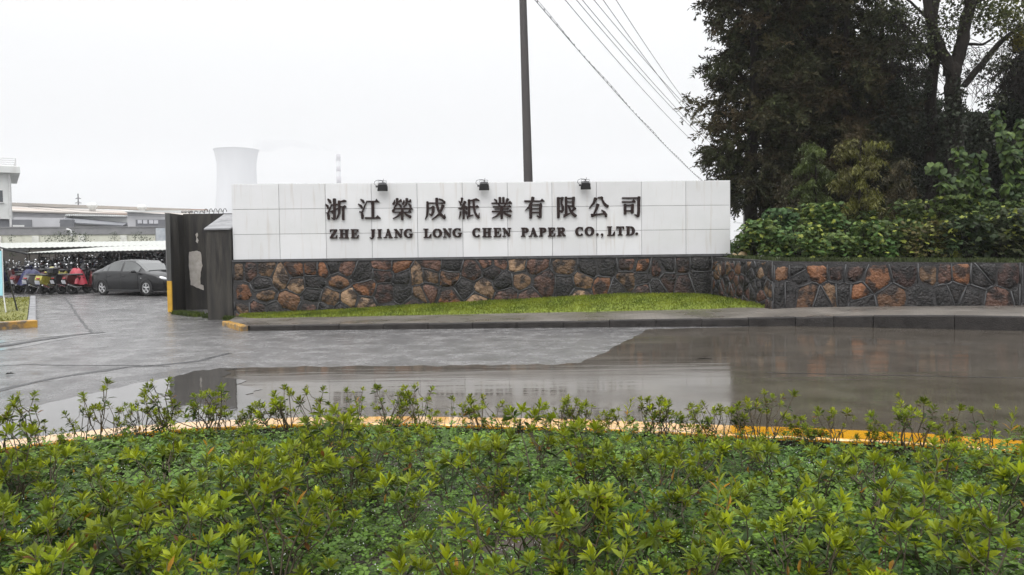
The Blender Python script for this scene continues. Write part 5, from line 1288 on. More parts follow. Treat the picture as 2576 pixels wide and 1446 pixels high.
protos = [azalea(200+k, H, sp, n) for k, (H, sp, n) in enumerate([(.28, .16, 4), (.33, .20, 5), (.24, .17, 5), (.37, .18, 4), (.30, .22, 5), (.21, .14, 4), (.35, .24, 6), (.19, .16, 4), (.41, .17, 3), (.28, .12, 3)])]
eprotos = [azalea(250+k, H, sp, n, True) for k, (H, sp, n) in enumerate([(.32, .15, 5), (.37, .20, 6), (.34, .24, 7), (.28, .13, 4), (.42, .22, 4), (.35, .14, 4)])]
PH = {}
for k, H in enumerate((.28, .33, .24, .37, .30, .21, .35, .19, .41, .28)): PH[protos[k].name] = H
wprotos = [weed(230+k, H, n) for k, (H, n) in enumerate([(.46, 24), (.56, 30), (.38, 20)])]
AZL = {'edge': 'leggy azalea growing beside the yellow kerb with yellow green shoot tips', 'mid': 'low azalea with rosettes of narrow leaves standing in the clover', 'near': 'azalea nearest the viewer with glossy yellow green rosettes'}
rp = random.Random(77); spots = []
# a row of taller ones stands right along the kerb
ksum = [p for p in inner if -5.6 < p.x < 5.2]
def try_add(x, y, dmin):
    for (a, b, _) in spots:
        if (a-x)**2+(b-y)**2 < dmin*dmin: return False
    return True
for px in list(range(-40, 2640, 25)):
    if rp.random() < .14: continue
    x = None
    p = at_z(px + rp.uniform(-14, 14), 1085, .1)
    # walk the viewing line to just inside the kerb
    d = Vector((p.x, p.y)).normalized(); Y = p.y
    for _ in range(40):
        if Y > inner_y(d.x/d.y*Y)-rp.uniform(.06, .22): Y -= .04
        else: break
    spots.append((d.x/d.y*Y, Y, 'edge'))
tries = 0
while len(spots) < 300 and tries < 60000:
    tries += 1; y = 2.55+4.3*rp.random()**1.15; x = rp.uniform(-1, 1)*(y*.68+.25)
    if y > inner_y(x)-.12: continue
    if in_bare(np.array([x]), np.array([y]), 1.05)[0] and rp.random() < .93: continue
    if float(patchy(np.array([x]), np.array([y]), 2.4)[0]) < -.75: continue
    if try_add(x, y, .185 + .05*rp.random()): spots.append((x, y, 'near' if y < 3.9 else ('edge' if y > inner_y(x)-.35 else 'mid')))
used = set(); used_w = set()
for i, (x, y, kd) in enumerate(spots):
    w = rp.random() < .07
    e_ = inner_y(x)-y
    if e_ < 1.3: w = w and e_ < .25
    pr = rp.choice(wprotos) if w else (rp.choice(eprotos) if e_ < .3 else rp.choice(protos))
    S_u = used_w if w else used
    if pr.name in S_u: o = copy_tree(pr)
    else: kids(pr); S_u.add(pr.name); o = pr
    o.location = (x, y, bed_z(x, y)-.005); o.rotation_euler = (rp.gauss(0, .13), rp.gauss(0, .13), rp.uniform(0, 6.283)); s = (rp.uniform(.62, 1.2) if e_ < .3 else rp.uniform(.8, 1.22))*(1.12 if (e_ < .3 and x < -1.5) else 1)
    if .3 <= e_ < 1.5 and not w:
        cap_ = (CAM_H-(CAM_H-KZ)*y/inner_y(x)) - bed_z(x, y); s = min(s, rp.uniform(.65, 1.15)*cap_/(PH[pr.name]*1.15)) if True else s
    o.scale = (s, s, s)
    if w: tag(o, 'upright weed with long narrow leaves among the azaleas', 'weed', 'upright weeds in the planting bed')
    else: tag(o, AZL[kd], 'azalea', {'edge': 'azaleas along the yellow kerb', 'mid': 'azaleas in the clover', 'near': 'azaleas nearest the viewer'}[kd])
for pr in protos+eprotos+wprotos:
    if pr.location.z < -8: pr.location = (0, 2.4, .1); tag(pr, AZL['near'], 'azalea', 'azaleas nearest the viewer')
# single yellowed leaves caught in the leaves
YL = [(418, 1125), (680, 1186), (790, 1235), (1335, 1110), (1560, 1215), (1590, 1235), (1652, 1258), (1722, 1235), (1777, 1225), (1850, 1218), (2060, 1195), (2260, 1325), (1395, 1292), (1900, 1386), (1830, 1436), (610, 1310), (495, 1205), (1120, 1250), (1340, 1240), (2560, 1250), (930, 1330), (240, 1290)]
rl = np.random.default_rng(55)
for k, (px, py) in enumerate(YL):
    p = at_z(px, py, .22 if k % 2 else .16); V, F = inst(LANCE[0], LANCE[1], np.array([[0., 0, 0]]), np.array([[rl.normal(0, 1), rl.normal(0, .6), rl.normal(0, .35)]]), np.array([rl.normal(0, .5)]), np.array([.055]), np.array([.019]))
    c = [(0.42, 0.22, 0.015), (0.36, 0.16, 0.02), (0.30, 0.10, 0.03)][k % 3]; o = np_mesh('yellow_leaf', V, tri_fix(F), np.tile(np.array(c), (8, 1)), M_DEAD)
    o.location = p; tag(o, 'single yellowed leaf caught among the azaleas', 'leaf', 'yellowed leaves in the planting bed')
# drops of rain on the clover, enlarged and whitened to paint its glints
def drops(n, seed):
    r = np.random.default_rng(seed); x, y = in_bed(n, r); n = len(x); z = np.array([bed_z(a, b) for a, b in zip(x, y)]) + r.uniform(.04, .13, n)
    s = r.uniform(.002, .0042, n); O = np.array([(1, 0, 0), (-1, 0, 0), (0, 1, 0), (0, -1, 0), (0, 0, 1), (0, 0, -1)], float)
    V = (np.stack([x, y, z], 1)[:, None, :]+O[None]*s[:, None, None]).reshape(-1, 3); T_ = np.array([(0, 2, 4), (2, 1, 4), (1, 3, 4), (3, 0, 4), (2, 0, 5), (1, 2, 5), (3, 1, 5), (0, 3, 5)])
    F = ((np.arange(n)*6)[:, None, None]+T_[None]).reshape(-1, 3); M_ = pmat('rain_drop', (0.9, 0.93, 0.93), rough=0.02, trans=0.35, spec=1.0, coat=1.0)
    o = np_mesh('rain_drops', V, F, np.ones((len(V), 3)), M_, None, True); tag(o, 'drops of rain standing on the clover leaves', 'rain drops', kind='stuff')
drops(20000, 73)
# a dead leaf and a twig lying on the wet road
for px, py, ln, nm, lab in ((26, 943, .14, 'fallen_leaf', 'dark curled leaf lying on the wet asphalt'), (1771, 905, .22, 'twig', 'small dark twig lying on the wet concrete')):
    p = at_z(px, py, .0); m = MB()
    if nm == 'twig': m.tube([(-ln/2, 0, .012), (-.02, .012, .018), (ln/2, -.01, .014)], [.006, .008, .004], 6); m.tube([(-.02, .012, .018), (.04, .05, .03)], [.005, .003], 5)
    else:
        vs = [(-ln/2, 0, .005), (-.02, .045, .03), (ln/2, .0, .012), (-.02, -.04, .035), (-.02, 0, .012)]; m._add(vs, [(0, 4, 1), (1, 4, 2), (0, 3, 4), (4, 3, 2)])
    o = m.build(nm, M_BARK); o.location = (p.x, p.y, .004); tag(o, lab, nm.replace('_', ' '))
# ================================================================ left verge with its board
def flat_poly(name, pts, mat, kind='structure'):
    m = MB(); m.face([Vector(p) for p in pts]); o = m.build(name, mat); bm = bmesh.new(); bm.from_mesh(o.data); bmesh.ops.triangulate(bm, faces=bm.faces[:])
    for f in bm.faces:
        if f.normal.z < 0: f.normal_flip()
    bm.to_mesh(o.data); bm.free(); return tag(o, kind=kind)
v0 = at_z(91, 823, 0); v1 = at_z(0, 829, 0); vb = at_z(90, 752, .16)
vl = v0 + (v1-v0).normalized()*6.0
fdir = (vl-v0).normalized(); bdir = (vb-v0); bdir.z = 0; blen = bdir.length; bdir.normalize()
M_VTURF = pmat('verge_turf', (0.17, 0.16, 0.02), (0.12, 0.13, 0.018), scale=5, rough=0.7, bump=.6, bscale=60)
q = [v0+fdir*.2+bdir*.32, vl+bdir*.32, vl+bdir*blen, v0+fdir*.2+bdir*blen]
flat_poly('verge', [(p.x, p.y, gz(p.x, p.y)+.13) for p in q], M_VTURF)
r = np.random.default_rng(15); n = 9000; a = r.random(n)[:, None]; b = r.random(n)[:, None]
A_ = np.array([list(p) for p in q]); P = A_[0]*(1-a)*(1-b)+A_[1]*a*(1-b)+A_[2]*a*b+A_[3]*(1-a)*b; P[:, 2] = [gz(x, y)+.12 for x, y in P[:, :2]]
tag(blades('grass', P, .06, 16, (0.19, 0.18, 0.02), (0.12, 0.13, 0.016), .012), 'yellowing lawn grass on the verge at the left', 'grass')
m = MB()
for i in range(6):
    c = v0+fdir*(.5+i*1.0)+bdir*.15; m.box((c.x, c.y, .06), (.985, .30, .22), rz=math.atan2(fdir.y, fdir.x), bev=.015)
tag(m.build('yellow_kerb', M_YKERB2), kind='structure')
m = MB()
for i in range(int(blen)):
    c = v0+bdir*(.85+i*1.0)+fdir*.09; m.box((c.x, c.y, gz(c.x, c.y)+.06), (.985, .18, .20), rz=math.atan2(bdir.y, bdir.x), bev=.015)
tag(m.build('kerb', M_PIERGREY), kind='structure')
# A-frame board
M_BLUE = pmat('blue_board', (0.30, 0.58, 0.66), (0.27, 0.54, 0.62), scale=2, rough=0.35)
M_WHITEMETAL = pmat('white_metal', (0.6, 0.6, 0.58), rough=0.4)
bp_ = at_z(29, 787, .14); t = empty('notice_board', (bp_.x-.62, bp_.y, gz(bp_.x, bp_.y)+.13), R(-12)); tag(t, 'light blue notice board on splayed legs standing on the verge', 'notice board')
m = MB(); m._add([(-.50, -.05, .50), (.50, -.05, .50), (.30, .16, 1.75), (-.30, .16, 1.75), (-.50, -.025, .50), (.50, -.025, .50), (.30, .185, 1.75), (-.30, .185, 1.75)], [(0, 1, 2, 3), (7, 6, 5, 4), (0, 4, 5, 1), (1, 5, 6, 2), (2, 6, 7, 3), (3, 7, 4, 0)]); m.build('panel', M_BLUE, t)
m = MB(); m.tube([(-.66, -.11, 0), (-.50, -.01, .52), (-.29, .21, 1.8), (.29, .21, 1.8), (.50, -.01, .52), (.66, -.11, 0)], .018, 6); m.box((.62, -.11, .012), (.3, .07, .024)); m.box((-.62, -.11, .012), (.3, .07, .024)); m.build('frame', M_WHITEMETAL, t)
for s in (-1, 1):
    m = MB(); m.tube([(s*.34, .62, 0), (s*.26, .24, 1.7)], .02, 6); m.build('leg', M_METAL_D, t)

# ================================================================ cars
def paint(name, c): return pmat(name, c, tuple(x*.9 for x in c), scale=3, rough=0.3, spec=0.1, coat=.75)
M_TYRE = pmat('tyre', (0.018, 0.018, 0.018), rough=0.75); M_RIM = pmat('alloy', (0.62, 0.62, 0.63), rough=0.28, metallic=0.7)
M_CGLASS = pmat('car_glass', (0.03, 0.034, 0.034), (0.04, 0.044, 0.044), scale=2, rough=0.03, spec=0.9, coat=.6); M_BLACK = pmat('black_trim_and_recess', (0.012, 0.012, 0.013), rough=0.5)
M_CHROME = pmat('chrome', (0.75, 0.75, 0.76), rough=0.12, metallic=0.9); M_HEADL = pmat('headlamp', (0.72, 0.73, 0.75), (0.5, 0.5, 0.52), scale=9, rough=0.08, coat=1.0)
M_REDL = pmat('tail_lamp', (0.35, 0.02, 0.02), rough=0.15, coat=1.0)
M_PLATE = pmat('blank_plate', (0.55, 0.56, 0.6), (0.42, 0.43, 0.46), scale=8, rough=0.4)
#        x      w     zb    belt   top    yr    (half width, sill, belt height, top height, half width of roof)
ST = [(-2.19, .62, .42, .72, .80, .50), (-2.15, .74, .32, .82, .95, .56), (-2.02, .80, .25, .90, 1.04, .60), (-1.82, .83, .22, .93, 1.085, .62), (-1.62, .845, .20, .945, 1.12, .62),
      (-1.42, .85, .19, .95, 1.21, .60), (-1.20, .852, .18, .95, 1.31, .585), (-.95, .855, .18, .95, 1.385, .575), (-.60, .858, .18, .945, 1.435, .57), (-.20, .858, .18, .935, 1.455, .57), (-.05, .858, .18, .93, 1.456, .57),
      (.22, .857, .18, .925, 1.445, .57), (.45, .856, .18, .92, 1.41, .575), (.72, .855, .18, .915, 1.29, .60), (.98, .853, .18, .91, 1.125, .63), (1.18, .85, .18, .905, 1.00, .665), (1.40, .845, .19, .87, .965, .66), (1.70, .835, .20, .82, .905, .64), (1.95, .80, .20, .74, .815, .58), (2.10, .73, .22, .64, .70, .50), (2.19, .58, .26, .52, .57, .40)]
def sec(s):
    x, w, zb, zl, zt, yr = s
    return [(x, 0, zb), (x, w*.90, zb), (x, w, zb+.10), (x, w*1.005, zb+(zl-zb)*.55), (x, w*.985, zl-.03), (x, w*.955, zl+.012), (x, yr+.03, zt-.055 if zt-zl > .09 else zl+(zt-zl)*.5), (x, yr*.86, zt-.012), (x, 0, zt)]
def make_car(label, pcol, loc, rz):
    t = empty('parked_car', loc, rz); tag(t, label, 'car', 'cars parked in the factory yard')
    mp_ = paint('car_paint', pcol); body, gl = MB(), MB(); S = [sec(s) for s in ST]; k = 9
    glass = set()
    for i in range(len(ST)-1):
        xm = (ST[i][0]+ST[i+1][0])/2
        if -1.42 <= xm <= .98 and not (-.20 < xm < -.05) : glass.add((i, 5))     # side windows, broken by the door pillar
        if .30 < xm < 1.18: glass |= {(i, 6), (i, 7)}
        if .2 < xm < .45: glass -= {(i, 6), (i, 7)}
        if -1.62 < xm < -.95: glass |= {(i, 6), (i, 7)}
    for sgn in (1, -1):
        o = len(body.v); body.v += [(x, y*sgn, z) for s in S for (x, y, z) in s]; body.c += [(1, 1, 1)]*(k*len(S))
        for i in range(len(ST)-1):
            for j in range(k-1):
                f = (o+i*k+j, o+i*k+j+1, o+(i+1)*k+j+1, o+(i+1)*k+j)
                body.f.append(f if sgn < 0 else f[::-1])
        for i in (0, len(ST)-1): body.f.append(tuple(o+i*k+j for j in range(k)))
    b = body.build('body', mp_, t, smooth=True)
    # panes a few millimetres proud of the body, pulled in from the pillars
    def pane(quads, name):
        g_ = MB()
        for sgn in (1, -1):
            for i, j in quads:
                P = [Vector(S[i][j]), Vector(S[i][j+1]), Vector(S[i+1][j+1]), Vector(S[i+1][j])]; nrm = (P[1]-P[0]).cross(P[3]-P[0]); nrm = -nrm.normalized()
                if nrm.z < 0: nrm = -nrm
                g_.face([Vector((p.x+nrm.x*.005, (p.y+nrm.y*.005)*sgn, p.z+nrm.z*.005)) for p in (P if sgn > 0 else P[::-1])])
            if name == 'never': break
        return g_.build(name, M_CGLASS, t, smooth=True)
    def side(a, bx, name):
        # a side window cut as one pane per side
        for sgn in (1, -1):
            lo, hi = [], []
            for x in np.linspace(a, bx, 8):
                i = max(0, min(len(ST)-2, sum(1 for s in ST if s[0] <= x)-1)); u = (x-ST[i][0])/(ST[i+1][0]-ST[i][0])
                p5 = Vector(S[i][5]).lerp(Vector(S[i+1][5]), u); p6 = Vector(S[i][6]).lerp(Vector(S[i+1][6]), u)
                e = .035/max(.05, (p6-p5).length); lo.append(p5.lerp(p6, min(.45, e))); hi.append(p5.lerp(p6, max(.5, 1-e*1.2)))
            g_ = MB(); n_ = len(lo); vs = [Vector((p.x, (p.y+.006)*sgn, p.z+.002)) for p in lo+hi]
            g_._add(vs, [(i, i+1, n_+i+1, n_+i) if sgn < 0 else (n_+i, n_+i+1, i+1, i) for i in range(n_-1)]); g_.build(name, M_CGLASS, t, smooth=True)
    side(-1.30, -1.02, 'quarter_window'); side(-.98, -.20, 'side_window'); side(-.08, .86, 'side_window')
    pane([(i, j) for i, j in glass if j > 5 and ST[i][0] > 0], 'windscreen'); pane([(i, j) for i, j in glass if j > 5 and ST[i][0] < 0], 'rear_window')
    for x in (-1.31, 1.33):
        for sgn in (1, -1):
            w = MB(); y = sgn*.775
            w.torus((x, y, .31), (0, 1, 0), .235, .085, 28, 10); tw = w.build('wheel', M_TYRE, t, smooth=True)
            rm = MB(); rm.torus((x, y+sgn*.065, .31), (0, 1, 0), .195, .016, 28, 6)
            for a in range(5):
                for da in (-.16, .16):
                    w0 = a*2*math.pi/5+.3; rm.tube([(x+math.cos(w0+da*.4)*.05, y+sgn*.075, .31+math.sin(w0+da*.4)*.05), (x+math.cos(w0+da)*.19, y+sgn*.068, .31+math.sin(w0+da)*.19)], [.018, .015], 5)
            rm.ball((x, y+sgn*.07, .31), (.05, .02, .05), 10, 6); rm.build('rim', M_RIM, tw)
            hb = MB(); hb.lathe([(.19, 0), (.19, .01)], 20, Matrix.Translation((x, y+sgn*.03, .31)) @ Matrix.Rotation(math.pi/2, 4, 'X')); hb.build('hub', M_BLACK, tw)
            ar = MB(); n_ = 16; vs = []
            for q_ in range(n_+1):
                a = math.pi*(-.08+1.16*q_/n_); vs += [(x+math.cos(a)*.30, sgn*.866, .31+math.sin(a)*.30), (x+math.cos(a)*.375, sgn*.862, .31+math.sin(a)*.375)]
            ar._add(vs, [(2*i, 2*i+1, 2*i+3, 2*i+2) for i in range(n_)]); ar.build('wheel_arch_shade', M_BLACK, t)  # flat black ring paints the dark of an uncut wheel recess
    for sgn in (1, -1):
        h = MB(); h.ball((1.93, sgn*.60, .70), (.25, .16, .075), 14, 8, Matrix.Translation((1.93, sgn*.6, .70)) @ Matrix.Rotation(-sgn*R(24), 4, 'Z') @ Matrix.Rotation(R(12), 4, 'Y') @ Matrix.Translation((-1.93, -sgn*.6, -.70))); h.build('headlight', M_HEADL, t, smooth=True)
        h = MB(); h.ball((-2.08, sgn*.64, .80), (.12, .13, .09), 12, 8); h.build('tail_light', M_REDL, t, smooth=True)
        h = MB(); h.torus((2.10, sgn*.58, .40), (1, .3*sgn, 0), .045, .012, 14, 6); h.ball((2.10, sgn*.58, .40), .035, 8, 6); h.build('fog_light', M_CHROME, t)
        mm = MB(); mm.ball((.78, sgn*.985, .965), (.075, .11, .062), 12, 8); mm.tube([(.80, sgn*.86, .91), (.79, sgn*.93, .945)], .025, 6); mm.build('wing_mirror', M_BLACK if pcol[0] < .2 else mp_, t, smooth=True)
        for x in (-.88, .02):
            d = MB(); d.box((x, sgn*.868, .80), (.17, .022, .03), bev=.008); d.build('door_handle', M_CHROME if pcol[0] > .2 else mp_, t)
        d = MB(); d.box((1.05, sgn*.857, .70), (.055, .012, .022), bev=.004); d.build('indicator', M_HEADL, t)
        d = MB()
        for x in (-1.02, -.14, .84): d.box((x, sgn*.861, .57), (.008, .006, .62))
        d.build('door_gap', M_BLACK, t)
        d = MB(); d.box((0, sgn*.852, .20), (2.0, .03, .09), bev=.01); d.build('sill', M_BLACK, t)
    d = MB(); d.box((2.165, 0, .60), (.05, .62, .10), bev=.015); d.build('grille', M_CHROME, t); d = MB(); d.box((2.19, 0, .40), (.03, .9, .10), bev=.01); d.build('air_intake', M_BLACK, t)
    d = MB(); d.box((2.215, 0, .50), (.012, .44, .13)); d.build('number_plate', M_PLATE, t)
    d = MB(); d.tube([(1.22, -.6, 1.0), (1.2, 0, 1.02), (1.22, .6, 1.0)], .012, 5); d.build('wiper', M_BLACK, t)
    return t
ra = at_z(251, 743, .15); fa = at_z(376, 745, .15); ang = R(-27)
fx, fy = math.cos(ang), math.sin(ang); mid = (ra+fa)/2
ctr = mid + Vector((-fy, fx, 0))*.83
make_car('dark grey wet saloon car standing at the end of the motorcycle rows', (0.004, 0.004, 0.005), (ctr.x, ctr.y, gz(ctr.x, ctr.y)), ang)
c2 = at_z(476, 745, .2); c2 = Vector((-12.2, 34.6, 0))
make_car('white saloon car half hidden behind the dark one and the gate wall', (0.72, 0.72, 0.72), (c2.x, c2.y, gz(c2.x, c2.y)), R(-27))

# ================================================================ scooters and motorcycles under the canopy
M_SEAT = pmat('black_seat', (0.014, 0.014, 0.015), rough=0.35)
M_MIRROR = pmat('mirror_glass', (0.85, 0.86, 0.88), rough=0.05, metallic=0.95)
def plate_x(m, poly, y0, y1): m.prism(poly, Matrix(((1, 0, 0, 0), (0, 0, -1, y1), (0, 1, 0, 0), (0, 0, 0, 1))), y1-y0, 0)
def scooter(colr, label, big=False, box=False, name='scooter'):
    t = empty(name, (0, 0, -9)); tag(t, label, name, 'scooters and motorcycles under the canopy'); mp_ = pmat('scooter_paint', colr, tuple(c*.6 for c in colr), scale=6, rough=0.3, coat=.3)
    for x in (-.62, .64):
        w = MB(); w.torus((x, 0, .25), (0, 1, 0), .19, .06, 20, 8); w.lathe([(.07, -.03), (.07, .03)], 10, Matrix.Translation((x, 0, .25)) @ Matrix.Rotation(math.pi/2, 4, 'X'))
        for a in range(5): w.tube([(x, 0, .25), (x+.16*math.cos(a*1.257), 0, .25+.16*math.sin(a*1.257))], .012, 4)
        w.build('wheel', M_TYRE, t, smooth=True)
    b = MB()
    plate_x(b, [(-.95, .62), (-.88, .80), (-.60, .78), (-.10, .70), (-.05, .38), (-.40, .34), (-.78, .45)], -.15, .15)
    plate_x(b, [(-.12, .30), (-.12, .36), (.35, .36), (.48, .60), (.56, .60), (.42, .26)], -.13, .13)
    plate_x(b, [(.36, .34), (.44, .34), (.62, .92), (.52, .98)], -.19, .19)
    b.build('body', mp_, t)
    f = MB(); f.tube([(.64, .075, .25), (.58, .075, .55), (.50, .05, .95)], .02, 6); f.tube([(.64, -.075, .25), (.58, -.075, .55), (.50, -.05, .95)], .02, 6)
    if not big: plate_x(f, [(.40, .42), (.62, .50), (.86, .40), (.84, .36), (.62, .45), (.44, .36)], -.075, .075)
    f.build('fork', M_METAL_D, t)
    s = MB(); s.box((-.42, 0, .815), (.78 if big else .66, .25, .10), bev=.035); s.build('seat', M_SEAT, t)
    h = MB(); h.tube([(.42, .34, 1.02), (.47, .22, 1.04), (.50, 0, 1.0), (.47, -.22, 1.04), (.42, -.34, 1.02)], .018, 6); h.box((.52, 0, 1.0), (.13, .26, .13), bev=.04); h.build('handlebar', M_BLACK, t)
    for sg in (-1, 1):
        mm = MB(); mm.tube([(.46, sg*.22, 1.05), (.45, sg*.27, 1.19)], .008, 5); mm.ball((.445, sg*.29, 1.24), (.022, .062, .045), 10, 6); mm.build('mirror', M_MIRROR if sg > 0 else M_BLACK, t, smooth=True)
    l = MB(); l.ball((.585, 0, .98 if not big else .86), (.05, .085, .06), 10, 6); l.build('headlight', M_HEADL, t, smooth=True)
    r_ = MB(); r_.box((-.95, 0, .68), (.04, .16, .06), bev=.01); r_.build('tail_light', M_REDL, t)
    p = MB(); p.box((-.985, 0, .52), (.012, .22, .15), M=Matrix.Translation((-.985, 0, .52)) @ Matrix.Rotation(R(-18), 4, 'Y') @ Matrix.Translation((.985, 0, -.52))); p.build('number_plate', M_PLATE, t)
    k = MB(); k.tube([(-.1, .12, .3), (-.12, .22, .02)], .01, 5); k.tube([(-.25, -.16, .30), (-.55, -.17, .30), (-.9, -.17, .42)], [.02, .035, .035], 8); k.build('exhaust', M_CHROME, t)
    if box:
        q_ = MB(); q_.box((-.92, 0, 1.0), (.34, .36, .28), bev=.05); q_.build('top_box', mp_, t)
    return t
COLS = [((0.12, 0.010, 0.012), 'dark red'), ((0.015, 0.015, 0.018), 'black'), ((0.02, 0.022, 0.07), 'navy blue'), ((0.16, 0.16, 0.17), 'silver'), ((0.07, 0.012, 0.012), 'maroon'), ((0.03, 0.03, 0.034), 'charcoal'), ((0.04, 0.03, 0.06), 'deep purple')]
SPROT = []
for k, (c, nm) in enumerate(COLS): SPROT.append((scooter(c, nm, big=(k % 2 == 1), box=(k == 1), name='motorcycle' if k % 2 == 1 else 'scooter'), nm))
rs = random.Random(19); fresh = set()
ROWS = [(-1.1, 'front row'), (1.3, 'second row'), (3.6, 'third row'), (6.0, 'fourth row'), (8.2, 'fifth row'), (10.0, 'sixth row'), (11.8, 'back row')]
def put(pr, x, y, rz, label, s=1.0, dz=0.0):
    if pr.name in fresh: o = copy_tree(pr)
    else: kids(pr); fresh.add(pr.name); o = pr
    o.location = (x, y, gz(x, y)+dz); o.rotation_euler = (R(rs.uniform(-3, 7)), 0, rz); o.scale = (s, s, s); o['label'] = label; return o
for s_, rown in ROWS:
    a = (-4.6 if s_ < 6 else -8) if s_ > 0 else -3.4
    while a < (6.2 if s_ < 0 else 16.5):
        p = EAVE0 + U*a + NN*(s_+rs.uniform(-.15, .15)); u_, v_ = proj((p.x, p.y, .7))
        if -60 < u_ < 455 and not (s_ < 0 and 105 < u_ < 235):
            pr, nm = SPROT[rs.choices(range(7), (3, 4, 3, 1.2, 3, 4, 1))[0]]
            out = rs.random() < .55; rz = math.atan2(NN.y, NN.x) + (math.pi if out else 0) + R(rs.uniform(-12, 12))
            kind = 'motorcycle' if pr.name.startswith('motorcycle') else 'scooter'
            put(pr, p.x, p.y, rz, f'{nm} {kind} in the {rown} under the canopy, {"nose" if out else "tail"} towards the road', rs.uniform(.95, 1.08))
        a += rs.uniform(.48, .66)
# the ones that stand out in the front row
yel = scooter((0.40, 0.36, 0.05), 'yellow scooter with a yellow helmet on its seat in the front row', name='scooter')
p = EAVE0 + U*2.0 + NN*(-1.6); p = at_z(134, 738, .2); fresh.add(yel.name); yel.location = (p.x, p.y, gz(p.x, p.y)); yel.rotation_euler = (R(4), 0, math.atan2(NN.y, NN.x)+R(20))
hm = empty('helmet', (p.x+.1, p.y-.2, gz(p.x, p.y)+.86)); tag(hm, 'yellow helmet resting on the yellow scooter', 'helmet')
M_YHELM = pmat('yellow_helmet', (0.62, 0.56, 0.12), rough=.25, coat=.8)
m = MB(); m.ball((0, 0, .14), (.20, .17, .17), 14, 10); m.tube([(-.24, -.1, .08), (-.26, .0, .06), (-.24, .1, .08)], .03, 6); m.build('shell', M_YHELM, hm, smooth=True)
m = MB(); m.ball((.1, 0, .11), (.13, .15, .08), 12, 8); m.build('visor', M_CGLASS, hm, smooth=True)
def cloth(name, px, py, w, d, h, col, label, seed, rz):
    """rain cape draped over a parked machine"""
    r = random.Random(seed); p = at_z(px, py, .2); t = MB(); n, k = 26, 7; vs = []
    for j in range(k+1):
        f = j/k
        for i in range(n):
            a = 2*math.pi*i/n; fold = 1+(.13*math.sin(a*6+seed)+.07*math.sin(a*11))*f**1.2
            rr_ = (.12+.88*f**.75)*fold; z = h*(1-f**1.8*.62)+.03*math.sin(a*5+2*f*3)
            vs.append((math.cos(a)*rr_*w/2, math.sin(a)*rr_*d/2, z))
    t._add(vs, [(j*n+i, j*n+(i+1) % n, (j+1)*n+(i+1) % n, (j+1)*n+i) for j in range(k) for i in range(n)] + [tuple(range(n))])
    o = t.build(name, pmat(name+'_cloth', col, tuple(c*.7 for c in col), scale=5, rough=.45, bump=.3), smooth=True); o.location = (p.x, p.y, gz(p.x, p.y)); o.rotation_euler = (0, 0, rz); tag(o, label, 'rain cape')
yw = math.atan2(NN.y, NN.x)
for px, col_i, lab in ((186, 1, 'black motorcycle under the red rain cape beside the car'), (78, 0, 'dark red scooter under the blue rain cape in the front row'), (108, 3, 'silver scooter with pale number plate tail outward between the blue cape and the yellow scooter'), (160, 5, 'charcoal motorcycle between the yellow scooter and the red cape'), (212, 4, 'maroon scooter squeezed against the tail of the dark car')):
    p = at_z(px, 737, .2); put(SPROT[col_i][0], p.x, p.y, yw+R(rs.uniform(-5, 15)), lab)
cloth('rain_cape', 194, 737, 1.5, .8, 1.08, (0.33, 0.015, 0.035), 'bright red rain cape thrown over a motorcycle beside the dark car', 3, yw+R(60))
cloth('rain_cape', 80, 738, 1.15, .8, 1.05, (0.022, 0.025, 0.09), 'dark blue rain cape draped over a scooter in the front row', 5, yw)

# ================================================================ the parking canopies
M_ROOFW = pmat('white_sheet_roof', (0.43, 0.44, 0.415), (0.36, 0.37, 0.345), scale=1.2, rough=0.4, rough2=.6, c3=(0.32, 0.31, 0.26), s3=1.6, t3=(.6, .8), stretch=(1, 3, 1))
M_PURLIN = pmat('canopy_steel', (0.06, 0.06, 0.062), rough=.6)
M_UNDER = pmat('brown_post', (0.05, 0.035, 0.03), rough=.6)
def canopy(label, a0, a1, s0, s1, z0, z1, seed, posts=True):
    t = empty('parking_canopy', tuple(EAVE0+U*a0)); t.rotation_euler = (0, 0, math.atan2(U.y, U.x)); tag(t, label, 'canopy', 'parking canopies')
    L = a1-a0; m = MB(); n = int(L/.06); V = []
    for i in range(n+1):
        x = L*i/n; w = .012*math.sin(2*math.pi*x/.30)
        V += [(x, s0, z0+w), (x, s1, z1+w), (x, s0, z0+w-.012), (x, s1, z1+w-.012)]
    F = []
    for i in range(n):
        b, c = 4*i, 4*i+4; F += [(b, c, c+1, b+1), (b+2, b+3, c+3, c+2), (b, b+2, c+2, c), (b+1, c+1, c+3, b+3)]
    m._add(V, F); m.build('roof', M_ROOFW, t)
    p = MB()
    for f in (.04, .35, .68, .96): p.box((L/2, s0+(s1-s0)*f, z0+(z1-z0)*f-.07), (L, .05, .06))
    p.build('purlin', M_PURLIN, t)
    for i in range(int(L/3.0)+1):
        x = min(L-.1, .1+i*3.0)
        for f in (.12, .9):
            y = s0+(s1-s0)*f; w = EAVE0+U*(a0+x)+NN*y; zb = gz(w.x, w.y); k = MB(); k.tube([(x, y, zb-.05), (x, y, z0+(z1-z0)*f-.09)], .035, 8); k.build('post', M_UNDER, t)
    return t
canopy('nearer white corrugated canopy over the front rows of motorcycles', .0, 17, 0.0, 4.3, 2.02, 2.33, 1)
fa_, fb_, bb_, ba_ = at_y(-110, 625.8, 44.0), at_y(480, 615.4, 41.0), at_y(480, 604.6, 50.5), at_y(-110, 612.2, 51.0)
t = empty('parking_canopy', (0, 0, 0)); tag(t, 'rear white corrugated canopy, higher, over the back rows of motorcycles', 'canopy', 'parking canopies')
m = MB(); n = 300; V = []
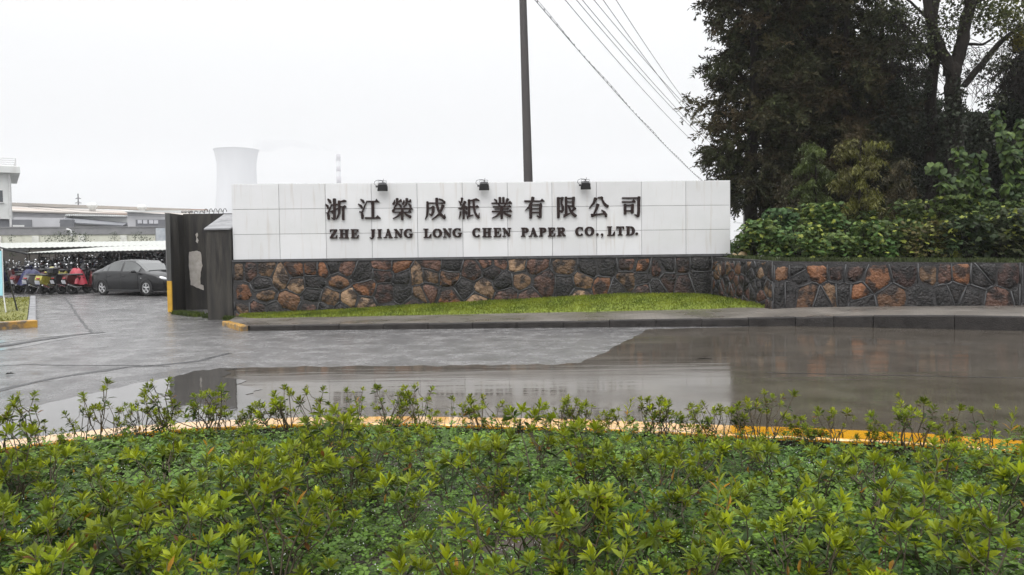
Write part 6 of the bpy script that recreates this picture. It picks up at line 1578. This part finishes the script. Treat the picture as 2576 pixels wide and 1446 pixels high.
for i in range(n+1):
    f = fa_.lerp(fb_, i/n); b = ba_.lerp(bb_, i/n); w = .012*math.sin(i*.9)
    for p, dz in ((f, w), (b, w), (f, w-.012), (b, w-.012)): V.append((p.x, p.y, p.z+dz))
F = []
for i in range(n):
    b, c = 4*i, 4*i+4; F += [(b, c, c+1, b+1), (b+2, b+3, c+3, c+2), (b, b+2, c+2, c), (b+1, c+1, c+3, b+3)]
m._add(V, F); m.build('roof', M_ROOFW, t)
m = MB()
for f in (.03, .5, .97): m.tube([fa_.lerp(ba_, f)-Vector((0, 0, .08)), fb_.lerp(bb_, f)-Vector((0, 0, .08))], .035, 6)
m.build('purlin', M_PURLIN, t)
for i in range(8):
    for f in (.05, .95):
        p = fa_.lerp(fb_, (i+.5)/8).lerp(ba_.lerp(bb_, (i+.5)/8), f); k = MB(); k.tube([(p.x, p.y, gz(p.x, p.y)-.05), (p.x, p.y, p.z-.09)], .035, 8); k.build('post', M_UNDER, t)
# the neighbouring canopy whose end rises at the left
t = empty('parking_canopy', (0, 0, 0)); tag(t, 'dark-edged canopy end cutting in at the left above the motorcycles', 'canopy', 'parking canopies')
a = at_y(69, 635.5, 38.0); b = at_y(-60, 607, 33.0); c = at_y(-200, 592, 35); d = at_y(-40, 624, 42)
m = MB(); m._add([tuple(p) for p in (a, b, c, d)]+[(p.x, p.y, p.z-.05) for p in (a, b, c, d)], [(0, 1, 2, 3), (7, 6, 5, 4), (0, 4, 5, 1), (1, 5, 6, 2), (2, 6, 7, 3), (3, 7, 4, 0)]); m.build('roof', M_ROOFW, t)
m = MB(); m.box(((a+b)/2-Vector((0, 0, .10))), ((b-a).length, .05, .10), rz=math.atan2(b.y-a.y, b.x-a.x)); m.tube([a-Vector((0, 0, .06)), b-Vector((0, 0, .06))], .05, 6); m.build('edge_beam', M_PURLIN, t)
for p in (b, c):
    k = MB(); k.tube([(p.x, p.y, -.1), (p.x, p.y, p.z-.05)], .05, 8); k.build('post', M_UNDER, t)

# ================================================================ yard wall with its cream bays
M_CREAM = pmat('cream_render', (0.66, 0.66, 0.56), (0.56, 0.56, 0.47), scale=1.3, rough=.8, c3=(0.36, 0.36, 0.29), s3=1.2, t3=(.62, .8), stretch3=(1.5, 1.5, .4))
M_BAND = pmat('grey_band', (0.25, 0.25, 0.255), (0.20, 0.20, 0.205), scale=2, rough=.8)  # grey raised a little to paint in distance haze
wa = at_y(-140, 600, 53.2); wb = at_y(640, 600, 57.6); wd = Vector((wb.x-wa.x, wb.y-wa.y, 0)); wl = wd.length; wd.normalize(); wang = math.atan2(wd.y, wd.x)
yw_ = empty('yard_wall', (wa.x, wa.y, 0), wang); tag(yw_, 'cream yard wall with paler piers under a grey upper band behind the canopies', 'wall')
def zat(px, py, Y): return at_y(px, py, Y).z
zb0 = zat(200, 590, 54.8); zb1 = zat(200, 572.5, 54.8)
m = MB(); m.box((wl/2, .15, zb0/2+1.4), (wl, .3, zb0-2.8)); m.build('bay', M_CREAM, yw_)
m = MB(); m.box((wl/2, .15, 1.39), (wl, .36, 2.82)); m.build('lower_wall', pmat('dark_lower_wall', (0.085, 0.075, 0.066), (0.05, 0.045, 0.04), scale=1, rough=.8), yw_)  # lower wall painted dark so the space under the canopies looks shaded
m = MB(); m.box((wl/2, .14, (zb0+zb1)/2+.004), (wl, .42, zb1-zb0)); m.build('band', M_BAND, yw_)
m = MB(); m.box((wl/2, .14, zb1+.04), (wl, .5, .07)); m.build('coping', M_BAND, yw_)
M_PIER = pmat('pale_pier', (0.72, 0.72, 0.66), rough=.8)
for px in (12, 98, 206, 305.5, 392):
    p = at_y(px, 600, 55); x = (p-wa).dot(wd); m = MB(); m.box((x, -.06, zb0/2+1.38), (.42, .14, zb0-2.87)); m.build('pier', M_PIER, yw_)
p = at_y(78, 577, 55); M_PIPE = pmat('white_pipe', (.62, .62, .62), rough=.4)
for px in (186,):
    q_ = at_y(px, 577, 55); x = (q_-wa).dot(wd); m = MB(); m.tube([(x, -.5, zb0-.1), (x, -.5, zb1-.35), (x-.1, -.5, zb1-.16), (x-.3, -.45, zb1-.12), (x-.36, -.1, zb1-.12)], .07, 8); m.build('drain_pipe', M_PIPE, yw_)
M_POSTER = pmat('poster', (0.30, 0.34, 0.38), (0.52, 0.54, 0.56), scale=1.6, rough=.5)
q_ = at_y(410, 590, 55.5); x = (q_-wa).dot(wd); t = empty('banner', (q_.x, q_.y-.35, 0), wang); tag(t, 'grey blue printed banner fixed at the end of the cream wall', 'banner')
m = MB(); m.box((0, 0, (zat(410, 573, 55)+zat(410, 608, 55))/2), (.62, .04, zat(410, 573, 55)-zat(410, 608, 55))); m.build('sheet', M_POSTER, t); m = MB(); m.box((-.33, 0, 1.9), (.04, .06, 3.7)); m.box((.33, 0, 1.9), (.04, .06, 3.7)); m.build('frame', M_GALV, t)
# small plants that show above the rear canopy
for k, (px, h, w, lab) in enumerate([(28, 2.55, .25, 'small leafy sapling near the left pier of the cream wall'), (122, 2.5, .35, 'thin leafy sapling left of the bushy pair on the cream wall'), (150, 2.75, .5, 'bushy grey green sapling left of the drain pipe'), (182, 2.9, .55, 'darkest bushy sapling right under the drain pipe'), (214, 2.65, .4, 'loose leafy sapling right of the drain pipe'), (288, 2.7, .28, 'lone thin sapling in the bay left of the pipe bracket pier'), (341, 2.65, .22, 'small sapling in the right bay of the cream wall'), (355, 2.75, .22, 'taller thin sapling in the right bay of the cream wall'), (368, 2.45, .3, 'low leafy sapling near the banner')]):
    p = at_y(px, 600, 53.0); r = np.random.default_rng(300+k); g0 = gz(p.x, p.y); t = empty('young_plant', (p.x, 53.0, g0)); tag(t, lab, 'plant', 'young plants along the cream wall'); hh = h+.72-g0
    m = MB(); m.tube([(0, 0, -.05), (.03, 0, hh*.5), (0, 0, hh)], [.02, .015, .006], 5); m.build('stem', M_BARK, t)
    n = int(150*w/.3); u = r.random(n); P = np.stack([r.normal(0, w*.5, n), r.normal(0, w*.5, n), hh*(.45+.57*u)], 1)
    leaves_mesh('foliage', DIAMOND, P, r.normal(0, 1, (n, 3)), r.uniform(-1, 1, n), r.uniform(.08, .16, n), r.uniform(.04, .08, n), np.tile(np.array((0.05, 0.07, 0.035)), (n, 1)), M_BROAD, t, .3, k)

# ================================================================ workshops behind the wall
M_ROOFB = pmat('weathered_sheet_roof', (0.42, 0.38, 0.34), (0.34, 0.32, 0.30), scale=.35, rough=.7, c3=(0.36, 0.25, 0.19), s3=.16, t3=(.52, .7), stretch=(1, 1, 1))
M_GWALL = pmat('grey_sheet_wall', (0.50, 0.50, 0.52), (0.44, 0.44, 0.46), scale=.6, rough=.7)  # base tone lightened to carry some of the distance haze
M_WWALL = pmat('pale_wall', (0.68, 0.69, 0.68), (0.6, 0.61, 0.6), scale=.8, rough=.75, c3=(.5, .5, .48), s3=.7, t3=(.6, .8), stretch3=(1, 1, .3))
M_DWALL = pmat('dark_sheet_wall', (0.18, 0.185, 0.20), (0.15, 0.155, 0.17), scale=.8, rough=.7)  # dark sheet made paler, with haze held in the colour
M_WIN = pmat('dull_glass', (0.10, 0.105, 0.115), rough=.15); M_WINL = pmat('pale_window', (0.62, 0.62, 0.66), rough=.3)
def quadbox(m, pts_top, zb):
    """a solid with the given top polygon, walls straight down to zb"""
    n = len(pts_top); m._add([tuple(p) for p in pts_top]+[(p[0], p[1], zb) for p in pts_top], [tuple(range(n)), tuple(range(2*n-1, n-1, -1))]+[(i, n+i, n+(i+1) % n, (i+1) % n) for i in range(n)])
# long low workshop: ridge running away to the right
r1 = at_y(-90, 513, 84); r2 = at_y(520, 538, 103); rz_ = (r1.z+r2.z)/2
rd = Vector((r2.x-r1.x, r2.y-r1.y, 0)).normalized(); rn = Vector((rd.y, -rd.x, 0))
E1, E2 = r1+rn*11, r2+rn*11; ez = zat(100, 539, E1.y+8)
t = empty('workshop', (0, 0, 0)); tag(t, 'long low workshop with weathered brownish sheet roof and two round roof vents', 'workshop')
m = MB(); RA, RB = Vector((r1.x, r1.y, r1.z)), Vector((r2.x, r2.y, r2.z))
EA, EB = Vector((E1.x, E1.y, ez)), Vector((E2.x, E2.y, ez)); BA, BB = Vector((r1.x, r1.y, ez))-rn*11, Vector((r2.x, r2.y, ez))-rn*11
m._add([EA, EB, RB, RA, BB, BA]+[p-Vector((0, 0, .15)) for p in (EA, EB, RB, RA, BB, BA)], [(0, 1, 2, 3), (3, 2, 4, 5), (9, 8, 7, 6), (11, 10, 8, 9), (0, 6, 7, 1), (5, 4, 10, 11), (0, 3, 9, 6), (3, 5, 11, 9), (1, 7, 8, 2), (2, 8, 10, 4)]); m.build('roof', M_ROOFB, t)
m = MB(); a = EA-rn*.5; b = EB-rn*.5; c = BB+rn*.5; d = BA+rn*.5; quadbox(m, [(p.x, p.y, ez-.16) for p in (a, b, c, d)], 0); m.build('wall', M_GWALL, t)
m = MB(); m.box(((r1+r2)/2+Vector((0, 0, .25))), ((r2-r1).length, .9, .35), rz=math.atan2(rd.y, rd.x)); m.build('ridge_cap', M_ROOFB, t)
for px, py in ((168, 531), (293, 535)):
    f = (px+90)/610; q_ = RA.lerp(RB, f)+rn*4.2; zq = RA.z+(ez-RA.z)*4.2/11
    k = MB(); k.lathe([(.34, 0), (.34, .3), (.50, .42), (.55, .62), (.42, .82), (.12, .92)], 16, Matrix.Translation((q_.x, q_.y, zq-.1))); k.build('roof_vent', M_WWALL, t, smooth=True)
# second roof line behind, rising to the right
t = empty('workshop', (0, 0, 0)); tag(t, 'pale roof line of a further workshop just above the brownish roof', 'workshop')
s1 = at_y(60, 514.5, 112); s2 = at_y(560, 541, 132); m = MB(); n_ = Vector((-(s2-s1).y, (s2-s1).x, 0)).normalized()
m._add([(s1.x, s1.y, s1.z), (s2.x, s2.y, s2.z), (s2.x+n_.x*12, s2.y+n_.y*12, s2.z-1.5), (s1.x+n_.x*12, s1.y+n_.y*12, s1.z-1.5), (s2.x-n_.x*12, s2.y-n_.y*12, s2.z-2.2), (s1.x-n_.x*12, s1.y-n_.y*12, s1.z-2.2)], [(0, 1, 2, 3), (5, 4, 1, 0)]); m.build('roof', M_WWALL, t)
m = MB(); quadbox(m, [(p.x, p.y, z) for p, z in ((s1-n_*11.5, s1.z-2.4), (s2-n_*11.5, s2.z-2.4), (s2+n_*11.5, s2.z-2.4), (s1+n_*11.5, s1.z-2.4))], 0); m.build('wall', M_GWALL, t)
# pale annex with a scalloped canopy edge
def block(label, px0, px1, py0, py1, Y, depth, mat, name='annex', wallname='wall'):
    a = at_y(px0, py0, Y); b = at_y(px1, py1, Y+1.2); t = empty(name, (a.x, a.y, 0), math.atan2(b.y-a.y, b.x-a.x)); tag(t, label, 'building'); L = (b-a).to_2d().length
    m = MB(); m._add([(0, 0, a.z), (L, 0, b.z), (L, depth, b.z), (0, depth, a.z), (0, 0, 0), (L, 0, 0), (L, depth, 0), (0, depth, 0)], [(0, 1, 2, 3), (7, 6, 5, 4), (0, 4, 5, 1), (1, 5, 6, 2), (2, 6, 7, 3), (3, 7, 4, 0)]); m.build(wallname, mat, t)
    return t, L, a, b
t, L, a, b = block('pale annex with a scalloped eave and a dark lean-to in front', 168, 322, 543, 545, 69, 6, M_WWALL)
m = MB(); n = 60
for i in range(n): m.box((L*(i+.5)/n, -.25, a.z+(b.z-a.z)*i/n+.02+.05*(i % 2)), (L/n*.96, .7, .10))
m.build('eave', M_WWALL, t)
m = MB(); z0 = zat(168, 556, 69); z1 = zat(320, 567, 69.8); m._add([(0, -.02, z0+.35), (L, -.02, z1+.25), (L, -2.2, z1-.05), (0, -2.2, z0-.15), (0, -.02, z0+.25), (L, -.02, z1+.15), (L, -2.2, z1-.15), (0, -2.2, z0-.25)], [(0, 1, 2, 3), (7, 6, 5, 4), (0, 4, 5, 1), (1, 5, 6, 2), (2, 6, 7, 3), (3, 7, 4, 0)]); m.build('lean_to_roof', M_DWALL, t)
m = MB(); m.box((L/2, -1.9, 1.6), (L-.1, .15, 3.2)); m.build('lean_to_wall', M_GWALL, t)
m = MB(); m.box((.65, -2.35, zat(186, 566, 67)), (1.0, .5, .9)); m.build('air_unit', M_DWALL, t)
m = MB(); m.tube([(-.12, -.1, 0), (-.12, -.1, a.z-.1)], .08, 6); m.build('downpipe', M_PIPE, t)
t, L, a, b = block('grey shed with a dark opening and a row of four pale windows', 320, 560, 533, 546, 67, 7, M_GWALL)
m = MB(); zc = zat(370, 566, 67); zt = zat(370, 552, 67); m.box((L/2+.3, -.03, (zt+1.0)/2), (L-.7, .05, zt-1.0)); m.build('dark_front', M_DWALL, t)
for px in (349, 362, 376, 388):
    q_ = at_y(px, 557.5, 66.9); x = math.hypot(q_.x-a.x, q_.y-a.y); w = MB(); w.box((x, -.075, q_.z), (.33, .05, .30)); w.build('window', M_WINL, t)
m = MB(); m.box((L/2, -.1, a.z+.03), (L+.2, .5, .12), M=Matrix.Translation((0, 0, 0))); m.build('roof_edge', M_WWALL, t)
t, L, a, b = block('grey sheet wall with a dark gate left of the pale annex', 34, 172, 546, 549, 71.5, 5, M_GWALL)
m = MB(); z1 = zat(60, 552, 71.5); m.box((L*.12, -.03, z1/2), (L*.42, .06, z1)); m.build('gate', M_DWALL, t)
# tall white building at the far left
tb = empty('office_block', (0, 0, 0)); tag(tb, 'tall white office block with an overhanging parapet and roof railing at the left edge', 'building')
YB = 58.0; cx = at_y(29.5, 500, YB).x; zp1, zp0 = zat(15, 419, YB), zat(15, 437, YB); zl = zat(15, 551, YB); px_ = at_y(36, 430, YB-.5).x
m = MB(); m.box((cx-6, YB+4, (zl+zp0)/2), (12, 8, zp0-zl)); m.build('wall', M_WWALL, tb)
m = MB(); m.box((cx-6, YB+4.05, zl/2), (11.7, 7.8, zl-.01)); m.build('lower_storey', M_DWALL, tb)
m = MB(); m.box((px_-6.2, YB+4, (zp0+zp1)/2), (12.4, 9.0, zp1-zp0), bev=.03); m.build('parapet', M_WWALL, tb)
rl_ = MB()
for k in range(4): rl_.tube([(px_-12, YB-.35, zp1+.12+.14*k), (px_-.25, YB-.35, zp1+.12+.14*k), (px_-.25, YB+8, zp1+.12+.14*k)], .022, 5)
for k in range(11): rl_.tube([(px_-.25-k*1.1, YB-.35, zp1), (px_-.25-k*1.1, YB-.35, zp1+.58)], .03, 5)
rl_.build('railing', M_PIPE, tb)
wx1 = at_y(10.5, 495, YB).x; zw1, zw0 = zat(5, 480, YB), zat(5, 509, YB)
for k in range(2):
    w = MB(); w.box((wx1-.62-k*3.4, YB+.02, (zw0+zw1)/2), (1.24, .10, zw1-zw0)); wn = w.build('window', M_WIN, tb); w = MB(); w.box((wx1-.62-k*3.4, YB-.04, (zw0+zw1)/2), (.05, .05, zw1-zw0)); w.box((wx1-.62-k*3.4, YB-.05, zw0-.05), (1.4, .12, .06)); w.build('frame', M_PIPE, wn)
m = MB(); m.tube([(cx-.12, YB-.08, zp0), (cx-.12, YB-.08, .2)], .07, 8); m.build('downpipe', M_PIPE, tb)
m = MB(); m.box((cx+.35, YB-.3, zat(38, 568.5, YB)), (.7, .5, .12)); m.build('porch_roof', M_WWALL, tb)
# the block stands turned, its side wall running away from the road
_c = Matrix.Translation((cx, YB, 0)) @ Matrix.Rotation(R(33), 4, 'Z') @ Matrix.Translation((-cx, -YB, 0)); tb.matrix_world = _c
# lines with ball insulators that come in over the gate wall
for k, (pa, pb, ya, yb) in enumerate((((70, 515), (640, 541), 60, 40), ((70, 521), (640, 544), 60, 40))):
    A, B = at_y(*pa, ya), at_y(*pb, yb); m = MB(); m.tube([A.lerp(B, i/16)-Vector((0, 0, .25*4*(i/16)*(1-i/16))) for i in range(17)], .010, 5)
    o = m.build('service_wire', M_WIRE); tag(o, ('upper' if k == 0 else 'lower')+' service wire running in above the gate wall', 'wire', 'service wires above the gate wall')
    if k == 0:
        for px in (459, 466, 475, 481):
            q_ = at_y(px, 532.5, 46.2); s_ = MB(); s_.ball((q_.x, 46.2, q_.z), (.10, .07, .075), 10, 8); c_ = s_.build('insulator', M_INS, o, smooth=True)

# ================================================================ far away in the mist: mast, cooling tower, chimney
M_MAST = pmat('mast_steel', (0.10, 0.10, 0.105), rough=.7)
YM = 380; pm = at_y(197, 515, YM); zt = zat(197, 487, YM); t = empty('power_mast', (pm.x, YM, 0)); tag(t, 'faint far-off power mast with two crossarms above the workshop roof', 'mast')
m = MB(); m.tube([(0, 0, 0), (0, 0, zt)], [.5, .26], 8); m.build('shaft', M_MAST, t)
for py, w in ((499.5, 13.5), (510.5, 15.5)):
    z = zat(197, py, YM); m = MB(); w *= YM/FPX; m.box((0, 0, z), (w, .3, .28)); m.tube([(-w*.4, 0, z), (0, 0, z+.9), (w*.4, 0, z)], .08, 5); m.build('crossarm', M_MAST, t)
M_TOWER = pmat('haze_pale_concrete', (0.50, 0.505, 0.52), (0.45, 0.455, 0.47), scale=.03, rough=.9, stretch=(1, 1, .3))  # concrete lightened: part of the tower's haze is put into this colour
YC = 1500.0; pt = at_y(594, 377, YC); half = 54*YC/FPX; zt = pt.z; t = empty('cooling_tower', (pt.x, YC, 0)); tag(t, 'large pale cooling tower almost lost in the mist', 'cooling tower')
prof = []
zw = zat(594, 424, YC); rw = 47.2*YC/FPX
for i in range(41):
    z = zt*i/40; b = (zt-zw)/math.sqrt((half/rw)**2-1) if z > zw else 138.0; prof.append((rw*math.sqrt(1+((z-zw)/b)**2), z))
m = MB(); m.lathe(prof, 96, cap=False); m.lathe([(r_-.5, z) for r_, z in prof], 96, cap=False); m.build('shell', M_TOWER, t, smooth=True)
m = MB(); m.torus((0, 0, zt-.4), (0, 0, 1), half+.25, .75, 96, 6); m.build('rim', M_TOWER, t, smooth=True)
M_CHIM = pmat('chimney_concrete', (0.46, 0.46, 0.48), rough=.9); M_CHRED = pmat('chimney_band', (0.38, 0.35, 0.39), rough=.9)
YH = 1600.0; ph = at_y(850.5, 388, YH); zt2 = ph.z; k_ = YH/FPX; t = empty('chimney', (ph.x, YH, 0)); tag(t, 'tall banded factory chimney fading into the mist behind the sign', 'chimney')
m = MB(); m.lathe([(7.6*k_, 0), (6.6*k_, zt2*.45), (5.2*k_, zt2)], 32); m.build('shaft', M_CHIM, t, smooth=True)
for py0, py1 in ((388, 404), (419, 431), (444, 461)):
    za, zb_ = zat(850, py1, YH), zat(850, py0, YH); f = lambda z: (7.6 + (5.2-7.6)*z/zt2)*k_*1.012
    m = MB(); m.lathe([(f(za)-.1, za), (f(za), za+.05), (f(zb_), zb_-.05), (f(zb_)-.1, zb_)], 32); m.build('painted_band', M_CHRED, t, smooth=True)
m = MB(); m.torus((0, 0, zat(850, 403, YH)), (0, 0, 1), 7.2*k_, .35, 32, 6); m.build('gallery', M_CHIM, t, smooth=True)
# smoke drifting to the left from the chimney
def plume():
    m = MB(); r = random.Random(9); path = [(849, 384, 5), (835, 376, 8), (815, 373, 10), (790, 372, 12), (760, 366, 15), (725, 361, 19), (690, 362, 24), (655, 372, 30)]
    bm = bmesh.new()
    for i in range(len(path)-1):
        for u in (0, .33, .66):
            px = path[i][0]*(1-u)+path[i+1][0]*u; py = path[i][1]*(1-u)+path[i+1][1]*u; rr = path[i][2]*(1-u)+path[i+1][2]*u
            q_ = at_y(px+r.uniform(-3, 3), py+r.uniform(-2, 2), YH+r.uniform(-3, 3)); s = rr*k_*r.uniform(.55, .8)
            bmesh.ops.create_icosphere(bm, subdivisions=2, radius=s, matrix=Matrix.Translation(q_) @ Matrix.Diagonal((1.7, 1.1, .8, 1)))
    me = bpy.data.meshes.new('smoke'); bm.to_mesh(me); bm.free(); o = bpy.data.objects.new('smoke', me); COL.objects.link(o)
    md = o.modifiers.new('one skin', 'REMESH'); md.mode = 'VOXEL'; md.voxel_size = 3.0
    mt = bpy.data.materials.new('smoke'); mt.use_nodes = True; N, L = mt.node_tree.nodes, mt.node_tree.links; N.remove(N['Principled BSDF'])
    v = N.new('ShaderNodeVolumePrincipled'); v.inputs['Color'].default_value = (.55, .55, .57, 1); v.inputs['Density'].default_value = .012; v.inputs['Anisotropy'].default_value = 0
    L.new(v.outputs[0], N['Material Output'].inputs['Volume']); me.materials.append(mt); tag(o, 'thin grey smoke trailing left from the chimney', 'smoke', kind='stuff')
plume()
# ================================================================ the wet mist in the air
HAZE_D = 0.00038
m = MB(); m.box((0, 900, 119.0), (3400, 2200, 242.0)); hz = m.build('haze', bpy.data.materials.new('mist'))
mt = hz.data.materials[0]; mt.use_nodes = True; N, L = mt.node_tree.nodes, mt.node_tree.links; N.remove(N['Principled BSDF'])
v = N.new('ShaderNodeVolumePrincipled'); v.inputs['Color'].default_value = (.97, .98, 1.0, 1); v.inputs['Density'].default_value = HAZE_D; v.inputs['Anisotropy'].default_value = 0.0
L.new(v.outputs[0], N['Material Output'].inputs['Volume']); tag(hz, 'pale wet mist hanging over the whole place', 'mist', kind='stuff')
